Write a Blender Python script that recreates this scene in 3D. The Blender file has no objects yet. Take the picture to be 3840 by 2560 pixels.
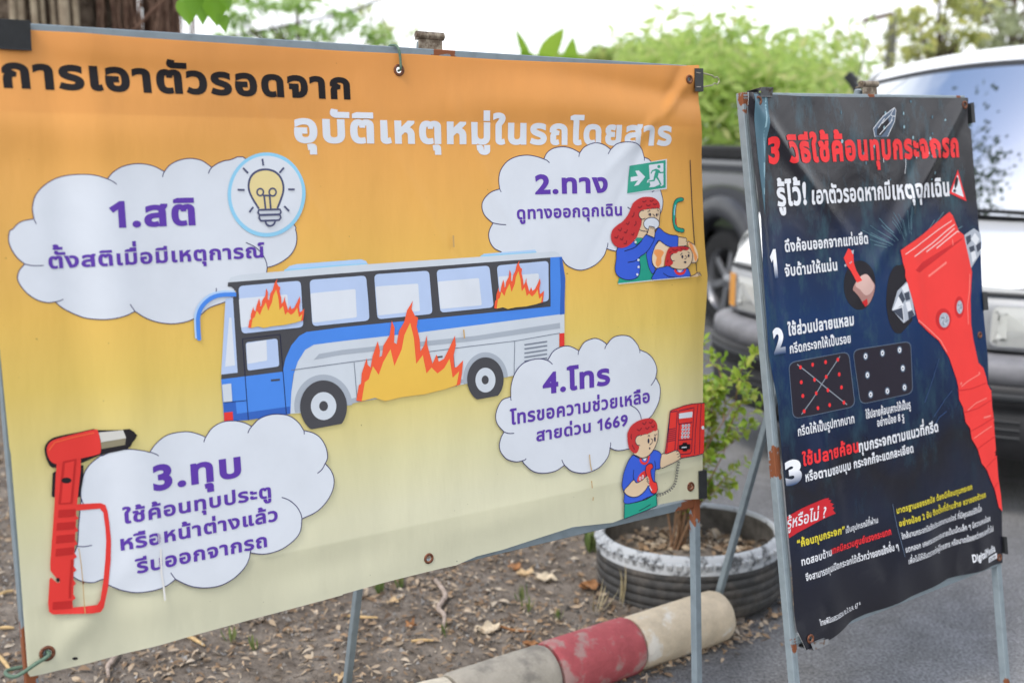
import bpy, math, random
import numpy as np
from mathutils import Vector, Matrix, noise
from mathutils.geometry import delaunay_2d_cdt
SC = bpy.context.scene
COL = SC.collection
R = math.radians
random.seed(7); RNG = np.random.default_rng(7)

# ------------------------------------------------------------------ camera
CAMH, FPX, PITCH = 1.45, 4200.0, 0.1836
cam = bpy.data.cameras.new('camera'); CAM = bpy.data.objects.new('camera', cam); COL.objects.link(CAM)
CAM.location = (0, 0, CAMH); CAM.rotation_euler = (R(90) - PITCH, 0, 0)
cam.sensor_width = 36; cam.lens = 36 * FPX / 3840; cam.clip_start = .05; cam.clip_end = 2000
cam.dof.use_dof = True; cam.dof.focus_distance = 2.2; cam.dof.aperture_fstop = 2.8
SC.camera = CAM
# ------------------------------------------------------------------ sky and sun
SUN_EL, SUN_AZ = R(58), R(215)          # azimuth measured clockwise from +Y
world = bpy.data.worlds.new('World'); SC.world = world; world.use_nodes = True
nt = world.node_tree; nt.nodes.clear()
def N(tree, kind, **kw):
    n = tree.nodes.new(kind)
    for k, v in kw.items(): setattr(n, k, v)
    return n
sky = N(nt, 'ShaderNodeTexSky', sky_type='NISHITA', sun_disc=False, sun_elevation=SUN_EL, sun_rotation=SUN_AZ, air_density=1.0, dust_density=1.5)
b1 = N(nt, 'ShaderNodeBackground'); b1.inputs['Strength'].default_value = .15
b2 = N(nt, 'ShaderNodeBackground'); b2.inputs['Color'].default_value = (.94, .965, 1, 1); b2.inputs['Strength'].default_value = 1.0
tc = N(nt, 'ShaderNodeTexCoord'); nz = N(nt, 'ShaderNodeTexNoise'); nz.inputs['Scale'].default_value = 3.2; nz.inputs['Detail'].default_value = 7; nz.inputs['Roughness'].default_value = .55
sep = N(nt, 'ShaderNodeSeparateXYZ')
ma = N(nt, 'ShaderNodeMath', operation='MULTIPLY_ADD'); ma.inputs[1].default_value = -1.5; ma.inputs[2].default_value = 1.35   # low sky is all cloud, zenith opens to blue
ad = N(nt, 'ShaderNodeMath', operation='ADD'); ad.use_clamp = False
mr = N(nt, 'ShaderNodeMapRange'); mr.inputs['From Min'].default_value = .60; mr.inputs['From Max'].default_value = 1.0; mr.clamp = True
mx = N(nt, 'ShaderNodeMixShader'); out = N(nt, 'ShaderNodeOutputWorld')
L = nt.links.new
L(tc.outputs['Generated'], nz.inputs['Vector']); L(tc.outputs['Generated'], sep.inputs[0]); L(sep.outputs['Z'], ma.inputs[0])
L(ma.outputs[0], ad.inputs[0]); L(nz.outputs['Fac'], ad.inputs[1]); L(ad.outputs[0], mr.inputs['Value']); L(mr.outputs[0], mx.inputs['Fac'])
L(sky.outputs[0], b1.inputs['Color']); L(b1.outputs[0], mx.inputs[1]); L(b2.outputs[0], mx.inputs[2]); L(mx.outputs[0], out.inputs['Surface'])
sun = bpy.data.lights.new('sun', 'SUN'); sun.energy = 1.1; sun.angle = R(14); sun.color = (1, .96, .9)
SUN = bpy.data.objects.new('sun', sun); COL.objects.link(SUN)
SUN.rotation_euler = (R(90) - SUN_EL, 0, -SUN_AZ + math.pi) if False else Vector((-math.sin(SUN_AZ) * math.cos(SUN_EL), -math.cos(SUN_AZ) * math.cos(SUN_EL), -math.sin(SUN_EL))).to_track_quat('-Z', 'Y').to_euler()
SC.view_settings.view_transform = 'Standard'; SC.view_settings.look = 'None'; SC.view_settings.gamma = 1; SC.view_settings.exposure = 0.88
SC.cycles.max_bounces = 8; SC.cycles.transparent_max_bounces = 12
try: SC.cycles.use_denoising = True
except Exception: pass

# ------------------------------------------------------------------ helpers
CS, SN = math.cos(PITCH), math.sin(PITCH)
EYE = Vector((0, 0, CAMH))
def ray(px, py):
    x = (px - 1920) / FPX; y = (py - 1280) / FPX
    return Vector((x, CS - SN * y, -SN - CS * y))
def at_z(px, py, z=0.0):
    d = ray(px, py); return EYE + d * ((z - CAMH) / d.z)
def at_y(px, py, Y):
    d = ray(px, py); return EYE + d * (Y / d.y)
def lin(c):
    c = c / 255.0
    return c / 12.92 if c <= .04045 else ((c + .055) / 1.055) ** 2.4
def rgb(r, g, b, k=1.0): return (min(lin(r) * k, .95), min(lin(g) * k, .95), min(lin(b) * k, .95), 1)

LOC = {}
def tag(o, label=None, cat=None, group=None, kind=None):
    if label: o['label'] = label
    if cat: o['category'] = cat
    if group: o['group'] = group
    if kind: o['kind'] = kind
    return o
def thing(name, label, cat, loc=(0, 0, 0), group=None):
    o = bpy.data.objects.new(name, None); COL.objects.link(o); o.empty_display_size = .1
    o.location = loc; LOC[o] = Vector(loc); return tag(o, label, cat, group)
def mesh_obj(name, V, F, mats, parent=None, midx=None, smooth=False, normals=None, uv=None, origin=None):
    """V in world coordinates; the object's origin is its parent's (or `origin`)."""
    V = np.asarray(V, float).reshape(-1, 3)
    off = LOC[parent] if parent is not None else Vector(origin if origin is not None else (0, 0, 0))
    me = bpy.data.meshes.new(name)
    me.from_pydata((V - np.array(off)).tolist(), [], [list(f) for f in F])
    for m in (mats if isinstance(mats, (list, tuple)) else [mats]): me.materials.append(m)
    if midx is not None: me.polygons.foreach_set('material_index', np.asarray(midx, np.int32))
    if smooth is True: me.polygons.foreach_set('use_smooth', np.ones(len(me.polygons), bool))
    elif smooth is not False: me.polygons.foreach_set('use_smooth', np.asarray(smooth, bool))
    if uv is not None:
        lay = me.uv_layers.new(name='UVMap'); vi = np.empty(len(me.loops), np.int32); me.loops.foreach_get('vertex_index', vi)
        lay.data.foreach_set('uv', np.asarray(uv, np.float32)[vi].ravel())
    me.update()
    if normals is not None: me.normals_split_custom_set_from_vertices(np.asarray(normals, np.float32).tolist())
    o = bpy.data.objects.new(name, me); COL.objects.link(o)
    if parent is not None: o.parent = parent; LOC[o] = LOC[parent]
    else: o.location = off; LOC[o] = Vector(off)
    return o
class MB:
    def __init__(s): s.V = []; s.F = []; s.M = []; s.S = []
    def add(s, V, F, m=0, smooth=False):
        o = len(s.V); s.V.extend([tuple(v) for v in V]); s.F.extend([[i + o for i in f] for f in F]); s.M += [m] * len(F); s.S += [smooth] * len(F); return s
    def box(s, c, ax, ay, az, m=0, bev=0):
        """c centre, ax ay az half-extent vectors"""
        c, ax, ay, az = map(Vector, (c, ax, ay, az))
        if bev:
            lx, ly, lz = ax.length, ay.length, az.length; ux, uy, uz = ax / lx, ay / ly, az / lz
            b = min(bev, lx * .9, ly * .9, lz * .9)
            V = []; idx = {}
            for sx in (-1, 1):
                for sy in (-1, 1):
                    for sz in (-1, 1):
                        P = [(lx - b, ly - b, lz), (lx - b, ly, lz - b), (lx, ly - b, lz - b)]
                        for k, p in enumerate(P): idx[sx, sy, sz, k] = len(V); V.append(c + ux * p[0] * sx + uy * p[1] * sy + uz * p[2] * sz)
            i = idx; F = []
            for a in (-1, 1):
                F.append([i[-1, -1, a, 0], i[1, -1, a, 0], i[1, 1, a, 0], i[-1, 1, a, 0]])
                F.append([i[-1, a, -1, 1], i[1, a, -1, 1], i[1, a, 1, 1], i[-1, a, 1, 1]])
                F.append([i[a, -1, -1, 2], i[a, 1, -1, 2], i[a, 1, 1, 2], i[a, -1, 1, 2]])
                for e in (-1, 1):
                    F.append([i[-1, a, e, 0], i[1, a, e, 0], i[1, a, e, 1], i[-1, a, e, 1]])
                    F.append([i[a, -1, e, 0], i[a, 1, e, 0], i[a, 1, e, 2], i[a, -1, e, 2]])
                    F.append([i[a, e, -1, 1], i[a, e, 1, 1], i[a, e, 1, 2], i[a, e, -1, 2]])
                    for g in (-1, 1): F.append([i[a, e, g, 0], i[a, e, g, 1], i[a, e, g, 2]])
            cc = c
            G = []
            for f in F:
                P = [V[k] for k in f]; n = (P[1] - P[0]).cross(P[2] - P[0]); m_ = sum(P, Vector()) / len(P) - cc
                G.append(f if n.dot(m_) > 0 else f[::-1])
            return s.add(V, G, m)
        V = [c + ax * i + ay * j + az * k for i in (-1, 1) for j in (-1, 1) for k in (-1, 1)]
        F = [[0, 1, 3, 2], [4, 6, 7, 5], [0, 4, 5, 1], [2, 3, 7, 6], [0, 2, 6, 4], [1, 5, 7, 3]]
        if ax.cross(ay).dot(az) < 0: F = [f[::-1] for f in F]
        return s.add(V, F, m)
    def tube(s, path, r, n=8, m=0, cap=True, smooth=True, closed=False):
        P = [Vector(p) for p in path]; k = len(P); rr = r if hasattr(r, '__len__') else [r] * k
        V = []; F = []; prev = None
        for i, p in enumerate(P):
            if closed: t = P[(i + 1) % k] - P[i - 1]
            else: t = P[min(i + 1, k - 1)] - P[max(i - 1, 0)]
            t = t.normalized() if t.length > 1e-9 else Vector((0, 0, 1))
            if prev is None: a = t.orthogonal().normalized()
            else:
                a = prev - t * prev.dot(t)
                a = a.normalized() if a.length > 1e-6 else t.orthogonal().normalized()
            prev = a; b = t.cross(a)
            for j in range(n):
                w = 2 * math.pi * j / n; V.append(p + (a * math.cos(w) + b * math.sin(w)) * rr[i])
        for i in range(k if closed else k - 1):
            for j in range(n):
                i2 = (i + 1) % k
                F.append([i * n + j, i * n + (j + 1) % n, i2 * n + (j + 1) % n, i2 * n + j])
        s.add(V, F, m, smooth)
        if cap and not closed:
            s.add(V[:n], [list(range(n))[::-1]], m); s.add(V[-n:], [list(range(n))], m)
        return s
    def loft(s, rings, m=0, smooth=True, closed=True, cap=False):
        n = len(rings[0]); V = [v for r in rings for v in r]; F = []
        for i in range(len(rings) - 1):
            for j in range(n if closed else n - 1):
                F.append([i * n + j, i * n + (j + 1) % n, (i + 1) * n + (j + 1) % n, (i + 1) * n + j])
        s.add(V, F, m, smooth)
        if cap: s.add(rings[0], [list(range(n))[::-1]], m); s.add(rings[-1], [list(range(n))], m)
        return s
    def lathe(s, c, axis, prof, n=32, m=0, smooth=True, closed_prof=False):
        """prof: list of (radius, along axis)"""
        axis = Vector(axis).normalized(); a = axis.orthogonal().normalized(); b = axis.cross(a); c = Vector(c)
        rings = []
        for i in range(n + 1):
            w = 2 * math.pi * i / n; d = a * math.cos(w) + b * math.sin(w)
            rings.append([c + d * r + axis * h for r, h in prof])
        return s.loft(rings, m, smooth, closed=closed_prof)
    def prism(s, poly, d, m=0):
        """poly: coplanar points, d: extrusion vector"""
        P = [Vector(p) for p in poly]; d = Vector(d); n = len(P); V = P + [p + d for p in P]
        F = [list(range(n))[::-1], list(range(n, 2 * n))] + [[i, (i + 1) % n, n + (i + 1) % n, n + i] for i in range(n)]
        return s.add(V, F, m)
    def build(s, name, mats, parent=None, origin=None, tr=None):
        V = s.V if tr is None else [tr @ Vector(v) for v in s.V]
        return mesh_obj(name, V, s.F, mats, parent, s.M, s.S, origin=origin)

# ------------------------------------------------------------------ materials
def material(name, col, rough=.6, spec=.4, metal=0.0, noise_amt=0.0, noise_scale=20, bump=0.0, bump_scale=60, coat=0.0, col2=None, trans=0.0, detail=4, lo=.4, hi=.6, dist=.01, grime=0.0, grime_scale=30):
    m = bpy.data.materials.new(name); m.use_nodes = True; t = m.node_tree; p = t.nodes['Principled BSDF']
    p.inputs['Base Color'].default_value = col; p.inputs['Roughness'].default_value = rough; p.inputs['Specular IOR Level'].default_value = spec; p.inputs['Metallic'].default_value = metal
    p.inputs['Coat Weight'].default_value = coat; p.inputs['Coat Roughness'].default_value = .05
    tcn = N(t, 'ShaderNodeTexCoord')
    if col2 is not None or noise_amt:
        nzn = N(t, 'ShaderNodeTexNoise'); nzn.inputs['Scale'].default_value = noise_scale; nzn.inputs['Detail'].default_value = detail; nzn.inputs['Roughness'].default_value = .6
        t.links.new(tcn.outputs['Object'], nzn.inputs['Vector'])
        mrn = N(t, 'ShaderNodeMapRange'); mrn.inputs['From Min'].default_value = lo; mrn.inputs['From Max'].default_value = hi
        t.links.new(nzn.outputs['Fac'], mrn.inputs['Value'])
        mxn = N(t, 'ShaderNodeMix', data_type='RGBA'); mxn.inputs['A'].default_value = col
        c2 = col2 if col2 is not None else tuple(c * (1 - noise_amt) for c in col[:3]) + (1,)
        mxn.inputs['B'].default_value = c2
        t.links.new(mrn.outputs[0], mxn.inputs['Factor']); t.links.new(mxn.outputs['Result'], p.inputs['Base Color'])
        m['mix'] = 1
    if bump:
        bn = N(t, 'ShaderNodeTexNoise'); bn.inputs['Scale'].default_value = bump_scale; bn.inputs['Detail'].default_value = 6
        t.links.new(tcn.outputs['Object'], bn.inputs['Vector'])
        bb = N(t, 'ShaderNodeBump'); bb.inputs['Strength'].default_value = bump; bb.inputs['Distance'].default_value = dist
        t.links.new(bn.outputs['Fac'], bb.inputs['Height']); t.links.new(bb.outputs[0], p.inputs['Normal'])
    if grime:
        gn = N(t, 'ShaderNodeTexNoise'); gn.inputs['Scale'].default_value = grime_scale; gn.inputs['Detail'].default_value = 9; gn.inputs['Roughness'].default_value = .72; t.links.new(tcn.outputs['Object'], gn.inputs['Vector'])
        gr = N(t, 'ShaderNodeMapRange'); gr.inputs['From Min'].default_value = .33; gr.inputs['From Max'].default_value = .58; gr.inputs['To Min'].default_value = 1 - grime; t.links.new(gn.outputs['Fac'], gr.inputs['Value'])
        gx = N(t, 'ShaderNodeMix', data_type='RGBA', blend_type='MULTIPLY'); gx.inputs['Factor'].default_value = 1; l = p.inputs['Base Color'].links
        if l: t.links.new(l[0].from_socket, gx.inputs['A'])
        else: gx.inputs['A'].default_value = col
        t.links.new(gr.outputs[0], gx.inputs['B']); t.links.new(gx.outputs['Result'], p.inputs['Base Color'])
    if trans:
        add_translucent(m, trans)
    return m
def add_translucent(m, w):
    t = m.node_tree; p = t.nodes['Principled BSDF']; o = t.nodes['Material Output']
    tr = N(t, 'ShaderNodeBsdfTranslucent'); ms = N(t, 'ShaderNodeMixShader'); ms.inputs[0].default_value = w
    l = p.inputs['Base Color'].links
    if l: t.links.new(l[0].from_socket, tr.inputs['Color'])
    else: tr.inputs['Color'].default_value = p.inputs['Base Color'].default_value
    t.links.new(p.outputs[0], ms.inputs[1]); t.links.new(tr.outputs[0], ms.inputs[2]); t.links.new(ms.outputs[0], o.inputs['Surface'])
def leaf_material(name, cols, trans=.4, rough=.5):
    m = bpy.data.materials.new(name); m.use_nodes = True; t = m.node_tree; p = t.nodes['Principled BSDF']; p.inputs['Roughness'].default_value = rough; p.inputs['Specular IOR Level'].default_value = .3
    g = N(t, 'ShaderNodeNewGeometry'); cr = N(t, 'ShaderNodeValToRGB'); e = cr.color_ramp.elements
    for i, c in enumerate(cols):
        pos = i / max(1, len(cols) - 1)
        if i < 2: e[i].position = pos; e[i].color = c
        else: q = e.new(pos); q.color = c
    e[0].position = 0; 
    for i, c in enumerate(cols): pass
    t.links.new(g.outputs['Random Per Island'], cr.inputs[0]); t.links.new(cr.outputs[0], p.inputs['Base Color'])
    if trans: add_translucent(m, trans)
    return m
# ------------------------------------------------------------------ flat print: sheets, polygons, strokes, Thai lettering
def winding(C, A, B):
    w = np.zeros(len(C), int); step = max(1, 4000000 // max(1, len(A)))
    for i in range(0, len(C), step):
        c = C[i:i + step]; x, y = c[:, 0:1], c[:, 1:2]
        cr = (B[:, 0] - A[:, 0]) * (y - A[:, 1]) - (x - A[:, 0]) * (B[:, 1] - A[:, 1])
        w[i:i + step] = (((A[:, 1] <= y) & (B[:, 1] > y) & (cr > 0)).sum(1) - ((A[:, 1] > y) & (B[:, 1] <= y) & (cr < 0)).sum(1))
    return w
def tri_fill(contours, grid=0.0, eps=1e-7):
    P = []; E = []; A = []; B = []
    for c in contours:
        c = np.asarray(c, float); o = len(P); k = len(c); P.extend(c.tolist()); E += [(o + i, o + (i + 1) % k) for i in range(k)]; A.append(c); B.append(np.roll(c, -1, 0))
    A = np.concatenate(A); B = np.concatenate(B); pts = np.array(P)
    if grid:
        lo, hi = pts.min(0), pts.max(0)
        gx = np.arange(math.floor(lo[0] / grid) + 1, math.ceil(hi[0] / grid)) * grid; gy = np.arange(math.floor(lo[1] / grid) + 1, math.ceil(hi[1] / grid)) * grid
        if len(gx) and len(gy):
            G = np.stack(np.meshgrid(gx, gy), -1).reshape(-1, 2); G = G[winding(G, A, B) != 0]; P.extend(G.tolist())
    r = delaunay_2d_cdt([Vector(p) for p in P], E, [], 0, eps)
    V = np.array([tuple(v) for v in r[0]]); F = np.array([f for f in r[2] if len(f) == 3], int)
    if not len(F): return V, F
    cen = V[F].mean(1); F = F[winding(cen, A, B) != 0]
    a = V[F[:, 1]] - V[F[:, 0]]; b = V[F[:, 2]] - V[F[:, 0]]; ar = a[:, 0] * b[:, 1] - a[:, 1] * b[:, 0]
    F[ar < 0] = F[ar < 0][:, ::-1]; F = F[np.abs(ar) > 1e-12]
    return V, F
FR = {'A': (0, 0, 1280 / 2334), 'B': (1280, 0, 1280 / 2334), 'C': (2560, 0, 1280 / 2334), 'D': (0, 850, 1280 / 2334), 'E': (1280, 850, 1280 / 2334), 'F': (2560, 850, 1280 / 2334),
      'G': (0, 1700, 1280 / 2334), 'H': (1280, 1700, 1280 / 2334), 'I': (2560, 1700, 1280 / 2334), 'J': (2200, 540, 480 / 1344), 'K': (2280, 1480, 400 / 1254), 'L': (2880, 1700, 960 / 2281),
      'M': (3140, 780, 700 / 900), 'N': (140, 1560, 560 / 1126), 'P': (0, 0, 1)}
def pts(fr, s):
    """'x,y x,y ...' read in one of the measuring frames -> photo pixels"""
    x0, y0, k = FR[fr]; a = np.array([[float(q) for q in p.split(',')] for p in s.split()])
    return a * k + (x0, y0)
def spline(P, sub=4, closed=False):
    P = np.asarray(P, float); n = len(P); o = []
    for i in range(n if closed else n - 1):
        p0 = P[(i - 1) % n] if closed or i > 0 else 2 * P[0] - P[1]
        p1, p2 = P[i], P[(i + 1) % n]
        p3 = P[(i + 2) % n] if closed or i + 2 < n else 2 * P[-1] - P[-2]
        for k in range(sub):
            t = k / sub; o.append(.5 * (2 * p1 + (p2 - p0) * t + (2 * p0 - 5 * p1 + 4 * p2 - p3) * t * t + (3 * p1 - p0 - 3 * p2 + p3) * t ** 3))
    if not closed: o.append(P[-1])
    return np.array(o)
def ell(fr, cx, cy, rx, ry, n=40):
    x0, y0, k = FR[fr]; w = np.arange(n) * 2 * np.pi / n
    return np.stack([cx + rx * np.cos(w), cy + ry * np.sin(w)], 1) * k + (x0, y0)
class Sheet:
    def __init__(s, O, ux, vd, disp):
        s.O = np.array(O, float); s.ux = np.array(ux, float); s.ux /= np.linalg.norm(s.ux); vd = np.array(vd, float); vd -= s.ux * vd.dot(s.ux); s.vd = vd / np.linalg.norm(vd)
        s.n = np.cross(s.vd, s.ux); s.n /= np.linalg.norm(s.n)
        if s.n[1] > 0: s.n = -s.n
        s.disp = disp; s.clip = None
    def uv(s, P):
        P = np.asarray(P, float).reshape(-1, 2); x = (P[:, 0] - 1920) / FPX; y = (P[:, 1] - 1280) / FPX
        D = np.stack([x, CS - SN * y, -SN - CS * y], 1); e = np.array(EYE)
        t = ((s.O - e) @ s.n) / (D @ s.n); X = e + D * t[:, None] - s.O
        return np.stack([X @ s.ux, X @ s.vd], 1)
    def pos(s, UV, lift=0.0):
        return s.O + UV[:, :1] * s.ux + UV[:, 1:] * s.vd + (s.disp(UV[:, 0], UV[:, 1]) + lift)[:, None] * s.n
    def nor(s, UV):
        e = 1e-3; u, v = UV[:, 0], UV[:, 1]
        hu = (s.disp(u + e, v) - s.disp(u - e, v)) / (2 * e); hv = (s.disp(u, v + e) - s.disp(u, v - e)) / (2 * e)
        n = s.n[None] - hu[:, None] * s.ux - hv[:, None] * s.vd
        return n / np.linalg.norm(n, axis=1)[:, None]
    def pt(s, px, py, lift=0.0):
        return Vector(s.pos(s.uv([(px, py)]), np.array([lift]))[0])
def dense_c(c, d=.008):
    o = []
    for a, b in zip(c, np.roll(c, -1, 0)):
        k = max(1, int(np.linalg.norm(b - a) / d)); o += [a + (b - a) * j / k for j in range(k)]
    return np.array(o)
class Art:
    """one printed drawing: shapes stacked on a sheet, built as one mesh"""
    def __init__(s, sheet, base=.0005, step=.00009): s.sh = sheet; s.was = ''; s.V = []; s.F = []; s.Nn = []; s.M = []; s.UV = []; s.mats = []; s.lift = base; s.step = step; s.n = 0
    def _put(s, UV, F, mat, lift):
        if not len(F): return
        if s.sh.clip is not None:
            cen = UV[F].mean(1); F = F[winding(cen, s.sh.clip, np.roll(s.sh.clip, -1, 0)) != 0]
            if not len(F): return
        if mat not in s.mats: s.mats.append(mat)
        lo, hi = UV.min(0), UV.max(0); nuv = (UV - lo) / np.maximum(hi - lo, 1e-6)
        s.V.append(s.sh.pos(UV, lift)); s.Nn.append(s.sh.nor(UV)); s.UV.append(nuv); s.F.append(F + s.n); s.M += [s.mats.index(mat)] * len(F); s.n += len(UV)
    def fill(s, mat, *polys, uvspace=False, level=True):
        cs = [np.asarray(p) if uvspace else s.sh.uv(p) for p in polys]
        out = []
        for i, c in enumerate(cs):
            a = .5 * np.sum(c[:, 0] * np.roll(c[:, 1], -1) - np.roll(c[:, 0], -1) * c[:, 1]); out.append(c if a > 0 else c[::-1])
        s.lift += s.step if level else 0
        s.was = 'f'
        V, F = tri_fill([dense_c(c) for c in out], .007); s._put(V, F, mat, np.full(len(V), s.lift)); return s
    def holed(s, mat, outer, *holes):
        def ori(c, sg):
            a = .5 * np.sum(c[:, 0] * np.roll(c[:, 1], -1) - np.roll(c[:, 0], -1) * c[:, 1]); return c if a * sg > 0 else c[::-1]
        cs = [ori(s.sh.uv(outer), 1)] + [ori(s.sh.uv(h), -1) for h in holes]
        s.lift += s.step; V, F = tri_fill([dense_c(c) for c in cs], .007); s._put(V, F, mat, np.full(len(V), s.lift)); return s
    def stroke(s, mat, P, w, closed=False, rise=0.0, level=False):
        """polyline in photo pixels, width in photo pixels at its middle"""
        P = np.asarray(P, float); m = P[len(P) // 2]; ws = np.linalg.norm(np.diff(s.sh.uv([m, m + (0, 10)]), axis=0)) / 10 * w * .5
        U = s.sh.uv(P); Q = []
        for i in range(len(U) if closed else len(U) - 1):
            a_, b_ = U[i], U[(i + 1) % len(U)]; nn_ = max(1, int(np.linalg.norm(b_ - a_) / .005)); Q += [a_ + (b_ - a_) * j / nn_ for j in range(nn_)]
        U = np.array(Q if closed else Q + [U[-1]]); k = len(U)
        if closed: T = np.roll(U, -1, 0) - np.roll(U, 1, 0)
        else: T = np.concatenate([[U[1] - U[0]], U[2:] - U[:-2], [U[-1] - U[-2]]])
        T /= np.maximum(np.linalg.norm(T, axis=1), 1e-9)[:, None]; Q = np.stack([-T[:, 1], T[:, 0]], 1) * ws
        V = np.concatenate([U + Q, U - Q]); F = []
        for i in range(k if closed else k - 1):
            j = (i + 1) % k; F += [[i, k + i, k + j], [i, k + j, j]]
        if level: s.lift += s.step
        s.lift += .00005 if s.was != 's' else .00001
        s.was = 's'
        F = np.array(F); a = V[F[:, 1]] - V[F[:, 0]]; b = V[F[:, 2]] - V[F[:, 0]]; F[(a[:, 0] * b[:, 1] - a[:, 1] * b[:, 0]) < 0] = F[(a[:, 0] * b[:, 1] - a[:, 1] * b[:, 0]) < 0][:, ::-1]
        li = s.lift + rise * np.concatenate([np.arange(k), np.arange(k)]) / k
        s._put(V, F, mat, li); return s
    def text(s, mat, string, p0, p1, hpx, bold=.03, level=True, slant=0.0):
        V, F, W, Hc, Lf = layout(string, bold)
        u = s.sh.uv([p0, p1]); v = u[:, 1].mean(); m = (np.asarray(p0, float) + np.asarray(p1, float)) / 2
        hh = s.sh.uv([m, m - (0, hpx)]); S = abs(hh[0, 1] - hh[1, 1]) / Hc
        UV = np.stack([u[0, 0] + (u[1, 0] - u[0, 0]) * V[:, 0] / W + slant * V[:, 1] * S, v - V[:, 1] * S], 1)
        if level: s.lift += s.step
        F = F[:, ::-1]
        s._put(UV, F, mat, s.lift + Lf); return s
    def build(s, name, parent, label=None):
        if not s.V: return None
        F = np.concatenate(s.F)
        V = np.concatenate(s.V); Nn = np.concatenate(s.Nn)
        a = np.cross(V[F[:, 1]] - V[F[:, 0]], V[F[:, 2]] - V[F[:, 0]]); fl = (a @ s.sh.n) < 0; F[fl] = F[fl][:, ::-1]
        o = mesh_obj(name, V, F.tolist(), s.mats, parent, s.M, True, Nn, np.concatenate(s.UV))
        if label: o['label'] = label
        return o
# --- lettering from Blender's own font
GL = {}
def _curve(ch):
    c = bpy.data.curves.new('glyph', 'FONT'); c.body = ch; o = bpy.data.objects.new('glyph', c); COL.objects.link(o)
    dg = bpy.context.evaluated_depsgraph_get(); k = o.evaluated_get(dg).to_curve(dg); res = []
    for sp in k.splines:
        B = sp.bezier_points; n = len(B); P = []
        for i in range(n):
            a, b = B[i], B[(i + 1) % n]; p0, p1, p2, p3 = (np.array(q[:2]) for q in (a.co, a.handle_right, b.handle_left, b.co))
            ch_ = np.linalg.norm(p3 - p0); dev = np.linalg.norm(p1 - (p0 * 2 + p3) / 3) + np.linalg.norm(p2 - (p0 + p3 * 2) / 3)
            st = 1 if dev < .004 else (3 if dev < .03 else 5)
            for t in np.arange(st) / st: P.append((1 - t) ** 3 * p0 + 3 * (1 - t) ** 2 * t * p1 + 3 * (1 - t) * t * t * p2 + t ** 3 * p3)
        P = np.array(P)
        if len(P) > 2: keep = np.linalg.norm(P - np.roll(P, 1, 0), axis=1) > 1e-4; P = P[keep]
        if len(P) > 2: res.append(P)
    o.evaluated_get(dg).to_curve_clear(); bpy.data.objects.remove(o); bpy.data.curves.remove(c); return res
def outlines(ch):
    if ch == '1' and ch not in GL:      # the signs' 1 has a flag and no foot
        GL[ch] = ([np.array([(.30, 0), (.215, 0), (.215, .56), (.07, .455), (.025, .525), (.235, .685), (.30, .685)])], .42)
    if ch not in GL:
        mine = _curve(ch) if ch != ' ' else []
        dot = GL.setdefault('_dot', _curve('.')[0][:, 0].min() if '_dot' not in GL else GL['_dot'])
        both = _curve(ch + '.'); adv = max(c[:, 0].max() for c in both)
        w = max(c[:, 0].max() for c in _curve('.'))
        adv = [c for c in both][-1][:, 0].min() - dot
        GL[ch] = (mine, adv)
    return GL[ch]
TRI = {}
def glyph(ch, bold):
    if (ch, bold) not in TRI:
        cs, adv = outlines(ch); out = []
        ars = [np.sum(P[:, 0] * np.roll(P[:, 1], -1) - np.roll(P[:, 0], -1) * P[:, 1]) for P in cs]
        sg = 1.0 if not ars or max(ars, key=abs) > 0 else -1.0
        for P in cs:
            a = .5 * np.sum(P[:, 0] * np.roll(P[:, 1], -1) - np.roll(P[:, 0], -1) * P[:, 1])
            t1 = P - np.roll(P, 1, 0); t2 = np.roll(P, -1, 0) - P
            t1 /= np.linalg.norm(t1, axis=1)[:, None] + 1e-12; t2 /= np.linalg.norm(t2, axis=1)[:, None] + 1e-12
            n1 = np.stack([t1[:, 1], -t1[:, 0]], 1); n2 = np.stack([t2[:, 1], -t2[:, 0]], 1); m = n1 + n2
            q = np.maximum((m * n1).sum(1), .45)[:, None]; out.append(P + m / q * bold * sg)
        if out: V, F = tri_fill(out, .16, 1e-6)
        else: V, F = np.zeros((0, 2)), np.zeros((0, 3), int)
        TRI[ch, bold] = (V, F, adv)
    return TRI[ch, bold]
def init_font():
    GL['hc'] = max(P[:, 1].max() for P in outlines('อ')[0])
UPPER = 'ัิีึื็'; TONE = '่้๊๋์'; LOWER = 'ุู'
def layout(string, bold):
    if 'hc' not in GL: init_font()
    x = 0; Vs = []; Fs = []; Ls = []; n = 0
    tr = bold * 1.6
    for i, ch in enumerate(string):
        V, F, adv = glyph(ch, bold); dy = 0; dx = 0
        if ch in TONE:
            prev = string[i - 1] if i else ''; pp = string[i - 2] if i > 1 else ''
            if prev in UPPER: dy = .235 + bold * 1.6
            base = pp if prev in UPPER + LOWER else prev
            if base in 'ปฝฟ': dx = -.12
        elif ch in UPPER:
            if string[i - 1] in 'ปฝฟ': dx = -.12
        mark = ch in UPPER + TONE + LOWER
        if mark and dy == 0: dy = bold * (.9 if ch not in LOWER else -.9)
        if len(F):
            W = V + (x + dx - (tr if mark else 0), dy); Vs.append(W); Fs.append(F + n); n += len(W); Ls.append(np.full(len(W), 3e-5 * (i % 2) + (4e-5 if mark else 0)))
        if not mark: x += adv + tr
        elif adv > .02: x += 0
    V = np.concatenate(Vs); F = np.concatenate(Fs); lo = V[:, 0].min(); V[:, 0] -= lo
    return V, F, V[:, 0].max(), GL['hc'] + 2 * bold, np.concatenate(Ls)
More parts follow.
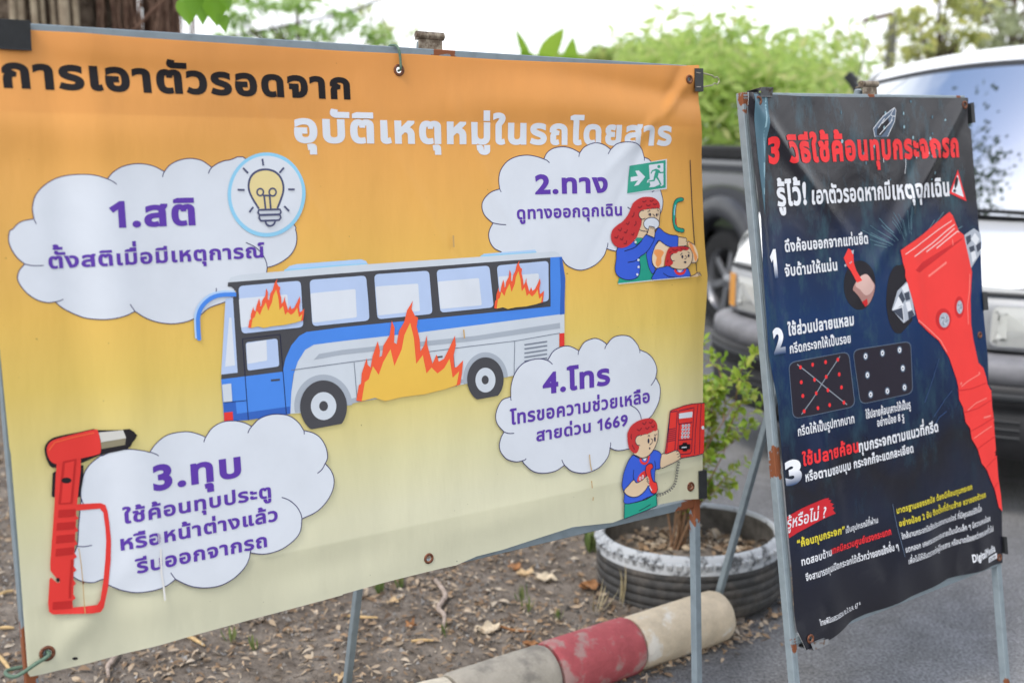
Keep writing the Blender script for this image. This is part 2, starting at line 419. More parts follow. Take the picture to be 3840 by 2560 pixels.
# ------------------------------------------------------------------ sign board geometry (camera-solved corners, metres)
PK = .95
def ink(name, r, g, b, rough=.42, **kw): return material(name, rgb(r, g, b, PK), rough, .2, noise_amt=.07, noise_scale=9, lo=.35, hi=.7, **kw)
def W3(x, y, z): return np.array((x, y, z + CAMH))
TUBE = .019
def disp_yellow(u, v):
    h = .0035 * np.sin(6.1 * u + 1.3 * v + .4) * np.sin(3.3 * v + .7)
    h = h + .0056 * np.exp(-((u - .17 - .05 * v) / .035) ** 2) * np.clip(1 - .5 * v, .2, 1)            # long fold by the near post
    h = h - .0045 * np.exp(-((u - .105 - .05 * v) / .03) ** 2)
    h = h + .0085 * np.exp(-((v - .13 - .035 * np.sin(4.2 * u + .4)) / .045) ** 2) * (.55 + .45 * np.sin(5 * u + 2))  # sag under the top rail
    h = h - .0045 * np.exp(-((v - .052 - .02 * np.sin(5 * u)) / .022) ** 2) * (.5 + .5 * np.sin(4.5 * u + 1))
    for a, b_, c, w in ((.62, .9, .10, .018), (.40, .75, .08, .014), (.95, 1.25, -.02, .02)):            # diagonal creases from the upper edge
        d = (u - a * .9 - (v - .1) * .55 - c); h = h + .0034 * np.exp(-(d / w) ** 2) * np.exp(-((v - .3) / .2) ** 2)
    d = (1.45 - u) * .8 - (v - .04); h = h + .0055 * np.exp(-(d / .02) ** 2) * np.exp(-((1.45 - u) / .18) ** 2)
    d = (1.42 - u) * 1.5 - (v - .02); h = h - .0025 * np.exp(-(d / .025) ** 2) * np.exp(-((1.45 - u) / .2) ** 2)
    h = h + .0035 * np.exp(-((u - 1.40) / .05) ** 2) * np.sin(9 * v + 1)
    h = h + .0028 * np.exp(-((v - .955 + .03 * u) / .03) ** 2) * np.sin(8 * u + .5)
    d = (u - .05) - (1.0 - v) * .9; h = h + .004 * np.exp(-(d / .03) ** 2) * np.exp(-((v - .95) / .1) ** 2) + .003
    return .5 * (h + np.sqrt(h * h + 9e-6))
def disp_dark(u, v):
    g = np.clip((v - .90) / .28, 0, 1) ** 1.4
    h = g * (.010 * np.sin(21 * u + 5 * v + .6 * np.sin(9 * u)) + .006 * np.sin(33 * u - 9 * v + 1) + .005 * np.sin(13 * u + 26 * v))
    h = h + .002 * np.sin(5 * u + 2 * v) * np.sin(4.1 * v + .5)
    t = np.exp(-(v / .16) ** 2)
    h = h + t * (.003 * np.sin(16 * u + 14 * v) + .0015 * np.sin(29 * u - 20 * v))
    d = (.80 - u) * .95 - (v - .02); h = h + .011 * np.exp(-(d / .028) ** 2) * np.exp(-(v / .30) ** 2) - .004 * np.exp(-((d - .06) / .03) ** 2) * np.exp(-(v / .25) ** 2)
    d = (u - .03) * 1.1 - (v - .02); h = h + .009 * np.exp(-(d / .025) ** 2) * np.exp(-(v / .25) ** 2)
    h = h - .006 * np.exp(-((u - .06) / .018) ** 2) * np.exp(-((v - .18) / .3) ** 2) + .003 * np.exp(-((u - .025) / .02) ** 2)
    h = h + .007 * np.exp(-((u - .15 - .18 * (v - .7)) / .03) ** 2) * np.exp(-((v - .86) / .2) ** 2)
    h = h + .0022 * np.exp(-((u - .55) / .02) ** 2) * np.exp(-((v - .45) / .25) ** 2) + .004 + .006 * g
    return .5 * (h + np.sqrt(h * h + 9e-6)) * (.2 + .8 * np.clip((.80 - u) / .2, 0, 1))
B1 = [W3(-.807, 1.708, .166), W3(.408, 2.552, .148), W3(.440, 2.485, -.850), W3(-.775, 1.641, -.831)]
B2 = [W3(.476, 2.414, .086), W3(1.143, 2.882, .094), W3(1.264, 2.730, -1.090), W3(.596, 2.262, -1.098)]
S1 = Sheet(B1[0], B1[1] - B1[0] + B1[2] - B1[3], B1[3] - B1[0] + B1[2] - B1[1], disp_yellow); BW1, BH1 = 1.48, 1.0
S2 = Sheet(B2[0], B2[1] - B2[0] + B2[2] - B2[3], B2[3] - B2[0] + B2[2] - B2[1], disp_dark); BW2, BH2 = .815, 1.2
S1.clip = None

M_STEEL = material('grey_paint', rgb(128, 138, 143, 1.0), .42, .45, noise_amt=.22, noise_scale=30, lo=.45, hi=.75, bump=.1, bump_scale=120, dist=.002)
M_STEEL2 = material('weathered_grey_paint', rgb(140, 150, 155, 1.0), .5, .4, noise_amt=.25, noise_scale=40, lo=.45, hi=.8, bump=.15, bump_scale=150, dist=.002)
M_RUST = material('rust', rgb(122, 72, 45), .85, .2, col2=rgb(90, 48, 30), noise_scale=120, bump=.5, bump_scale=200, dist=.003)
M_RUSTP = material('rust_bleeding_paint', rgb(120, 66, 40), .8, .25, col2=rgb(128, 128, 126), noise_scale=55, lo=.5, hi=.56, bump=.4, bump_scale=140, dist=.003)
M_HINGE = material('old_hinge_metal', rgb(150, 138, 120), .5, .5, .3, col2=rgb(92, 76, 60), noise_scale=70)
M_EYE = material('rusty_eyelet', rgb(128, 80, 55), .6, .5, .35, col2=rgb(88, 50, 34), noise_scale=200)
M_CLIP = material('black_clip', rgb(38, 40, 42), .35, .5, noise_amt=.2, noise_scale=80)
M_CLIPR = material('worn_clip_metal', rgb(120, 122, 124), .4, .5, .6, col2=rgb(86, 64, 50), noise_scale=120, lo=.5, hi=.7)
M_WIRE = material('clip_wire', rgb(176, 164, 148), .35, .5, .8)
M_CORD = material('green_cord', rgb(92, 116, 98), .55, .3, noise_amt=.2, noise_scale=200)
# printed grounds
def yellow_vinyl():
    m = material('yellow_gradient_vinyl', (1, 1, 1, 1), .36, .3); t = m.node_tree; p = t.nodes['Principled BSDF']
    uv = N(t, 'ShaderNodeUVMap'); sp = N(t, 'ShaderNodeSeparateXYZ'); cr = N(t, 'ShaderNodeValToRGB'); e = cr.color_ramp.elements
    t.links.new(uv.outputs[0], sp.inputs[0]); t.links.new(sp.outputs['Y'], cr.inputs[0])
    st = [(0, (231, 158, 84)), (.14, (232, 165, 88)), (.3, (236, 180, 94)), (.45, (234, 191, 96)), (.56, (226, 197, 106)), (.66, (224, 208, 136)), (.76, (222, 216, 168)), (.86, (223, 220, 188)), (1, (221, 219, 192))]
    for i, (q, c) in enumerate(st):
        k = e[i] if i < 2 else e.new(q)
        k.position = q; k.color = rgb(*c, 1.0)
    nzn = N(t, 'ShaderNodeTexNoise'); nzn.inputs['Scale'].default_value = 6; nzn.inputs['Detail'].default_value = 8; tcn = N(t, 'ShaderNodeTexCoord'); mpd = N(t, 'ShaderNodeMapping'); mpd.inputs['Scale'].default_value = (1, 1, .3); t.links.new(tcn.outputs['Object'], mpd.inputs[0]); t.links.new(mpd.outputs[0], nzn.inputs['Vector'])
    mrn = N(t, 'ShaderNodeMapRange'); mrn.inputs['From Min'].default_value = .35; mrn.inputs['From Max'].default_value = .75; mrn.inputs['To Min'].default_value = 1; mrn.inputs['To Max'].default_value = .88; t.links.new(nzn.outputs['Fac'], mrn.inputs['Value'])
    sp2 = N(t, 'ShaderNodeTexNoise'); sp2.inputs['Scale'].default_value = 130; sp2.inputs['Detail'].default_value = 1; t.links.new(tcn.outputs['Object'], sp2.inputs['Vector'])
    mr2 = N(t, 'ShaderNodeMapRange'); mr2.inputs['From Min'].default_value = .80; mr2.inputs['From Max'].default_value = .84; mr2.inputs['To Min'].default_value = 1; mr2.inputs['To Max'].default_value = .45; t.links.new(sp2.outputs['Fac'], mr2.inputs['Value'])
    mm = N(t, 'ShaderNodeMath', operation='MULTIPLY'); t.links.new(mrn.outputs[0], mm.inputs[0]); t.links.new(mr2.outputs[0], mm.inputs[1])
    mi = N(t, 'ShaderNodeMix', data_type='RGBA', blend_type='MULTIPLY'); mi.inputs['Factor'].default_value = 1; t.links.new(cr.outputs[0], mi.inputs['A']); t.links.new(mm.outputs[0], mi.inputs['B']); t.links.new(mi.outputs['Result'], p.inputs['Base Color'])
    bn = N(t, 'ShaderNodeTexNoise'); bn.inputs['Scale'].default_value = 13; bn.inputs['Detail'].default_value = 3; mp = N(t, 'ShaderNodeMapping'); mp.inputs['Scale'].default_value = (1.6, 1.6, .5)
    t.links.new(tcn.outputs['Object'], mp.inputs[0]); t.links.new(mp.outputs[0], bn.inputs['Vector'])
    wv = N(t, 'ShaderNodeTexWave', wave_type='BANDS', bands_direction='Z'); wv.inputs['Scale'].default_value = 95; t.links.new(tcn.outputs['Object'], wv.inputs['Vector'])
    b0 = N(t, 'ShaderNodeBump'); b0.inputs['Strength'].default_value = .06; b0.inputs['Distance'].default_value = .001; t.links.new(wv.outputs['Fac'], b0.inputs['Height'])
    bb = N(t, 'ShaderNodeBump'); bb.inputs['Strength'].default_value = .22; bb.inputs['Distance'].default_value = .012; t.links.new(bn.outputs['Fac'], bb.inputs['Height']); t.links.new(b0.outputs[0], bb.inputs['Normal']); t.links.new(bb.outputs[0], p.inputs['Normal'])
    add_translucent(m, .22); return m
def dark_vinyl():
    m = material('midnight_blue_vinyl', (1, 1, 1, 1), .24, .5); t = m.node_tree; p = t.nodes['Principled BSDF']
    uv = N(t, 'ShaderNodeUVMap'); sp = N(t, 'ShaderNodeSeparateXYZ'); cr = N(t, 'ShaderNodeValToRGB'); e = cr.color_ramp.elements
    t.links.new(uv.outputs[0], sp.inputs[0])
    nzn = N(t, 'ShaderNodeTexNoise'); nzn.inputs['Scale'].default_value = 4.5; nzn.inputs['Detail'].default_value = 5; t.links.new(uv.outputs[0], nzn.inputs['Vector'])
    mad = N(t, 'ShaderNodeMath', operation='MULTIPLY_ADD'); mad.inputs[1].default_value = .22; t.links.new(nzn.outputs['Fac'], mad.inputs[0]); 
    sb = N(t, 'ShaderNodeMath', operation='SUBTRACT'); sb.inputs[1].default_value = .11; t.links.new(sp.outputs['Y'], sb.inputs[0]); t.links.new(sb.outputs[0], mad.inputs[2])
    t.links.new(mad.outputs[0], cr.inputs[0])
    st = [(0, (44, 42, 50)), (.2, (52, 50, 58)), (.27, (42, 58, 94)), (.4, (38, 70, 122)), (.52, (36, 62, 108)), (.64, (36, 50, 82)), (.72, (44, 43, 52)), (.8, (36, 44, 68)), (.9, (38, 40, 54)), (1, (42, 42, 50))]
    for i, (q, c) in enumerate(st):
        k = e[i] if i < 2 else e.new(q)
        k.position = q; k.color = rgb(*c, .56)
    # teal smears of printed shattered glass
    mp = N(t, 'ShaderNodeMapping'); mp.inputs['Scale'].default_value = (2.2, 1.3, 1); mp.inputs['Rotation'].default_value = (0, 0, .6); t.links.new(uv.outputs[0], mp.inputs[0])
    n2 = N(t, 'ShaderNodeTexNoise'); n2.inputs['Scale'].default_value = 5; n2.inputs['Detail'].default_value = 9; n2.inputs['Roughness'].default_value = .7; t.links.new(mp.outputs[0], n2.inputs['Vector'])
    m2 = N(t, 'ShaderNodeMapRange'); m2.inputs['From Min'].default_value = .5; m2.inputs['From Max'].default_value = .68; m2.inputs['To Max'].default_value = .85; t.links.new(n2.outputs['Fac'], m2.inputs['Value'])
    # fewer smears in the black lower part
    m3 = N(t, 'ShaderNodeMapRange'); m3.inputs['From Min'].default_value = .85; m3.inputs['From Max'].default_value = .55; t.links.new(sp.outputs['Y'], m3.inputs['Value'])
    mm = N(t, 'ShaderNodeMath', operation='MULTIPLY'); t.links.new(m2.outputs[0], mm.inputs[0]); t.links.new(m3.outputs[0], mm.inputs[1])
    mi = N(t, 'ShaderNodeMix', data_type='RGBA'); mi.inputs['B'].default_value = rgb(60, 96, 110, .7); t.links.new(mm.outputs[0], mi.inputs['Factor']); t.links.new(cr.outputs[0], mi.inputs['A']); t.links.new(mi.outputs['Result'], p.inputs['Base Color'])
    tcn = N(t, 'ShaderNodeTexCoord'); bn = N(t, 'ShaderNodeTexNoise'); bn.inputs['Scale'].default_value = 10; bn.inputs['Detail'].default_value = 3; bn.inputs['Distortion'].default_value = .6; t.links.new(tcn.outputs['Object'], bn.inputs['Vector'])
    bb = N(t, 'ShaderNodeBump'); bb.inputs['Strength'].default_value = .16; bb.inputs['Distance'].default_value = .012; t.links.new(bn.outputs['Fac'], bb.inputs['Height']); t.links.new(bb.outputs[0], p.inputs['Normal'])
    return m
def fade_ink(name, c0, c1, a=.25, b=.75):
    """ink that runs from c0 at the top of a printed figure to c1 at its foot"""
    m = material(name, (1, 1, 1, 1), .4, .35); t = m.node_tree; p = t.nodes['Principled BSDF']; uv = N(t, 'ShaderNodeUVMap'); sp = N(t, 'ShaderNodeSeparateXYZ'); mr_ = N(t, 'ShaderNodeMapRange')
    mr_.inputs['From Min'].default_value = a; mr_.inputs['From Max'].default_value = b; mi = N(t, 'ShaderNodeMix', data_type='RGBA'); mi.inputs['A'].default_value = c0; mi.inputs['B'].default_value = c1
    t.links.new(uv.outputs[0], sp.inputs[0]); t.links.new(sp.outputs['Y'], mr_.inputs['Value']); t.links.new(mr_.outputs[0], mi.inputs['Factor']); t.links.new(mi.outputs['Result'], p.inputs['Base Color']); return m
def banner(sheet, outline, holes, mat, parent, W, H, hem, backmat):
    A_ = Art(sheet, 0, 0)
    U = sheet.uv(outline); hs = [sheet.uv(h) for h in holes]
    def ori(c, sg):
        a = .5 * np.sum(c[:, 0] * np.roll(c[:, 1], -1) - np.roll(c[:, 0], -1) * c[:, 1]); return c if a * sg > 0 else c[::-1]
    dense = []
    for i in range(len(U)):
        a, b = U[i], U[(i + 1) % len(U)]; k = max(1, int(np.linalg.norm(b - a) / .009))
        for j in range(k): dense.append(a + (b - a) * j / k)
    V, F = tri_fill([ori(np.array(dense), 1)] + [ori(h, -1) for h in hs], .007)
    P = sheet.pos(V); nn = sheet.nor(V); a = np.cross(P[F[:, 1]] - P[F[:, 0]], P[F[:, 2]] - P[F[:, 0]]); fl = (a @ sheet.n) < 0; F[fl] = F[fl][:, ::-1]
    o = mesh_obj('banner', P, F.tolist(), mat, parent, None, True, nn, V / (W, H))
    # the hem: the vinyl turned over behind itself along top and bottom
    A2 = []
    for lo, hi in hem:
        c = np.array(dense); cl = c.copy(); cl[:, 1] = np.clip(cl[:, 1], lo, hi)
        V2, F2 = tri_fill([ori(cl, 1)] + [ori(h, -1) for h in hs if lo < h[:, 1].mean() < hi], .012)
        P2 = sheet.pos(V2, -.0012); A2.append((P2, F2))
    V2 = np.concatenate([p for p, f in A2]); F2 = np.concatenate([A2[0][1]] + [f + len(A2[0][0]) for p, f in A2[1:]])
    mesh_obj('hem', V2, F2.tolist(), backmat, o, None, True)
    sheet.clip = ori(np.array(dense), 1)
    return o
def eyelet(sheet, px, py, r, parent):
    c = sheet.pt(px, py, .0006); n = Vector(sheet.n)
    MB().lathe(c, n, [(r * .52, -.0015), (r * .55, .0012), (r * .75, .0019), (r * .98, .0012), (r, -.0002)], 28).build('eyelet', M_EYE, parent)
def hole(sheet, px, py, r):
    u = sheet.uv([(px, py)])[0]; w = np.arange(20) * 2 * np.pi / 20
    P = sheet.O + (u[0] + r * np.cos(w))[:, None] * sheet.ux + (u[1] + r * np.sin(w))[:, None] * sheet.vd
    D = P - np.array(EYE)  # back to photo pixels so that banner() can cut it
    f = D[:, 1] * CS - D[:, 2] * SN; dn = -(D[:, 1] * SN + D[:, 2] * CS)
    return np.stack([1920 + FPX * D[:, 0] / f, 1280 + FPX * dn / f], 1)
def rusty_paint(name, col, spots):
    """grey paint with rust round given points: (point in object space, reach)"""
    m = material(name, col, .45, .4, noise_amt=.2, noise_scale=35, lo=.45, hi=.75, bump=.1, bump_scale=120, dist=.002); t = m.node_tree; p = t.nodes['Principled BSDF']
    tcn = N(t, 'ShaderNodeTexCoord'); nzn = N(t, 'ShaderNodeTexNoise'); nzn.inputs['Scale'].default_value = 70; nzn.inputs['Detail'].default_value = 5; t.links.new(tcn.outputs['Object'], nzn.inputs['Vector'])
    acc = None
    for q, r in spots:
        mp = N(t, 'ShaderNodeVectorMath', operation='DISTANCE'); mp.inputs[1].default_value = tuple(q); t.links.new(tcn.outputs['Object'], mp.inputs[0])
        k = N(t, 'ShaderNodeMapRange'); k.inputs['From Min'].default_value = r; k.inputs['From Max'].default_value = 0; k.inputs['To Max'].default_value = .62; t.links.new(mp.outputs['Value'], k.inputs['Value'])
        if acc is None: acc = k.outputs[0]
        else:
            mxm = N(t, 'ShaderNodeMath', operation='MAXIMUM'); t.links.new(acc, mxm.inputs[0]); t.links.new(k.outputs[0], mxm.inputs[1]); acc = mxm.outputs[0]
    ad_ = N(t, 'ShaderNodeMath', operation='ADD'); t.links.new(acc, ad_.inputs[0]); t.links.new(nzn.outputs['Fac'], ad_.inputs[1])
    mk = N(t, 'ShaderNodeMapRange'); mk.inputs['From Min'].default_value = .74; mk.inputs['From Max'].default_value = .8; t.links.new(ad_.outputs[0], mk.inputs['Value'])
    mi = N(t, 'ShaderNodeMix', data_type='RGBA'); mi.inputs['B'].default_value = rgb(126, 74, 46); t.links.new(mk.outputs[0], mi.inputs['Factor']); t.links.new(p.inputs['Base Color'].links[0].from_socket, mi.inputs['A']); t.links.new(mi.outputs['Result'], p.inputs['Base Color'])
    mr_ = N(t, 'ShaderNodeMapRange'); mr_.inputs['To Min'].default_value = .45; mr_.inputs['To Max'].default_value = .9; t.links.new(mk.outputs[0], mr_.inputs['Value']); t.links.new(mr_.outputs[0], p.inputs['Roughness'])
    return m
def frame(sheet, W, H, root, mleg, mrail, foot_z, hinge_px, prop_foot, groove=False, du=.008):
    """two posts that run on into legs, top and bottom rails, a hinged prop behind"""
    O, ux, vd, n = (Vector(x) for x in (sheet.O, sheet.ux, sheet.vd, sheet.n)); h = TUBE / 2; back = -n * (h + .004)
    def bar(a, b, name, m, hw=h):
        a, b = Vector(a), Vector(b); t = b - a; d = t.normalized()
        side = (ux - d * ux.dot(d)) if abs(d.dot(ux)) < .7 else (vd - d * vd.dot(d)); side.normalize(); dep = d.cross(side)
        mb = MB().box((a + b) / 2, t / 2, side * hw, dep * hw, 0, .0016)
        if groove:
            for s_ in (-.3, .3): mb.box((a + b) / 2 + n * hw + side * hw * s_, t / 2 * .999, side * hw * .16, n * .0012)
        return mb.build(name, m, root)
    for u in (h + du, W - h):
        top = O + ux * u + back; bar(top, top + vd * ((top.z - foot_z) / -vd.z), 'leg', mleg)
    for v in (h, H - h):
        a = O + vd * v + back + ux * TUBE; bar(a, a + ux * (W - 2 * TUBE), 'rail', mrail)
    hp = sheet.uv([hinge_px])[0]; c = O + ux * float(hp[0]) + back - n * h * .2
    # butt hinge standing over the top rail: plate, knuckles, pin, and the plate of the prop
    mb = MB(); mb.box(c - vd * .012 - n * .002, ux * .026, vd * .018, n * .0013, 0, .0006); k = c - vd * .026 - n * .003
    for i, (a, b) in enumerate(((-.029, -.011), (-.0105, .0105), (.011, .029))): mb.tube([k + ux * a, k + ux * b], .0078, 14)
    mb.tube([k - ux * .0315, k + ux * .0315], .0042, 10); mb.box(k - n * .012 + vd * .004, ux * .021, n * .011, vd * .0012, 0, .0005)
    mb.build('hinge', M_HINGE, root)
    q = k - n * .026 + vd * .008; bar(q, Vector(prop_foot), 'prop_leg', mleg, h * .95)
# ------------------------------------------------------------------ the yellow board
def X(*a): return np.concatenate([pts(f, s) for f, s in a])
root1 = thing('sign_stand', 'large yellow and orange bus safety banner on a grey steel stand with white clouds', 'sign stand', (-.18, 2.05, 0))
o1 = Vector(root1.location)
c_ = lambda px, py, s=S1: tuple(s.pt(px, py) - (o1 if s is S1 else o2))
leg1 = rusty_paint('grey_leg_paint', rgb(122, 134, 141), [(c_(2610, 1895), .085), (c_(75, 2480), .1), (c_(2610, 250), .03)])
rail1 = rusty_paint('grey_rail_paint', rgb(122, 134, 140), [(c_(1690, 190), .03), (c_(1650, 185), .03), (c_(2600, 1915), .07), (c_(2600, 240), .04)])
frame(S1, BW1, BH1, root1, leg1, rail1, 0.0, (1632, 172), tuple(at_z(1291, 2650)))
edge1 = X(('P', '-128,105'), ('A', '180,205 1000,265 2334,350'), ('B', '390,368 500,372 1100,412 1400,425 2000,445 2334,452'), ('C', '96,448 112,800 140,1568'), ('F', '152,200 166,330 160,480 148,640 135,800'), ('I', '126,0 128,305'),
          ('H', '2334,312 2140,350 1990,415 1850,470 1580,500 1300,590 1100,655 920,700 780,760 640,790 300,872 0,955'), ('G', '2334,960 1700,1130 1000,1325 600,1430 205,1520'), ('G', '190,1500 120,600 70,0'), ('D', '60,1500 0,900'), ('P', '-60,800'))
EY1 = [(1494, 264, .011), (2573.5, 300, .010), (1603.5, 2090.5, .0105), (175, 2445, .0125), (2584, 1822, .011)]
vin = yellow_vinyl()
hemback = material('hem_vinyl_back', rgb(225, 225, 222), .5, .3)
banner1 = banner(S1, edge1, [hole(S1, x, y, r * .5) for x, y, r in EY1], vin, root1, BW1, BH1, [(-.01, .135), (.90, 1.02)], hemback)
for x, y, r in EY1: eyelet(S1, x, y, r, banner1)
NAVY = ink('print_navy', 58, 56, 100); OUT = ink('print_outline', 36, 38, 66); BLACK = ink('print_black', 36, 32, 36); WHITE = ink('print_white', 216, 221, 228); PURPLE = ink('print_purple', 96, 62, 164)
BLUE = ink('print_blue', 78, 138, 226); DBLUE = ink('print_deep_blue', 58, 102, 186); COAT = ink('print_coat_blue', 62, 98, 210); CHAR = ink('print_charcoal', 76, 76, 80); PALE = ink('print_pale_grey', 206, 213, 220)
MIDG = ink('print_mid_grey', 170, 178, 188); GLASS = ink('print_glass_blue', 183, 201, 232); GLASS2 = ink('print_glass_light', 218, 223, 230); RED = ink('print_red', 226, 62, 56); FLAME = ink('print_flame', 240, 96, 62); YEL = ink('print_flame_yellow', 234, 190, 84)
SKIN = ink('print_skin', 222, 196, 162); HAIR = ink('print_hair', 198, 56, 58); HAIRD = ink('print_hair_line', 128, 40, 48); TEAL = ink('print_teal', 44, 158, 134); SKY = ink('print_sky_blue', 146, 205, 234); LSKY = ink('print_light_sky', 176, 206, 238)
BULB = ink('print_bulb', 226, 208, 150); DRED = ink('print_dark_red', 190, 44, 42); SILV = ink('print_silver', 205, 203, 196); SILD = ink('print_silver_dark', 140, 132, 108); STAIN = ink('stain_ochre', 196, 160, 104); PGREY = ink('print_line_grey', 120, 128, 142); EXITG = ink('print_exit_green', 58, 158, 134); ORNG = ink('print_orange', 244, 160, 96); CREAM = ink('print_cream', 240, 214, 178); SCUFF = ink('scuff_white', 226, 224, 220)
a = Art(S1); BLACKT = ink('print_black_headline', 22, 18, 22); a.text(BLACKT, 'การเอาตัวรอดจาก', (8, 329), (1312, 366), 91, .046); a.build('lettering', banner1, 'black headline lettering')
a = Art(S1); a.text(WHITE, 'อุบัติเหตุหมู่ในรถโดยสาร', (1102, 539), (2506, 536), 84, .046); a.build('lettering', banner1, 'white headline lettering')
def cloud(lobes, hooks, base=.0006):
    """lobes: list of point runs (outline order); hooks: extra strokes"""
    A_ = Art(S1, base); P = []
    sm = [spline(l, 4) for l in lobes]
    for l in sm: P.append(l)
    A_.fill(WHITE, np.concatenate(P))
    for l in sm: A_.stroke(NAVY, l, 3.4)
    for h in hooks: A_.stroke(NAVY, spline(h, 3), 3.4)
    return A_
c1 = cloud([X(('A', '222,1480 215,1420 235,1340 290,1275 370,1225 460,1200 560,1195 640,1202 720,1226')), X(('A', '720,1226 760,1180 830,1140 930,1122 1030,1135 1115,1175')), X(('A', '1115,1175 1150,1132 1210,1100 1290,1086 1370,1100 1440,1146')),
            X(('A', '1440,1146 1490,1115 1560,1097 1700,1105'), ('D', '1990,-40 2016,20 2025,70 2018,130 1985,190 1930,235 1870,265 1822,278')), X(('D', '1822,278 1815,340')), X(('D', '1600,430 1560,500 1430,550 1365,602 1320,628 1250,652 1160,662 1060,648 980,618 912,576')),
            X(('D', '912,576 850,605 760,627 670,632 570,620 470,580 410,545 372,512')), X(('D', '372,512 320,517 250,500 180,455 130,395 113,350 125,300 162,254')), X(('D', '162,254 110,210 70,150 52,90 60,30 80,18 110,-15 150,-38 225,-53'))],
           [X(('A', '242,1532 228,1505 222,1480')), X(('A', '720,1226 752,1240 785,1262')), X(('A', '1102,1212 1107,1190 1115,1175')), X(('A', '1417,1188 1426,1165 1440,1146')), X(('D', '1675,108 1740,140 1790,190 1815,240 1822,278')), X(('D', '912,576 893,550 878,528')), X(('D', '372,512 400,507 428,495')), X(('D', '162,254 220,266 292,264')), X(('D', '1472,418 1473,430 1472,444'))])
c1.build('cloud_drawing', banner1)
a = Art(S1, .0012); a.text(PURPLE, '1.สติ', (405, 851), (729, 839), 82, .042); a.text(PURPLE, 'ตั้งสติเมื่อมีเหตุการณ์', *X(('D', '328,285 1805,205')), 45, .034); a.build('lettering', banner1)
b = Art(S1, .0016); b.fill(SKY, ell('A', 1815, 1332, 266, 288, 64)); b.fill(WHITE, ell('A', 1815, 1330, 243, 263, 64))
bo = X(('A', '1763,1428 1745,1400 1715,1350 1695,1300 1694,1250 1713,1202 1755,1170 1810,1160 1865,1172 1905,1205 1928,1255 1930,1310 1912,1370 1890,1425'))
b.fill(BULB, spline(bo, 4)); IN = ink('print_slate', 78, 82, 112); b.stroke(IN, spline(bo, 4), 8, level=True)
for cx, r in ((1772, 22), (1857, 24)): b.stroke(IN, ell('A', cx, 1315, r, r + 2, 24), 6.5, closed=True, level=True)
for s_ in ('1790,1338 1840,1338', '1798,1338 1808,1428', '1836,1338 1844,1428', '1785,1088 1792,1134', '1653,1150 1688,1186', '1933,1148 1903,1184', '1616,1299 1664,1300', '1963,1296 2007,1296', '1696,1452 1723,1416', '1935,1410 1970,1444', '1762,1472 1800,1470', '1868,1468 1906,1466', '1828,1468 1840,1468'): b.stroke(IN, X(('A', s_)), 7, level=True)
b.stroke(IN, X(('A', '1760,1436 1905,1432 1913,1450 1905,1466 1765,1470 1755,1455')), 7, closed=True); b.stroke(IN, X(('A', '1765,1472 1905,1468 1912,1488 1900,1506 1775,1510 1762,1492')), 7, closed=True); b.stroke(IN, spline(X(('A', '1806,1513 1815,1535 1838,1545 1862,1535 1874,1511'))), 7)
b.build('light_bulb_drawing', banner1)
# second cloud
c2 = cloud([X(('B', '1070,1293 1066,1230 1080,1165 1125,1105 1190,1072 1265,1063 1330,1075 1372,1090')), X(('B', '1372,1088 1395,1045 1440,1015 1505,1006 1565,1020 1615,1047')), X(('B', '1615,1047 1650,1005 1720,979 1780,993 1826,1024')), X(('B', '1826,1024 1870,985 1940,973 2000,985 2040,1020 2058,1078')),
            X(('B', '2058,1078 2100,1102 2150,1200 2172,1300 2190,1370 2185,1430 2170,1470 2140,1560')), X(('E', '1900,150 1868,166 1830,160 1800,150')), X(('E', '1800,150 1780,200 1730,255 1660,290 1600,295 1530,265 1495,220')), X(('E', '1495,225 1085,190')), X(('E', '1085,172 1040,150 1010,110 998,60 1006,18'), ('B', '1028,1525')), X(('B', '1028,1525 1010,1512 970,1470 953,1415 965,1365 1010,1315 1070,1293'))],
           [X(('B', '1080,1315 1074,1304 1070,1293')), X(('B', '1372,1089 1394,1100 1410,1115')), X(('B', '1609,1075 1611,1060 1615,1047')), X(('B', '1808,1055 1816,1040 1826,1024')), X(('B', '2058,1100 2059,1090 2058,1078')), X(('B', '2113,1315 2120,1309 2128,1302')), X(('B', '1942,1417 1952,1424 1964,1431')), X(('B', '1028,1525 1070,1534 1112,1537')), X(('E', '1808,110 1806,130 1800,150'))])
c2.build('cloud_drawing', banner1)
a = Art(S1, .0012); a.text(PURPLE, '2.ทาง', *X(('B', '1312,1330 1806,1306')), 61, .042); a.text(PURPLE, 'ดูทางออกฉุกเฉิน', *X(('B', '1188,1508 1904,1462')), 37, .034); a.build('lettering', banner1)
e = Art(S1, .0016); e.fill(WHITE, X(('J', '424,226 818,160 824,474 398,524'))); e.fill(EXITG, X(('J', '427,231 805,172 812,460 400,520'))); e.fill(WHITE, X(('J', '440,350 513,338 487,285 523,280 590,347 520,433 472,443 514,385 438,397')), X(('J', '630,222 782,203 787,432 762,446 745,424 735,432 690,452 630,458 646,436 640,402 608,408 618,380 640,372')))
e.fill(EXITG, ell('J', 735, 240, 17, 17, 24), X(('J', '662,278 705,262 738,274 755,297 790,292 790,306 748,312 736,304 724,345 748,388 768,430 752,432 728,385 704,356 690,392 626,400 622,388 676,378 690,318 700,285 672,288 655,316 645,312')))
e.build('exit_sign_drawing', banner1)
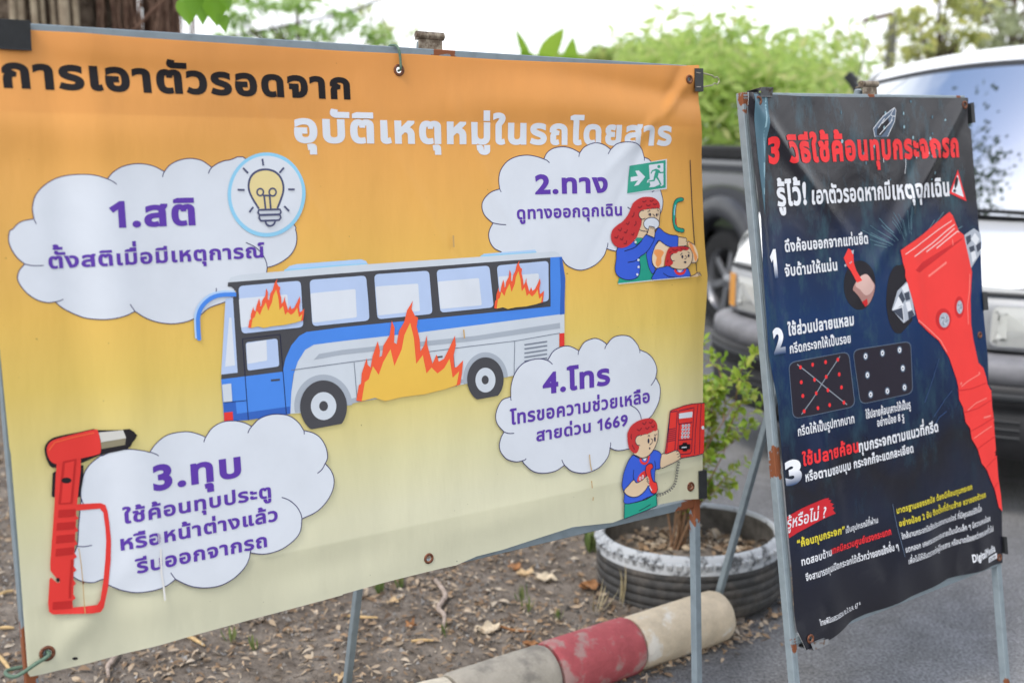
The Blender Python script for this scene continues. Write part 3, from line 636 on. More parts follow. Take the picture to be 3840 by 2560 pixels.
# woman and child drawing
w = Art(S1, .0018); S_ = lambda s, n=4: spline(pts('J', s), n); SC_ = lambda s, n=4: spline(pts('J', s), n, True)
OW = 3.0
def shp(A_, mat, P, outl=True, wd=OW):
    A_.fill(mat, P)
    if outl: A_.stroke(OUT, P, wd, closed=True)
w.fill(CREAM, SC_('740,1025 800,1045 860,1075 840,1110 808,1200 795,1280 760,1302 710,1298 680,1260 665,1190 685,1095'), SC_('1050,1020 1108,1050 1150,1130 1156,1200 1130,1245 1085,1246 1088,1150 1066,1080'))
w.fill(ORNG, SC_('700,1110 760,1110 800,1140 770,1190 770,1250 730,1292 705,1250 720,1190 690,1150', 2), SC_('1060,1030 1100,1060 1120,1120 1150,1190 1125,1235 1110,1160 1080,1100', 2))
w.stroke(OUT, S_('740,1020 690,1090 665,1180 675,1255 710,1300 765,1303'), OW); w.stroke(OUT, S_('1050,1018 1110,1052'), OW); w.stroke(OUT, S_('1156,1202 1135,1242 1085,1246'), OW)
shp(w, TEAL, pts('J', '500,985 560,985 600,1150 640,1330 690,1360 660,1427 300,1462 315,1412'), False)
shp(w, COAT, SC_('738,878 800,925 870,955 950,970 946,1076 862,1080 800,1050 742,1012 705,1060 675,1140 665,1200 672,1265 700,1300 690,1350 665,1358 630,1290 612,1210 606,1140 660,1060 690,985 700,935', 3))
shp(w, COAT, SC_('300,1090 285,1200 272,1310 292,1372 345,1410 420,1426 500,1405 534,1350 538,1260 526,1195 600,1140 655,1068 690,985 605,950 550,1015 495,1058 470,1010 440,1030', 3))
w.stroke(OUT, S_('370,1125 480,1085 555,1015'), OW * 1.2); w.stroke(OUT, S_('405,1243 480,1228 535,1195'), OW * 1.2)
shp(w, SKIN, pts('J', '950,975 1028,985 1040,1008 1030,1020 1052,1035 1035,1045 1050,1062 1010,1072 946,1076'))
shp(w, SKIN, pts('J', '520,900 600,915 608,932 565,985 500,980'), False)
shp(w, SKIN, SC_('545,700 600,685 650,680 740,678 752,720 745,790 738,850 690,905 600,917 530,900 545,850 550,790', 3))
w.fill(HAIR, SC_('440,665 465,615 540,566 620,556 690,570 735,610 750,655 738,680 715,668 695,680 668,672 645,686 615,678 592,692 560,692 530,722 545,780 548,840 528,900 505,965 470,1015 420,1062 360,1088 300,1085 245,1040 226,980 238,910 285,858 350,812 405,745', 3))
w.fill(SKIN, ell('J', 556, 744, 36, 44, 28)); w.stroke(OUT, S_('590,782 555,790 525,765 522,730 545,702 575,700'), OW)
for s_ in ('555,600 575,610 600,596', '635,595 655,605 678,590', '597,638 618,650 645,640', '672,628 695,638 715,625', '510,660 530,670 555,652', '470,715 465,750 445,768', '488,810 490,840 470,858', '385,830 405,845 420,815', '300,895 325,910 340,880', '365,925 385,930 400,900', '440,945 460,955 470,930', '262,978 290,985 302,958', '320,995 345,1005 355,975', '360,1045 385,1045 392,1015'): w.stroke(HAIRD, S_(s_), 4.2, level=False)
shp(w, WHITE, ell('J', 656, 838, 85, 66, 40))
shp(w, SKIN, pts('J', '632,862 690,875 694,940 686,984 606,952 620,905'))
for s_ in ('640,868 645,890', '658,872 660,895', '674,876 674,898', '612,712 640,700 632,690', '715,692 735,705', '668,735 690,755 680,765'): w.stroke(OUT, pts('J', s_), 2.6)
w.fill(OUT, ell('J', 640, 742, 10, 16, 16), ell('J', 711, 744, 9, 15, 16))
for s_ in ('620,730 632,735', '618,744 632,745', '722,735 732,728', '722,746 733,745'): w.stroke(OUT, pts('J', s_), 2)
# child
shp(w, COAT, SC_('790,1290 840,1278 905,1315 970,1322 1040,1305 1056,1330 1062,1390 900,1405 668,1425 690,1350 720,1305', 3))
w.stroke(OUT, S_('785,1355 850,1392 960,1400 1060,1390'), OW); w.stroke(RED, S_('908,1318 930,1352 962,1362 1000,1350 1020,1312'), 10, level=True); w.fill(WHITE, S_('932,1322 962,1346 996,1318')); 
shp(w, SKIN, pts('J', '1066,1384 1110,1370 1140,1345 1160,1345 1182,1384 1165,1378 1140,1392 1075,1394'), False); w.stroke(OUT, S_('1062,1390 1115,1370 1145,1342'), OW)
for s_ in ('1152,1345 1170,1372', '1163,1340 1184,1385', '1145,1350 1158,1380'): w.stroke(OUT, pts('J', s_), 2.4)
shp(w, SKIN, SC_('850,1160 900,1110 960,1085 1040,1080 1075,1115 1092,1170 1080,1240 1040,1295 985,1316 920,1310 865,1290 840,1240', 3))
w.fill(HAIR, SC_('855,1088 930,1078 1000,1078 1052,1090 1045,1112 1020,1118 995,1112 970,1130 945,1126 925,1145 885,1152 862,1180 880,1225 890,1245 872,1270 835,1280 800,1268 808,1200 825,1130', 3)); w.fill(SKIN, ell('J', 892, 1190, 30, 36, 24)); w.stroke(OUT, S_('905,1225 880,1225 862,1195 868,1165 890,1153'), OW)
w.fill(OUT, ell('J', 985, 1183, 10, 17, 16), ell('J', 1050, 1172, 10, 16, 16), ell('J', 1014, 1240, 14, 10, 16))
for s_ in ('963,1165 985,1145 978,1140', '1038,1132 1060,1145', '1012,1170 1032,1185 1018,1205 1005,1205'): w.stroke(OUT, pts('J', s_), 2.6)
for s_ in ('880,1108 910,1118 940,1105', '965,1098 1005,1108 1022,1095', '845,1140 870,1130', '825,1240 835,1215'): w.stroke(HAIRD, S_(s_), 3.4)
w.fill(WHITE, *[ell('J', x, y, 12, 13, 16) for x, y in ((480, 1030), (512, 1217), (513, 1290), (500, 1368))])
w.stroke(WHITE, pts('J', '300,1466 660,1430 900,1409 1062,1394'), 3)
w.build('woman_and_child_drawing', banner1)
h = Art(S1, .0014); hp = S_('985,580 935,598 912,650 905,755 912,835 935,890 995,910', 6); h.stroke(OUT, hp, 17.5, level=True); h.fill(OUT, ell('J', 985, 583, 23, 21), ell('J', 993, 908, 25, 24)); h.stroke(TEAL, hp, 12.5, level=True); h.fill(TEAL, ell('J', 985, 583, 16, 14), ell('J', 993, 908, 18, 17)); h.stroke(SKY, S_('920,640 910,700 908,750'), 5, level=True); h.stroke(DRED, S_('925,775 922,815 930,850'), 6, level=True)
h.stroke(OUT, pts('J', '1067,170 1080,420 1095,700 1108,900 1120,1062'), 4); h.stroke(OUT, pts('J', '1136,1245 1141,1336'), 3); h.build('door_drawing', banner1)
# bus
def DE(s): return pts('D', s)
def Eq(s): return pts('E', s)
def rq(q, r=.10, n=5):
    """rounded quad"""
    q = np.asarray(q); o = []
    for i in range(4):
        p, a_, b_ = q[i], q[i - 1], q[(i + 1) % 4]; da, db = (a_ - p), (b_ - p); L_ = min(np.linalg.norm(da), np.linalg.norm(db)) * r
        s0 = p + da / np.linalg.norm(da) * L_; s1 = p + db / np.linalg.norm(db) * L_
        for t in np.linspace(0, 1, n): o.append((1 - t) ** 2 * s0 + 2 * (1 - t) * t * p + t * t * s1)
    return np.array(o)
def wheel(fr, cx, cy, rx, ry, bot):
    e_ = ell(fr, cx, cy, rx, ry, 72); l0, l1 = pts(fr, bot); k = (l1[1] - l0[1]) / (l1[0] - l0[0]); e_[:, 1] = np.minimum(e_[:, 1], l0[1] + k * (e_[:, 0] - l0[0])); return e_
b = Art(S1, .0012)
b.fill(LSKY, X(('D', '1935,302 1975,268 2020,256'), ('E', '130,222 165,235 178,264')), X(('E', '935,207 965,185 1310,157 1322,182')))
b.stroke(SKY, X(('D', '1940,300 2334,268'), ('E', '176,258')), 9); b.stroke(SKY, X(('E', '945,203 1320,178')), 8)
b.fill(PALE, X(('D', '1552,380 1570,345 1640,328'), ('E', '0,268 900,208 1440,168 1470,180 1490,206 1415,213 0,322')))
b.fill(CHAR, X(('D', '1552,380'), ('E', '0,318 1415,210 1440,560 0,700'), ('D', '2180,730 2100,740 2030,780 1980,870 1950,988 1505,1042 1508,1003 1618,995 1585,480 1606,475 1606,436 1575,410 1550,408')))
b.fill(GLASS, X(('D', '1535,490 1585,480 1618,995 1505,1008 1520,760'))); b.fill(GLASS2, X(('D', '1560,620 1575,620 1600,945 1532,955')))
b.fill(PALE, X(('D', '1978,1275 1985,1130 2005,1000 2030,920 2080,840 2140,805'), ('E', '0,780 520,720 1510,590 1510,725 1475,727 1475,960 1000,1045 110,1195 30,1215'), ('D', '2200,1260')))
b.fill(BLUE, X(('D', '1925,992 1945,900 1985,810 2040,745 2090,718'), ('E', '0,686 1413,545 1413,210 1490,205 1512,330 1512,592 520,722 0,780'), ('D', '2140,805 2080,840 2030,920 2000,1010 1985,1130 1978,1275 1945,1280')), X(('D', '1505,1040 1930,988 1978,1275 1690,1318 1525,1327 1515,1180')))
b.fill(DBLUE, X(('E', '1475,210 1492,208 1515,350 1510,595 1478,600 1485,400')), X(('D', '1520,1200 1603,1190 1612,1275 1975,1225 1978,1275 1690,1318 1525,1325')))
b.fill(MIDG, X(('D', '2138,908 2175,868'), ('E', '0,840 900,745 1478,655 1480,692 900,778 0,872')), wheel('D', 2203, 1222, 198, 214, '1985,1272 2420,1212'), wheel('E', 975, 1040, 152, 184, '800,1078 1140,1022'), X(('E', '30,1215 110,1195 500,1120 850,1060 850,1035 110,1160 30,1180')))
WINS = [(DE('1622,405 2050,368 2068,685 1645,730'), DE('1625,490 1958,462 1972,635 1640,690')), (DE('2110,363 2497,333 2520,640 2130,680'), DE('2116,455 2424,425 2434,618 2131,656')), (DE('2552,325 2926,300 2949,595 2572,632'), Eq('226,408 518,388 530,575 242,606')), (Eq('642,295 1000,265 1030,550 668,587'), Eq('650,375 930,350 948,535 668,562')), (Eq('1050,265 1400,233 1400,508 1075,545'), Eq('1062,340 1330,318 1335,480 1078,512')), (DE('1672,790 1890,762 1903,952 1685,982'), DE('1676,796 1815,772 1820,912 1684,936'))]
b.fill(GLASS, *[rq(q, .1) for q, _ in WINS]); b.fill(GLASS2, *[rq(q, .06) for _, q in WINS])
for s_ in ('1650,765 1690,1318', '1908,735 1950,1278', '1520,1197 1676,1185', '1650,765 1908,735'): b.stroke(OUT, DE(s_), 2.6)
for q in (X(('D', '1985,978'), ('E', '0,930 870,815 1180,778 1478,725')), X(('E', '80,925 100,1190')), X(('E', '1172,778 1168,1000')), X(('E', '755,850 775,1090'))): b.stroke(PGREY, q, 2.6)
for y in (805, 833, 862, 890, 917): b.stroke(PGREY, X(('E', f'1238,{y} 1393,{y - 23}')), 5)
b.stroke(CHAR, DE('1845,1048 1906,1042'), 7); b.stroke(CHAR, Eq('640,890 682,885'), 6)
b.fill(RED, X(('E', '1475,728 1508,724 1510,812 1478,816')), X(('D', '1523,1267 1583,1260 1586,1318 1525,1325'))); b.fill(PALE, DE('1510,1076 1572,1068 1580,1190 1520,1195'))
mp_ = spline(DE('1606,462 1500,466 1430,490 1372,545 1347,610 1346,680 1352,768'), 5); b.stroke(LSKY, mp_ - (4, 4), 22, level=True); b.stroke(BLUE, mp_, 16, level=True); b.fill(BLUE, ell('D', 1352, 764, 15, 12, 16))
b.fill(CHAR, wheel('D', 2203, 1228, 160, 181, '2125,1380 2310,1346'), wheel('E', 972, 1042, 124, 152, '895,1182 1040,1155')); b.fill(PALE, ell('D', 2203, 1222, 87, 95), ell('E', 972, 1045, 68, 84)); b.fill(CHAR, ell('D', 2203, 1222, 30, 34), ell('E', 970, 1044, 24, 30))
FO = np.array([[float(q) for q in p.split(',')] for p in '92,1185 110,1080 125,1070 130,1000 165,895 170,940 190,960 205,880 240,780 255,850 250,890 268,880 278,810 320,740 335,640 355,690 350,790 368,800 385,710 420,650 440,570 480,505 470,560 495,610 515,620 505,680 525,770 530,850 555,810 575,740 575,800 600,890 612,935 640,870 655,920 690,900 720,840 765,742 770,810 755,880 760,960 778,955 820,910 812,1000 800,1075 700,1105 600,1130 560,1140 400,1160 290,1187 220,1165 130,1190'.split()])
FI = np.array([[float(q) for q in p.split(',')] for p in '128,1188 150,1060 177,1040 205,950 245,1010 275,925 325,835 352,950 375,895 402,835 420,740 460,655 485,760 500,935 545,875 570,1000 605,960 645,1000 690,965 727,900 748,1030 792,985 775,1078 700,1106 560,1141 400,1161 290,1188 220,1166'.split()])
def aff(P, fr, lb, rb, ap):
    A_ = np.array([[92, 1185, 1], [800, 1075, 1], [480, 505, 1]], float); T = np.linalg.solve(A_, pts(fr, f'{lb} {rb} {ap}')); return np.c_[P, np.ones(len(P))] @ T
for args in (('E', '92,1185', '800,1075', '480,505'), ('D', '1688,688', '2063,640', '1888,355'), ('E', '1030,556', '1358,515', '1200,230')):
    b.fill(FLAME, aff(FO, *args), level=True)
b.lift += b.step
for args in (('E', '92,1185', '800,1075', '480,505'), ('D', '1688,688', '2063,640', '1888,355'), ('E', '1030,556', '1358,515', '1200,230')):
    b.fill(YEL, aff(FI, *args), level=True)
b.build('burning_bus_drawing', banner1)
# third cloud and the hammer
GD = lambda s: pts('G', s)
c3 = cloud(base=.0042, lobes=[X(('G', '548,310 545,250 555,170 600,80 690,5'), ('D', '690,1562 760,1530 860,1513 960,1522 1012,1535')), DE('1012,1530 1060,1470 1140,1415 1260,1395 1340,1410 1395,1433'), DE('1395,1433 1440,1370 1510,1330 1590,1322 1660,1335 1710,1360'), DE('1710,1360 1760,1310 1830,1282 1900,1277 1970,1290 2030,1335 2065,1387'),
            X(('D', '2065,1387 2130,1405 2180,1440 2215,1500 2227,1560'), ('G', '2222,40 2210,62')), GD('2210,62 2250,110 2270,170 2262,240 2220,320 2150,390 2050,438'), GD('2050,438 2040,520 2000,580 1920,640 1840,670 1770,678 1698,668'), GD('1698,668 1690,710 1660,770 1590,840 1500,890 1400,907 1310,900 1240,875 1188,848'), GD('1188,848 1130,890 1050,920 930,940 840,930 780,910 730,888'), GD('730,888 700,852 640,872 590,872 540,860 495,835 455,800'), GD('455,800 470,720 520,626 530,480 548,310')],
           hooks=[DE('1012,1532 1045,1543 1073,1558'), DE('1383,1467 1387,1450 1395,1433'), DE('1683,1405 1693,1382 1710,1360'), DE('2068,1414 2068,1400 2065,1387'), GD('2210,62 2190,100 2157,130'), GD('1913,292 1965,312 2015,355 2043,405 2050,438'), GD('1700,640 1702,652 1698,668'), GD('1188,848 1170,826 1155,803'), GD('520,626 570,628 622,620'), GD('562,338 552,312 545,292')])
c3.build('cloud_drawing', banner1)
a = Art(S1, .0048); a.text(PURPLE, '3.ทุบ', *GD('1036,231 1640,154'), 80, .042); a.text(PURPLE, 'ใช้ค้อนทุบประตู', *GD('833,459 1842,299'), 43, .034); a.text(PURPLE, 'หรือหน้าต่างแล้ว', *GD('818,650 1886,449'), 43, .034); a.text(PURPLE, 'รีบออกจากรถ', *GD('915,806 1812,626'), 43, .034)
[a.stroke(SCUFF, GD(s_), 2) for s_ in ('1066,535 1070,600', '1074,540 1078,602', '1083,545 1086,600', '1072,700 1076,765', '1080,695 1085,770', '1090,700 1092,760')]; a.stroke(SCUFF, GD('1085,640 1090,800 1105,900 1112,990'), 7); a.build('lettering', banner1)
NN = lambda s, n=0: (spline(pts('N', s), n, True) if n else pts('N', s))
m = Art(S1, .0050)
m.fill(BLACK, NN('45,270 50,210 90,165 160,140 300,115 420,90 440,100 640,95 680,88 735,135 700,190 660,240 470,285 330,345 140,382 80,362', 2), NN('130,405 105,420 98,590 105,602 135,602'), NN('320,360 340,366 338,460 312,602 295,602'))
HO = NN('135,345 320,300 318,400 300,560 290,655 470,648 505,662 522,710 535,800 548,930 545,1080 525,1280 490,1430 465,1462 400,1470 110,1482 80,1462 73,1400 84,1215 95,1205 140,1245 162,1242 90,1155 88,1100 110,800 120,640 125,500')
HI = NN('283,703 465,690 490,720 505,830 512,930 505,1080 490,1230 465,1370 440,1408 260,1430 255,1380 280,1360 262,1330 265,1270 282,1250 262,1220 265,1165 287,1150 265,1120 268,1065 289,1050 270,1020 272,965 294,955 275,920 278,865 300,855 280,820 283,770 304,765 283,735')
m.holed(RED, HO, HI); m.fill(SILV, NN('455,118 632,97 652,150 646,207 475,242 470,180')); m.fill(SILD, NN('470,192 650,157 646,207 475,242')); m.fill(BLACK, NN('630,92 680,87 737,135 660,238 646,207 653,150'))
m.fill(RED, NN('60,260 70,205 110,172 180,150 300,122 425,94 448,108 466,180 470,262 440,285 320,312 200,340 130,352 85,325', 2))
m.fill(DRED, NN('180,332 285,312 255,650 148,655'), NN('150,697 278,690 272,745 147,755'), NN('138,795 275,785 270,840 135,850'), NN('135,890 272,878 268,935 130,950'), NN('130,990 265,975 262,1030 128,1045'), NN('108,1390 252,1378 248,1435 105,1445'))
m.fill(RED, NN('198,345 268,330 238,640 168,645')); m.stroke(DRED, NN('252,1070 245,1180 238,1280 236,1360'), 8); m.fill(BLACK, ell('N', 208, 475, 38, 22, 24), ell('N', 146, 1222, 14, 16, 16)); m.stroke(FLAME, NN('75,250 120,190 250,155 420,120'), 5)
m.build('hammer_drawing', banner1)
# fourth cloud, boy at the telephone
HH = lambda s: pts('H', s)
c4 = cloud(base=.0042, lobes=[Eq('1143,1158 1145,1080 1170,1000 1220,935 1290,905 1350,900 1393,912'), Eq('1393,910 1430,850 1480,820 1530,812 1570,825 1605,845'), Eq('1605,845 1640,790 1690,765 1730,762 1770,780 1797,802'), Eq('1797,802 1840,755 1900,740 1960,752 2005,800 2022,838'), Eq('2022,838 2080,865 2120,910 2140,970 2132,1028'), Eq('2132,1028 2158,1080 2162,1130 2150,1200 2110,1280 2080,1310'), Eq('2080,1310 2035,1400 1960,1505 1940,1515 1890,1525 1850,1520 1822,1505'),
            X(('E', '1822,1505'), ('H', '1815,0 1795,40 1750,90 1690,120 1630,130 1560,115 1512,75')), HH('1512,75 1450,115 1370,130 1300,118 1245,75 1222,45'), X(('H', '1222,45 1180,52 1120,35 1085,0'), ('E', '1070,1520 1066,1480 1080,1430 1098,1398')), Eq('1098,1398 1055,1350 1040,1300 1050,1240 1085,1180 1143,1158')],
           hooks=[Eq('1145,1184 1142,1170 1143,1158'), Eq('1393,911 1410,922 1425,937'), Eq('1600,872 1601,858 1605,845'), Eq('1782,833 1788,816 1797,802'), Eq('2023,860 2024,850 2022,838'), Eq('2132,1028 2118,1056 2100,1082'), Eq('1960,1215 2000,1240 2025,1275 2035,1312'), Eq('1825,1470 1826,1488 1822,1505'), HH('1493,38 1500,55 1512,75'), HH('1222,45 1238,40 1250,30'), Eq('1098,1398 1130,1408 1166,1407')])
c4.build('cloud_drawing', banner1)
a = Art(S1, .0048); a.text(PURPLE, '4.โทร', *Eq('1360,1133 1820,1073'), 66, .042); a.text(PURPLE, 'โทรขอความช่วยเหลือ', *Eq('1138,1345 2092,1196'), 41, .032); a.text(PURPLE, 'สายด่วน 1669', *Eq('1318,1463 1942,1350'), 37, .032); a.build('lettering', banner1)
k = Art(S1, .0050); K_ = lambda s, n=3: spline(pts('K', s), n, True); KS = lambda s: spline(pts('K', s), 4); KP = lambda s: pts('K', s)
k.fill(RED, KP('630,680 640,620 660,450 690,185 720,165 850,120 950,100 1105,88 1098,400 1092,650 1085,680 1000,705 820,735 700,700')); k.stroke(OUT, KP('630,680 640,620 660,450 690,185 720,165 850,120 950,100 1105,88'), OW); k.stroke(OUT, KP('815,735 1000,705 1085,682 1094,650'), OW)
for s_ in ('790,180 975,142 950,520 945,650 930,680 810,690', '785,335 950,315', '785,522 945,512', '770,180 745,640', '690,195 770,180', '690,195 650,670', '1022,108 990,420 980,690', '1062,98 1045,400 1040,680', '790,185 780,300 795,350 785,520 778,640'): k.stroke(OUT, KP(s_), OW)
for i in range(7): k.stroke(OUT, KP(f'{672 - i * 2.5},{398 + i * 24} {750 - i},{382 + i * 23}'), 2.6)
k.fill(WHITE, KP('792,210 955,188 952,255 790,272'), *[ell('K', 838 + c * 36 - r * 3, 357 - c * 3 + r * 43, 15, 19, 18) for r in range(4) for c in range(3)], ell('K', 1080, 377, 17, 22, 20)); k.fill(OUT, *[ell('K', 838 + c * 36 - r * 3, 357 - c * 3 + r * 43, 6, 9, 10) for r in range(4) for c in range(3)])
k.fill(BLACK, KP('790,582 833,570 838,552 885,550 888,570 928,568 925,628 890,632 885,650 840,655 833,632 790,632')); k.fill(WHITE, KP('822,602 882,597 882,610 822,615'))
cu = []
cp = spline(KP('540,1165 600,1158 660,1130 715,1090 750,1040 768,980 778,900 785,830 798,750'), 14); s_l = np.r_[0, np.cumsum(np.linalg.norm(np.diff(cp, axis=0), axis=1))]
for q in np.linspace(0, s_l[-1], 260):
    p = np.array([np.interp(q, s_l, cp[:, 0]), np.interp(q, s_l, cp[:, 1])]); ph = q / s_l[-1] * 2 * np.pi * 17; cu.append(p + 4.6 * np.array([np.cos(ph), np.sin(ph)]))
k.stroke(OUT, np.array(cu), 2.0, rise=.0003, level=True); k.lift += .0003
shp(k, TEAL, KP('162,1270 300,1252 420,1217 535,1145 540,1290 400,1352 155,1447')); k.stroke(OUT, KS('328,1352 390,1320 465,1275'), OW)
shp(k, COAT, K_('265,698 330,735 420,742 495,640 590,690 580,850 525,875 520,1000 530,1140 430,1195 330,1240 165,1268 165,1165 150,1110 136,1050 150,920 190,800 225,735')); k.stroke(OUT, KS('270,870 265,940 275,990'), OW); k.stroke(OUT, KS('512,765 522,820 525,875'), OW)
shp(k, SKIN, K_('590,690 650,682 720,652 768,640 800,680 806,735 760,772 680,812 580,847', 3))
for s_ in ('752,655 775,650', '762,690 790,678', '772,722 803,702'): k.stroke(OUT, KP(s_), 2.6)
k.fill(RED, K_('312,1010 325,950 360,905 402,882 412,940 372,992')); k.stroke(WHITE, ell('K', 346, 975, 9, 20, 16), 3, closed=True); k.stroke(WHITE, ell('K', 378, 955, 9, 20, 16), 3, closed=True)
shp(k, SKIN, K_('270,990 215,1050 160,1115 190,1165 250,1190 320,1182 390,1130 440,1060 452,1015 430,950 408,955 380,985 330,1017 300,1022', 3))
k.stroke(RED, KS('342,738 358,782 398,796 430,770 446,705'), 9, level=True); k.fill(WHITE, KS('372,742 396,765 420,732'))
shp(k, SKIN, K_('265,680 300,560 340,475 400,450 460,432 540,390 548,460 540,530 510,610 470,670 420,716 360,731 300,705', 3))
k.fill(HAIR, K_('190,480 200,420 240,350 310,300 380,275 440,265 490,275 525,310 540,360 535,405 510,418 490,410 470,432 445,436 425,455 395,448 370,462 335,462 300,480 283,515 290,560 326,592 320,640 290,678 240,655 205,600')); k.fill(SKIN, ell('K', 328, 524, 42, 56, 28)); k.stroke(OUT, KS('338,585 300,575 283,525 300,480 335,465'), OW)
for s_ in ('362,320 390,338 412,305', '442,310 465,325 485,295', '300,395 330,410 358,378', '400,378 425,392 445,365', '470,355 490,372 510,345', '240,450 232,480 240,512', '245,580 262,610 275,635'): k.stroke(HAIRD, KS(s_), 4.2)
k.fill(OUT, ell('K', 436, 530, 11, 30, 18), ell('K', 510, 510, 11, 30, 18), ell('K', 450, 617, 8, 14, 14))
for s_ in ('428,485 440,462 450,480', '503,455 515,468 530,448', '462,505 482,515 478,550 448,580'): k.stroke(OUT, KS(s_), 2.6)
shp(k, RED, K_('405,850 412,825 440,800 475,798 490,840 465,872 470,930 500,1010 535,1020 547,1090 530,1137 490,1147 460,1110 440,1000 405,900', 3)); k.stroke(WHITE, KP('445,1040 462,1085 478,1115'), 4); k.fill(SKIN, KP('408,955 432,945 452,1000 440,1060 415,1040'))
for s_ in ('418,955 440,985', '415,975 446,1008', '420,1000 446,1030'): k.stroke(OUT, KP(s_), 2.6)
k.build('boy_at_telephone_drawing', banner1)
# weather marks
a = Art(S1, .0080, .00002)
a.stroke(STAIN, X(('N', '300,980 318,1100 330,1230 335,1300 340,1400 345,1470')), 3); a.fill(ink('rust_drop', 120, 70, 40), ell('N', 334, 1240, 7, 14, 12)); a.stroke(STAIN, X(('E', '745,60 748,140')), 7)
for s_ in ('1675,0 1680,60 1690,110', '1690,180 1695,230', '1703,290 1700,315'): a.stroke(STAIN, X(('H', s_)), 4)
a.stroke(STAIN, X(('E', '815,700 820,760')), 6); a.fill(BLACK, ell('G', 502, 1385, 20, 11, 12))
a.build('weather_stain', banner1)
# ------------------------------------------------------------------ the dark board
root2 = thing('sign_stand', 'narrow black and navy window hammer poster on a grey steel stand', 'sign stand', (.95, 2.65, 0))
o2 = Vector(root2.location)
c2_ = lambda px, py: tuple(S2.pt(px, py) - o2)
leg2 = rusty_paint('worn_leg_paint', rgb(134, 146, 152), [(c2_(2785, 380), .05), (c2_(2925, 1730), .06), (c2_(2995, 2420), .045), (c2_(3775, 2560), .03), (c2_(3635, 365), .03)])
rail2 = rusty_paint('worn_rail_paint', rgb(134, 146, 152), [(c2_(3270, 360), .03), (c2_(3610, 362), .04)])
frame(S2, BW2, BH2, root2, leg2, rail2, 0.0, (3285, 343), tuple(at_z(2662, 2346)), groove=True, du=.016)
edge2 = X(('C', '412,640 590,652 800,660 1200,668 1935,670'), ('C', '1945,672 1950,870 1968,885 2025,1568'), ('F', '2033,60 2045,400 2055,580 2085,900 2090,1080 2110,1105 2135,1568'), ('I', '2148,20 2180,390 2188,745 2000,795 1800,852 1600,945 1400,1022 1150,1140 940,1268 805,1332'), ('I', '765,1200 662,0'), ('F', '632,1200 570,880 530,300'), ('C', '515,1500 440,900'))
EY2 = [(3613, 395, .0105), (3672, 1256, .0085), (3747, 2089, .0095), (3020, 2389, .0105), (2827, 382, .010)]
banner2 = banner(S2, edge2, [hole(S2, x, y, r * .5) for x, y, r in EY2], dark_vinyl(), root2, BW2, BH2, [(-.01, .03), (1.17, 1.215)], hemback)
for x, y, r in EY2: eyelet(S2, x, y, r, banner2)
Q = {n: ink('poster_' + n, *c) for n, c in dict(red=(236, 56, 60), white=(226, 228, 232), yellow=(216, 200, 62), teal=(88, 120, 134), paleteal=(150, 184, 194), shadow=(40, 38, 44), panel=(44, 40, 50), grey=(140, 148, 156), hammer=(240, 66, 62), hamhi=(250, 132, 122), hamdk=(204, 44, 48), pink=(246, 190, 186), brush=(196, 42, 50), skin=(214, 178, 168), skinlo=(176, 132, 124), steel=(176, 182, 192), steeld=(70, 76, 90), slate=(92, 108, 128), navyband=(52, 74, 112)).items()}
FF = lambda s: pts('F', s); CC = lambda s: pts('C', s); II = lambda s: pts('I', s); LL = lambda s: pts('L', s); MM = lambda s, n=0: (spline(pts('M', s), n, True) if n else pts('M', s))
a = Art(S2, .0003, .00005)
a.fill(Q['teal'], X(('C', '445,650 560,652 566,900 560,1250 552,1480 500,1100'))); a.stroke(Q['paleteal'], CC('552,660 545,820 552,960 556,1150 552,1330'), 6)
a.fill(Q['shadow'], ell('F', 1195, 400, 108, 168, 40), ell('M', 285, 440, 58, 165, 30))
a.fill(Q['shadow'], FF('1395,420 1420,300 1500,250 1560,640 1480,730 1430,640'))
rr = np.random.default_rng(3)
for i in range(46):                                            # shards thrown off the hammer head
    an = rr.uniform(-2.9, .2); r0 = rr.uniform(120, 220); r1 = r0 + rr.uniform(50, 190); cx, cy = 1560, 190
    if abs(an + 1.35) < .25: continue
    p = FF(f'{cx + r0 * math.cos(an) * 1.1:.0f},{cy + r0 * math.sin(an) * .9:.0f} {cx + r1 * math.cos(an) * 1.1:.0f},{cy + r1 * math.sin(an) * .9:.0f}')
    a.stroke(Q['teal'], p, rr.uniform(1.5, 4))
for i in range(26): a.fill(Q['paleteal' if i % 2 else 'teal'], ell('C', rr.uniform(900, 1800), rr.uniform(690, 1250), rr.uniform(3, 8), rr.uniform(6, 15), 8), level=False)
for s_ in ('1640,1200 1700,1030 1740,900', '1700,1300 1780,1180 1830,1120', '1670,1420 1740,1300 1790,1260'): a.stroke(Q['navyband'], FF(s_), 4)
a.build('shattered_glass_drawing', banner2)
a = Art(S2, .0008, .00005)
sh_ = 'C'; a.fill(Q['slate'], CC('1290,885 1350,800 1425,742 1437,760 1430,835 1385,940 1295,940')); a.fill(Q['shadow'], CC('1310,890 1350,840 1380,800 1395,850 1370,900 1340,935 1310,930'))
for s_ in ('1285,885 1350,800 1425,742 1437,760 1430,835 1385,940', '1285,885 1297,942', '1330,925 1415,825', '1345,850 1400,790 1415,800 1400,850', '1320,880 1360,815', '1400,790 1425,742', '1415,800 1432,800', '1512,1060 1514,1130 1510,1190', '1358,1080 1360,1115'): a.stroke(Q['white'], CC(s_), 3)
a.build('glass_shard_drawing', banner2)
a = Art(S2, .001); a.text(Q['red'], '3 วิธีใช้ค้อนทุบกระจกรถ', *CC('583,1108 1884,1072'), 79, .05); a.build('lettering', banner2, 'red headline lettering')
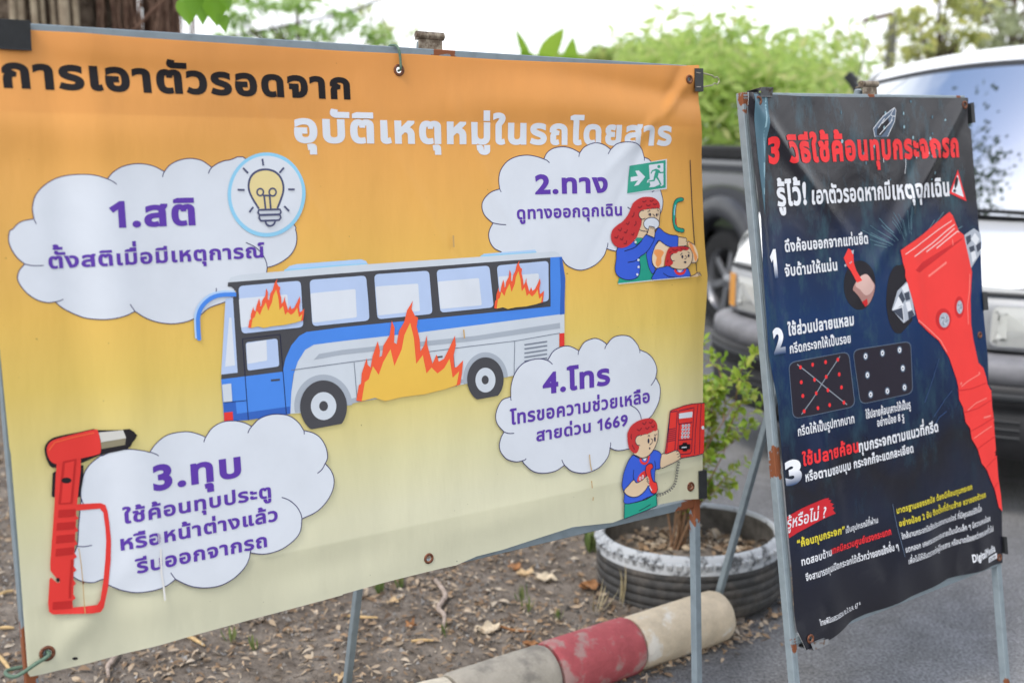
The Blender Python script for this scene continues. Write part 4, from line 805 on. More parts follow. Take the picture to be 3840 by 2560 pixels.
a = Art(S2, .001); a.text(Q['white'], 'รู้ไว้!', *CC('635,1405 832,1398'), 72, .042); a.text(Q['white'], 'เอาตัวรอดหากมี', *CC('866,1394 1410,1362'), 53, .036); a.text(Q['white'], 'เหตุฉุกเฉิน', *CC('1425,1362 1818,1336'), 56, .044); a.build('lettering', banner2, 'white subtitle lettering')
a = Art(S2, .001); a.fill(Q['red'], CC('1876,1162 1937,1377 1816,1322')); a.fill(Q['white'], CC('1874,1195 1918,1350 1832,1312')); a.fill(Q['shadow'], spline(CC('1858,1225 1868,1212 1878,1225 1872,1265 1856,1290 1852,1260'), 3, True), ell('C', 1853, 1306, 10, 11, 16)); a.build('warning_triangle_drawing', banner2)
a = Art(S2, .001)
num = fade_ink('number_fade', rgb(50, 74, 110), rgb(236, 238, 242), .02, .6)
num2 = fade_ink('number_fade_long', rgb(236, 238, 242), rgb(50, 74, 110), .45, .98)
for t_, s_, hh in (('1', '594,345 642,338', 92), ('2', '604,868 692,850', 84)): a.text(num2, t_, *FF(s_), hh, .05)
a.text(num2, '3', *II('690,207 808,192'), 80, .055); a.build('lettering', banner2, 'large fading step numbers')
a = Art(S2, .001); W_ = Q['white']
for t_, fr, p, h_, bo_, mt in (('ดึงค้อนออกจากแท่นยึด', 'F', '684,172 1254,116', 34, .036, W_), ('จับด้ามให้แน่น', 'F', '684,336 1042,300', 34, .036, W_), ('ใช้ส่วนปลายแหลม', 'F', '708,742 1157,671', 37, .04, W_), ('กรีดกระจกให้เป็นรอย', 'F', '720,866 1136,789', 29, .03, W_), ('กรีดให้เป็นรูปกากบาท', 'F', '778,1425 1162,1340', 28, .028, W_), ('ใช้ปลายค้อนเคาะให้เป็นรู', 'F', '1240,1302 1546,1246', 25, .028, W_), ('อย่างน้อย 8 รู', 'F', '1318,1360 1501,1324', 24, .028, W_),
                       ('ใช้ปลายค้อน', 'F', '812,1630 1192,1534', 39, .042, Q['red']), ('ทุบกระจกตามแนวที่กรีด', 'F', '1194,1536 1732,1395', 33, .036, W_), ('หรือตามขอบมุม กระจกก็จะแตกละเอียด', 'I', '832,193 1562,-15', 28, .034, W_)): a.text(mt, t_, *pts(fr, p), h_, bo_, level=False)
a.build('lettering', banner2, 'white instruction lettering')
a = Art(S2, .0007, .00006)
def rpanel(s_): return rq(FF(s_), .13, 6)
a.fill(Q['slate'], rpanel('709,926 1124,850 1170,1229 742,1316'), rpanel('1148,840 1549,780 1562,1139 1201,1216')); a.fill(Q['panel'], rpanel('713,931 1120,855 1165,1225 746,1311'), rpanel('1152,845 1545,785 1558,1135 1205,1211'))
for s_ in ('768,940 1112,1215', '1062,885 800,1282'): a.stroke(Q['grey'], FF(s_), 4)
a.fill(Q['red'], *[ell('F', x, y, 9, 14, 14) for x, y in ((790, 960), (873, 942), (963, 925), (1047, 908), (796, 1062), (807, 1155), (817, 1260), (905, 1238), (992, 1218), (1090, 1200), (1057, 1008), (1073, 1097), (885, 1045), (968, 1025), (895, 1137), (980, 1117))])
cc_ = ((1237, 885), (1353, 863), (1470, 842), (1250, 1013), (1492, 967), (1272, 1146), (1386, 1122), (1503, 1097))
a.fill(Q['slate'], *[ell('F', x, y, 17, 27, 12) for x, y in cc_]); a.fill(Q['white'], *[ell('F', x, y, 11, 18, 16) for x, y in cc_]); a.fill(Q['panel'], *[ell('F', x, y + 1, 4, 8, 10) for x, y in cc_]); a.build('window_diagram_drawing', banner2)
a = Art(S2, .0008, .00006)
a.fill(Q['skinlo'], spline(FF('1148,425 1175,370 1195,345 1240,325 1275,365 1300,405 1288,470 1258,530 1228,538 1190,480 1165,450'), 3, True)); a.fill(Q['skin'], spline(FF('1165,400 1195,345 1240,326 1272,365 1294,405 1275,450 1235,470 1195,430'), 3, True)); a.fill(Q['hammer'], FF('1085,215 1115,150 1135,162 1150,190 1155,250 1172,300 1212,368 1178,384 1135,305 1105,265')); a.fill(Q['hamdk'], FF('1210,515 1245,492 1252,530 1234,548')); a.fill(Q['steel'], FF('1135,165 1152,160 1152,186 1143,188'), FF('1088,262 1100,255 1104,272 1092,276'), ell('F', 1128, 250, 4, 6, 8), ell('F', 1136, 243, 4, 6, 8))
for s_ in ('1165,425 1200,435', '1178,450 1208,455', '1195,480 1222,480'): a.stroke(Q['skinlo'], FF(s_), 3)
a.build('hand_with_hammer_drawing', banner2)
# the big red hammer
a = Art(S2, .0012, .00006)
tip = MM('253,490 280,400 325,355 345,400 365,515 310,555'); a.fill(Q['steel'], tip, MM('608,130 655,98 700,130 700,200 640,292 622,240')); a.fill(Q['white'], MM('258,488 285,425 312,470'), MM('300,385 330,360 336,400 312,410'), MM('318,455 340,450 350,490 330,500'), MM('640,150 660,120 682,150 665,180'), MM('640,215 660,205 668,240 648,265'))
a.fill(Q['steeld'], MM('285,425 300,400 318,440 305,460'), MM('312,412 336,402 342,440 322,448'), MM('255,495 300,470 312,545'), MM('330,500 352,492 362,515 335,540'), MM('615,140 640,128 640,160 622,180'), MM('665,180 690,160 690,195 672,215'), MM('630,190 655,180 660,205 638,215'))
a.stroke(Q['white'], MM('256,492 305,476 312,548'), 4)
HAM = MM('295,205 400,130 520,30 535,20 550,35 580,110 605,130 630,240 645,310 637,440 640,560 650,630 665,700 675,745 700,770 715,820 720,850 738,880 742,960 752,1020 760,1130 772,1300 800,1470 775,1440 755,1355 735,1310 715,1260 690,1230 670,1160 640,1110 632,1060 610,1030 598,960 578,920 576,870 568,830 530,720 480,640 420,590 380,550 362,480 340,400 318,330 318,300 308,270'); a.fill(Q['hammer'], HAM)
a.fill(Q['hamdk'], ell('M', 503, 536, 39, 52, 28), ell('M', 582, 478, 24, 52, 26)); a.fill(Q['hammer'], MM('360,440 440,415 480,390 560,350 635,320 632,330 480,402 400,445')) 
a.fill(Q['hamdk'], MM('365,300 372,306 385,312 600,150 598,145 400,262'))
for s_, wd in (('318,225 400,165 480,105 545,62', 4), ('360,235 450,170 520,110 560,80', 5), ('420,212 490,160 560,98', 5), ('470,195 520,155 575,112 582,118', 5)): a.stroke(Q['pink'], MM(s_), wd)
for s_, wd in (('634,318 632,400 622,470 626,560', 5), ('378,540 440,592 490,640 520,695', 5), ('430,330 470,300 520,262', 8), ('590,860 620,835 680,800', 4), ('620,975 660,940 715,915', 4), ('650,1110 700,1075 740,1050', 4), ('585,850 592,840', 7), ('676,790 682,800', 7), ('548,150 552,180', 5), ('700,1010 735,1000', 6)): a.stroke(Q['hamhi'], MM(s_), wd)
for s_ in ('570,880 640,870 715,842', '600,985 670,965 738,925', '634,1075 700,1040 748,1010', '668,1160 710,1130 756,1100', '712,1250 740,1220 764,1200', '752,1345 772,1320'): a.stroke(Q['hamdk'], MM(s_), 3)
a.fill(Q['steel'], ell('M', 507, 540, 25, 36, 24), ell('M', 583, 478, 15, 32, 22))
for i in range(14):
    an = i * .9; a.stroke(Q['steeld' if i % 2 else 'white'], MM(f'{507 + 18 * math.cos(an):.0f},{540 + 26 * math.sin(an):.0f} {507 + 8 * math.cos(an + 1):.0f},{540 + 10 * math.sin(an + 1):.0f}'), 2.6)
    a.stroke(Q['steeld' if i % 2 else 'white'], MM(f'{583 + 11 * math.cos(an):.0f},{478 + 24 * math.sin(an):.0f} {583 + 4 * math.cos(an + 1):.0f},{478 + 8 * math.sin(an + 1):.0f}'), 2.2)
a.build('hammer_drawing', banner2)
# lower block
a = Art(S2, .0006, .00006); a.fill(Q['brush'], LL('150,560 300,480 490,396 520,392 512,405 535,412 525,430 555,445 540,462 560,478 548,495 572,528 400,618 240,705 215,722 150,760')); a.text(W_, 'รู้หรือไม่ ?', *LL('150,690 492,545'), 34, .012, slant=.25); a.build('lettering', banner2, 'white script lettering on a red brush stroke')
a = Art(S2, .001)
for t_, p, h_, bo_, mt in (('“ค้อนทุบกระจก”', '243,830 656,700', 24, .044, Q['yellow']), ('เป็นอุปกรณ์ที่ผ่าน', '668,703 963,612', 18, .02, W_), ('ทดสอบด้าน', '275,985 546,905', 23, .028, W_), ('เทคนิครวมศูนย์แรงกระแทก', '550,905 1073,698', 21, .034, Q['red']), ('จึงสามารถทุบเปิดกระจกได้เร็วกว่าของแข็งอื่น ๆ', '308,1128 1126,842', 21, .024, W_),
                      ('มาตรฐานของรถบัส ต้องมีค้อนทุบกระจก', '1126,522 1802,322', 18, .034, Q['yellow']), ('อย่างน้อย 2 อัน ติดตั้งที่ด้านซ้าย ขวาของตัวรถ', '1143,632 1932,397', 18, .034, Q['yellow']), ('ใกล้บานกระจกนิรภัยประเภทเทมเปอร์ ที่มีคุณสมบัติเมื่อ', '1158,747 1889,517', 17, .018, W_), ('แตกออก เศษกระจกจะกระจายเป็นเม็ดเล็ก ๆ มีความคมน้อย', '1184,860 1973,607', 17, .018, W_), ('เพื่อไม่ให้อันตรายต่อผู้โดยสาร หรือบาดน้อยกว่ากระจกทั่วไป', '1208,970 2001,692', 17, .018, W_),
                      ('DigitalMedia', '1776,962 2018,866', 25, .04, W_), ('ไทยพีบีเอสรวบรวม ณ 2 ต.ค. 67 *', '408,1512 816,1366', 16, .012, W_)): a.text(mt, t_, *LL(p), h_, bo_, level=False)
a.stroke(Q['slate'], LL('1090,445 1130,680 1175,910'), 3); a.fill(W_, LL('1930,922 2034,882 2036,930 1933,968')); a.text(Q['shadow'], 'Thai PBS', *LL('1945,955 2024,925'), 9, .02); a.build('lettering', banner2, 'small print in white, yellow and red')
# ------------------------------------------------------------------ clips and cords holding the banners
def clip_at(sheet, c, along, inward, length, label, m=M_CLIP, handles=True, deep=.019, group='binder clips on the sign frames'):
    """binder clip: c on the sheet edge, `along` the edge, `inward` over the sheet"""
    c, e, i = Vector(c), Vector(along).normalized(), Vector(inward).normalized(); n = Vector(sheet.n)
    o = thing('binder_clip', label, 'clip', tuple(c), group); h = length / 2; t = .0008
    mb = MB(); s0 = c - i * .006
    for z0, z1 in ((.0035, .0095), (-.0275, -.0330)):        # front and back jaw, spine
        z0, z1 = (n * z0, n * z1)
        p = [s0 + z1 - e * h, s0 + z1 + e * h, s0 + i * deep + z0 + e * h, s0 + i * deep + z0 - e * h]; mb.prism(p, n * t)
        mb.tube([p[2] + n * t, p[3] + n * t], .0014, 8)
    p = [s0 + n * .0095 - e * h, s0 + n * .0095 + e * h, s0 - n * .0330 + e * h, s0 - n * .0330 - e * h]; mb.prism(p, -i * t)
    mb.build('clip_body', m, o)
    if handles:
        for k, dn in ((1, .012), (-1, -.034)):
            q = s0 + i * deep * .9 + n * (.0052 if k > 0 else -.030); out_ = -i
            w_ = MB().tube([q - e * h * .62, q - e * h * .58 + out_ * .02 + n * dn * .3, q - e * h * .42 + out_ * .044 + n * dn * .5, q - e * h * .22 + out_ * .050 + n * dn * .5, q - e * h * .34 + out_ * .058 + n * dn * .5, q - e * h * .1 + out_ * .064 + n * dn * .5,
                          q + e * h * .1 + out_ * .064 + n * dn * .5, q + e * h * .34 + out_ * .058 + n * dn * .5, q + e * h * .22 + out_ * .050 + n * dn * .5, q + e * h * .42 + out_ * .044 + n * dn * .5, q + e * h * .58 + out_ * .02 + n * dn * .3, q + e * h * .62], .0013, 8)
            w_.build('clip_handle', M_WIRE, o)
            if k > 0 and handles == 'one': break
    return o
U1, V1, U2, V2 = (Vector(x) for x in (S1.ux, S1.vd, S2.ux, S2.vd))
clip_at(S1, S1.pt(2608, 303, 0) + U1 * .002, V1, -U1, .050, 'black binder clip with its wire handles sticking out, on the yellow banner top corner')
clip_at(S1, S1.pt(2624, 1812, 0) + U1 * .002, V1, -U1, .066, 'black binder clip on the yellow banner beside the boy at the telephone', handles=False)
clip_at(S1, S1.pt(38, 96, 0), U1, V1, .052, 'wide black binder clip over the yellow banner top edge before the headline', handles=False, deep=.042)
clip_at(S2, S2.pt(2858, 345, 0), U2, V2, .036, 'worn silver binder clip on the dark poster top edge', M_CLIPR, False, .018)
clip_at(S2, S2.pt(3682, 1130, 0) + U2 * .003, V2, -U2, .046, 'dark binder clip on the side of the dark poster level with the headlight', M_CLIP, False, .010)
clip_at(S2, S2.pt(3632, 425, 0) + U2 * .003, V2, -U2, .05, 'dark binder clip on the dark poster edge just below its top corner', M_CLIP, False, .004)
clip_at(S2, S2.pt(3757, 2045, 0) + U2 * .003, V2, -U2, .045, 'dark binder clip on the dark poster edge beside the white logo', M_CLIP, False, .003)
clip_at(S2, S2.pt(3048, 2405, -.004), U2 * 1, -V2, .055, 'rusty binder clip gripping the bottom corner of the dark poster', M_CLIPR, False, .014)
q = S1.pt(1494, 262, .002); n1 = Vector(S1.n)
t = thing('tie_cord', 'green cord looped over the top rail through the eyelet by the hinge', 'cord', tuple(q), 'green cords tying the banner')
MB().tube(spline([q + n1 * -.004 + V1 * .002, q + n1 * .005 - V1 * .001, q + n1 * .005 - V1 * .02, q + n1 * .004 - V1 * .036 - U1 * .002, q - n1 * .006 - V1 * .044 - U1 * .004, q - n1 * .026 - V1 * .043 - U1 * .006, q - n1 * .030 - V1 * .02 - U1 * .003, q - n1 * .02 + V1 * .0], 5), .0024, 8).build('cord_loop', M_CORD, t)
q = S1.pt(176, 2446, .002)
t = thing('tie_cord', 'green cord from the rusty bottom corner eyelet round the stand leg', 'cord', tuple(q), 'green cords tying the banner')
e_ = S1.pt(62, 2530, -.002)
MB().tube(spline([q - n1 * .006 - V1 * .003, q + n1 * .005 + V1 * .001, q * .6 + e_ * .4 + n1 * .006, e_ + n1 * .004, e_ - U1 * .012 - n1 * .012, e_ - U1 * .006 - n1 * .030, e_ + U1 * .03 - n1 * .028], 6), .0032, 8).build('cord_loop', M_CORD, t)
# ------------------------------------------------------------------ ground
def asphalt():
    m = bpy.data.materials.new('asphalt'); m.use_nodes = True; t = m.node_tree; p = t.nodes['Principled BSDF']; p.inputs['Roughness'].default_value = .85; p.inputs['Specular IOR Level'].default_value = .25
    tcn = N(t, 'ShaderNodeTexCoord')
    def nz_(sc, de=4, ro=.6):
        n = N(t, 'ShaderNodeTexNoise'); n.inputs['Scale'].default_value = sc; n.inputs['Detail'].default_value = de; n.inputs['Roughness'].default_value = ro; t.links.new(tcn.outputs['Object'], n.inputs['Vector']); return n
    a, b, c = nz_(1.1, 6), nz_(110, 4, .85), nz_(9, 5, .7)
    cr = N(t, 'ShaderNodeValToRGB'); e = cr.color_ramp.elements; e[0].position = .3; e[0].color = (.150, .151, .155, 1); e[1].position = .72; e[1].color = (.255, .255, .258, 1); t.links.new(a.outputs['Fac'], cr.inputs[0])
    c2 = N(t, 'ShaderNodeValToRGB'); e = c2.color_ramp.elements; e[0].position = .38; e[0].color = (.25, .25, .25, 1); e[1].position = .64; e[1].color = (1.6, 1.6, 1.6, 1); t.links.new(b.outputs['Fac'], c2.inputs[0])
    c3 = N(t, 'ShaderNodeValToRGB'); e = c3.color_ramp.elements; e[0].position = .3; e[0].color = (.78, .77, .75, 1); e[1].position = .6; e[1].color = (1.08, 1.08, 1.08, 1); t.links.new(c.outputs['Fac'], c3.inputs[0])
    m1 = N(t, 'ShaderNodeMix', data_type='RGBA', blend_type='MULTIPLY'); m1.inputs['Factor'].default_value = .75; t.links.new(cr.outputs[0], m1.inputs['A']); t.links.new(c2.outputs[0], m1.inputs['B'])
    m2 = N(t, 'ShaderNodeMix', data_type='RGBA', blend_type='MULTIPLY'); m2.inputs['Factor'].default_value = 1; t.links.new(m1.outputs['Result'], m2.inputs['A']); t.links.new(c3.outputs[0], m2.inputs['B']); t.links.new(m2.outputs['Result'], p.inputs['Base Color'])
    bb = N(t, 'ShaderNodeBump'); bb.inputs['Strength'].default_value = .7; bb.inputs['Distance'].default_value = .006; t.links.new(b.outputs['Fac'], bb.inputs['Height']); t.links.new(bb.outputs[0], p.inputs['Normal']); return m
S_ = 300
tag(mesh_obj('car_park', [(-S_, -S_, 0), (S_, -S_, 0), (S_, S_, 0), (-S_, S_, 0)], [[0, 1, 2, 3]], asphalt()), 'grey asphalt of the car park in front of the signs', 'ground', kind='structure')
# the kerb line, from its photographed foot points
K1, K2 = at_z(*pts('H', '690,1475')[0], .142), at_z(*pts('H', '2334,962')[0], .142); KD = (K2 - K1); KD.z = 0; KD.normalize(); KN = Vector((-KD.y, KD.x, 0)); KA, KB = Vector((K1.x, K1.y, 0)) - KN * .072 + KD * .25, Vector((K2.x, K2.y, 0)) - KN * .072 + KD * .06        # KN points to the verge
M_SOIL = material('dry_soil', (.105, .086, .070, 1), .95, .15, col2=(.25, .215, .18, 1), noise_scale=14, lo=.35, hi=.68, bump=.9, bump_scale=55, dist=.02, detail=8)
KEND = KB + KD * .10
PLc = at_z(2590, 1996, .19); PLc.z = 0                      # tyre planter centre
def verge_inside(x, y):
    p = Vector((x, y, 0)); d = (p - KEND); a = d.dot(KD); b = d.dot(KN)
    lim = -.02 + (.62 if b > .12 else .0) * min(1, (b - .12) / .4) if b > 0 else -9
    return b > -.02 and a < lim
def hgt(x, y): return .012 + .035 * (noise.noise(Vector((x * 1.3, y * 1.3, 0))) * .5 + .5) + .012 * noise.noise(Vector((x * 6, y * 6, 3))) + .006 * noise.noise(Vector((x * 19, y * 19, 9)))
bord = [KEND - KD * 9.0 - KN * .02, KEND - KD * .0 - KN * .02, KEND + KD * .30 + KN * .25, KEND + KD * .75 + KN * .55, KEND + KD * .55 + KN * 1.15, KEND + KD * .1 + KN * 1.9, KEND + KN * 6 - KD * .5, KEND + KN * 22 - KD * 6, KEND + KN * 22 - KD * 30, KEND - KD * 30 - KN * .02]
bp = np.array([(p.x, p.y) for p in bord])
if np.sum(bp[:, 0] * np.roll(bp[:, 1], -1) - np.roll(bp[:, 0], -1) * bp[:, 1]) < 0: bp = bp[::-1]
A_, B_ = bp, np.roll(bp, -1, 0)
dn = []
for a_, b_ in zip(A_, B_):
    k = max(1, int(np.linalg.norm(b_ - a_) / .12)); dn += [a_ + (b_ - a_) * j / k for j in range(min(k, 400))]
near = np.array([q for q in np.stack(np.meshgrid(np.arange(-2.6, 2.2, .045), np.arange(.9, 5.2, .045)), -1).reshape(-1, 2)]); near = near[winding(near, A_, B_) != 0]
far = np.stack(np.meshgrid(np.arange(-30, 4, .8), np.arange(-8, 30, .8)), -1).reshape(-1, 2); far = far[winding(far, A_, B_) != 0]
dn = np.array(dn); nE = len(dn)
r_ = delaunay_2d_cdt([Vector(p) for p in np.concatenate([dn, near, far])], [(i, (i + 1) % nE) for i in range(nE)], [], 0, 1e-6)
V_ = np.array([tuple(v) for v in r_[0]]); F_ = np.array(r_[2]); F_ = F_[winding(V_[F_].mean(1), A_, B_) != 0]
ed = np.min(np.linalg.norm(V_[:, None, :] - np.concatenate([dn[::3]])[None], axis=2), 1) if len(V_) < 20000 else None
Z_ = np.array([hgt(x, y) * min(1, .12 + e * 5) for (x, y), e in zip(V_, ed)])
tag(mesh_obj('soil_verge', np.c_[V_, Z_], F_.tolist(), M_SOIL, smooth=True), 'bare brown soil of the planting verge behind the kerb', 'ground', kind='structure')
# ------------------------------------------------------------------ kerb stones
def kerb_paint(name, base, worn, amt, scale=9):
    return material(name, base, .75, .3, col2=worn, noise_scale=scale, lo=amt, hi=amt + .09, bump=.55, bump_scale=60, dist=.006, detail=8, grime=.24, grime_scale=16)
M_KW = kerb_paint('cream_kerb_paint', rgb(222, 212, 192), rgb(182, 172, 154), .54); M_KG = kerb_paint('bare_kerb_concrete', rgb(180, 172, 158), rgb(146, 140, 130), .5, 6)
M_KR = kerb_paint('red_kerb_paint', rgb(186, 92, 96), rgb(176, 140, 134), .525, 15); M_KW2 = kerb_paint('peeling_white_kerb_paint', rgb(214, 198, 172), rgb(228, 222, 210), .555, 14)
KR = .0745
def kpos(px, py):
    """distance along the kerb of the joint seen at this pixel of its top"""
    p = at_z(px, py, .142); return (p - KA).dot(KD)
J = [kpos(*pts('H', s_)[0]) for s_ in ('690,1480', '1345,1268', '1915,1092')] + [(at_z(2708, 2292, .08) - KA).dot(KD)]
segs = [(J[0] - 1.3, J[0], M_KW, 'whitewashed round kerb stone nearest the camera, at the grey stone', .0), (J[0], J[1], M_KG, 'worn grey beige round kerb stone next to the red one', .002), (J[1], J[2], M_KR, 'round kerb stone painted red with flaking paint', .0045), (J[2], J[3], M_KW2, 'cream round kerb stone with peeling white paint, ending at the tyre planter', .001)]
for a0, a1, m, lb, dr in segs:
    c0, c1 = KA + KD * (a0 + .004), KA + KD * (a1 - .004); base = KN * .032
    o = thing('kerb_stone', lb, 'kerb', tuple((c0 + c1) / 2), 'round kerb stones along the verge'); rings = []; n = 26; L_ = (c1 - c0).length
    k = 24; up = Vector((0, 0, 1))
    for i in range(k + 1):
        f = i / k; e = min(f, 1 - f) * L_; rr_ = (KR + dr) * (1 - .06 * max(0, 1 - e / .012) ** 2); c = c0 + (c1 - c0) * f + base + up * (KR * .88)
        rings.append([c + (KN * math.cos(w) + up * math.sin(w)) * rr_ * (1 + .014 * noise.noise(Vector((f * L_ * 9, w * 2.2, a0 * 7)))) for w in (2 * math.pi * j / n for j in range(n))])
    MB().loft(rings, cap=True).build('stone', m, o)
# ------------------------------------------------------------------ tyre planter
M_RUB = material('grey_weathered_rubber', (.066, .066, .066, 1), .8, .25, col2=(.17, .15, .13, 1), noise_scale=9, lo=.5, hi=.75, bump=.3, bump_scale=80, dist=.004, grime=.4)
M_TW = material('chalky_white_tyre_paint', rgb(176, 180, 184), .85, .2, col2=rgb(80, 82, 84), noise_scale=24, lo=.5, hi=.63, bump=.4, bump_scale=60, dist=.004, detail=8)
TR, TH = .297, .205; tz = .0
tyre = thing('tyre_planter', 'old car tyre lying flat as a planter, its upper shoulder painted white', 'tyre', tuple(PLc)); ax = Vector((-.03, .035, 1)).normalized()
up = [(TR * .905, .192), (TR * .915, .203), (TR * .935, .206), (TR * .965, .199), (TR * .99, .180), (TR, .150)]
mid = [(TR, .150), (TR * 1.004, .142)] 
for g in (.128, .100, .072, .045): mid += [(TR * 1.004, g + .004), (TR * .995, g + .0025), (TR * .995, g - .0015), (TR * 1.004, g - .003)]
mid += [(TR * 1.0, .034), (TR * .985, .018), (TR * .96, .006), (TR * .92, 0)]
inn = [(TR * .905, .192), (TR * .915, .17), (TR * .93, .11), (TR * .90, .03)]
mb = MB().lathe(PLc, ax, mid, 96); mb.lathe(PLc, ax, inn[::-1], 72, 1)
mb.build('tyre_tread', [M_RUB, material('dusty_inner_rubber', (.17, .155, .14, 1), .9, .2, noise_amt=.4, noise_scale=12, grime=.3)], tyre)
mb = MB(); mb.lathe(PLc, ax, up, 96)
a_ = ax.orthogonal().normalized(); b_ = ax.cross(a_)
for i in range(64):
    w0 = 2 * math.pi * (i + .5) / 64; d = a_ * math.cos(w0) + b_ * math.sin(w0); tn = ax.cross(d); mb.box(PLc + d * TR * .985 + ax * .170, tn * .0105, (d * .35 + ax).normalized() * .017, (d - ax * .35).normalized() * .006, 0, .003)
mb.build('white_shoulder', M_TW, tyre)
def mound(x, y):
    r = math.hypot(x - PLc.x, y - PLc.y); return .108 + .05 * math.exp(-((x - PLc.x + .02) ** 2 + (y - PLc.y + .08) ** 2) / .012) + .012 * noise.noise(Vector((x * 14, y * 14, 0))) + .02 * noise.noise(Vector((x * 5, y * 5, 4)))
Vv = [(PLc.x, PLc.y, mound(PLc.x, PLc.y))]; Ff = []; nr, na = 16, 60
for i in range(1, nr + 1):
    for j in range(na):
        r = TR * .92 * i / nr; w0 = 2 * math.pi * j / na; x, y = PLc.x + r * math.cos(w0), PLc.y + r * math.sin(w0); Vv.append((x, y, mound(x, y)))
for j in range(na): Ff.append([0, 1 + j, 1 + (j + 1) % na])
for i in range(nr - 1):
    for j in range(na): Ff.append([1 + i * na + j, 1 + (i + 1) * na + j, 1 + (i + 1) * na + (j + 1) % na, 1 + i * na + (j + 1) % na])
tag(mesh_obj('planter_soil', Vv, Ff, M_SOIL, smooth=True, origin=PLc), 'dark soil heaped inside the tyre planter', 'soil', kind='stuff')
# ------------------------------------------------------------------ leaves, chips, twigs
def leaf_strip(mb, p, d, side, n, L_, w, curl=0.0, m=0, seg=3, tip=.0, smooth=True):
    """a leaf blade: p base, d along, side across, n up"""
    V = []; prof = {2: (.75, 1.0), 3: (.62, 1.0, .62), 4: (.5, .95, 1., .6), 5: (.45, .85, 1, .85, .5)}[seg]
    V.append(p); q = 1
    for i, f in enumerate(prof):
        t = (i + 1) / (seg + 1); c = p + d * (L_ * t) + n * (math.sin(t * math.pi) * curl * L_ - tip * L_ * t * t)
        V += [c + side * (w * f * .5) + n * (w * .10), c - n * 0, c - side * (w * f * .5) + n * (w * .10)]
    V.append(p + d * L_ - n * (tip * L_)); F = []
    F += [[0, 2, 1], [0, 3, 2]]
    for i in range(seg - 1):
        a = 1 + i * 3; F += [[a, a + 1, a + 4, a + 3], [a + 1, a + 2, a + 5, a + 4]]
    a = 1 + (seg - 1) * 3; e = len(V) - 1; F += [[a, a + 1, e], [a + 1, a + 2, e]]
    mb.add(V, F, m, smooth)
def rnd_dir(flat=1.0):
    v = Vector((random.gauss(0, 1), random.gauss(0, 1), random.gauss(0, 1) * flat)); return v.normalized()
M_LIT = leaf_material('litter', [(.30, .215, .14, 1), (.17, .11, .065, 1), (.42, .33, .23, 1), (.10, .07, .05, 1), (.36, .24, .14, 1), (.50, .43, .34, 1), (.22, .15, .09, 1)], .0, .85)
M_GRV = leaf_material('gravel', [(.11, .105, .10, 1), (.26, .25, .24, 1), (.06, .055, .05, 1), (.36, .35, .34, 1), (.17, .15, .13, 1)], 0, .9)
mb = MB()
def on_verge(x, y): return winding(np.array([[x, y]]), A_, B_)[0] != 0
cand = np.stack([RNG.uniform(-2.5, 1.6, 79000), RNG.uniform(1.2, 5.0, 79000)], 1); cand = cand[winding(cand, A_, B_) != 0]
def zz(x, y): return hgt(x, y) * min(1, .12 + 5 * float(np.min(np.hypot(*(dn[::3] - (x, y)).T))))
cl = 0
for x, y in cand:
    if math.hypot(x - PLc.x, y - PLc.y) < TR + .01: continue
    dens = max(0, noise.noise(Vector((x * 3.1, y * 3.1, 7))) * 1.1 + .42) + max(0, .25 - abs((Vector((x, y, 0)) - KEND).dot(KN) - .16))
    if random.random() > .30 + dens * .9: continue
    z = zz(x, y) + .003; k = random.random()
    if k < .42:
        s_ = random.uniform(.003, .009) * (1 if random.random() < .93 else 1.8); c = Vector((x, y, z)); o3 = [c + Vector((random.uniform(-1, 1), random.uniform(-1, 1), 0)) * s_ for _ in range(3)] + [c + Vector((random.uniform(-.4, .4) * s_, random.uniform(-.4, .4) * s_, s_ * .9))]
        mb.add(o3, [[0, 1, 3], [1, 2, 3], [2, 0, 3], [0, 2, 1]], 1)
    else:
        d = rnd_dir(.18); n = rnd_dir(.3) + Vector((0, 0, 1.6)); n.normalize(); sd = n.cross(d).normalized(); L_ = random.uniform(.010, .034) * (1.25 if random.random() < .12 else 1)
        leaf_strip(mb, Vector((x, y, z + random.uniform(0, .006))), d, sd, n, L_, L_ * random.uniform(.14, .5), random.uniform(-.15, .3), 0, 2)
o = mb.build('leaf_litter', [M_LIT, M_GRV]); tag(o, 'dry leaf bits and gravel scattered over the soil verge', 'leaf litter', kind='stuff')
# spill of litter along the kerb foot and the tyre foot, and inside the planter
mb = MB()
for i in range(1500):
    t_ = random.random()
    if t_ < .2: q = KA + KD * random.uniform(-.3, (KB - KA).length + .15) - KN * (.012 + abs(random.gauss(0, .035))); z = .004
    elif t_ < .36: w0 = random.uniform(-1.9, .5); r = TR + abs(random.gauss(0, .05)); q = PLc + Vector((r * math.cos(w0), r * math.sin(w0), 0)); z = .004
    else:
        r = TR * .84 * math.sqrt(random.random()); w0 = random.uniform(0, 6.28); q = PLc + Vector((r * math.cos(w0), r * math.sin(w0), 0)); z = mound(q.x, q.y) + .002
        if math.hypot(q.x - PLc.x + .02, q.y - PLc.y + .08) < .11 and random.random() < .8: continue
    d = rnd_dir(.25); n = (rnd_dir(.3) + Vector((0, 0, 1.3))).normalized(); sd = n.cross(d).normalized(); L_ = random.uniform(.010, .034) * (1 if t_ < .36 else 1.35)
    leaf_strip(mb, Vector((q.x, q.y, z + random.uniform(0, .012))), d, sd, n, L_, L_ * random.uniform(.2, .5), random.uniform(-.1, .3), 0, 2)
tag(mb.build('leaf_litter', M_LIT), 'brown leaf flakes gathered along the kerb foot and in the planter', 'leaf litter', kind='stuff')
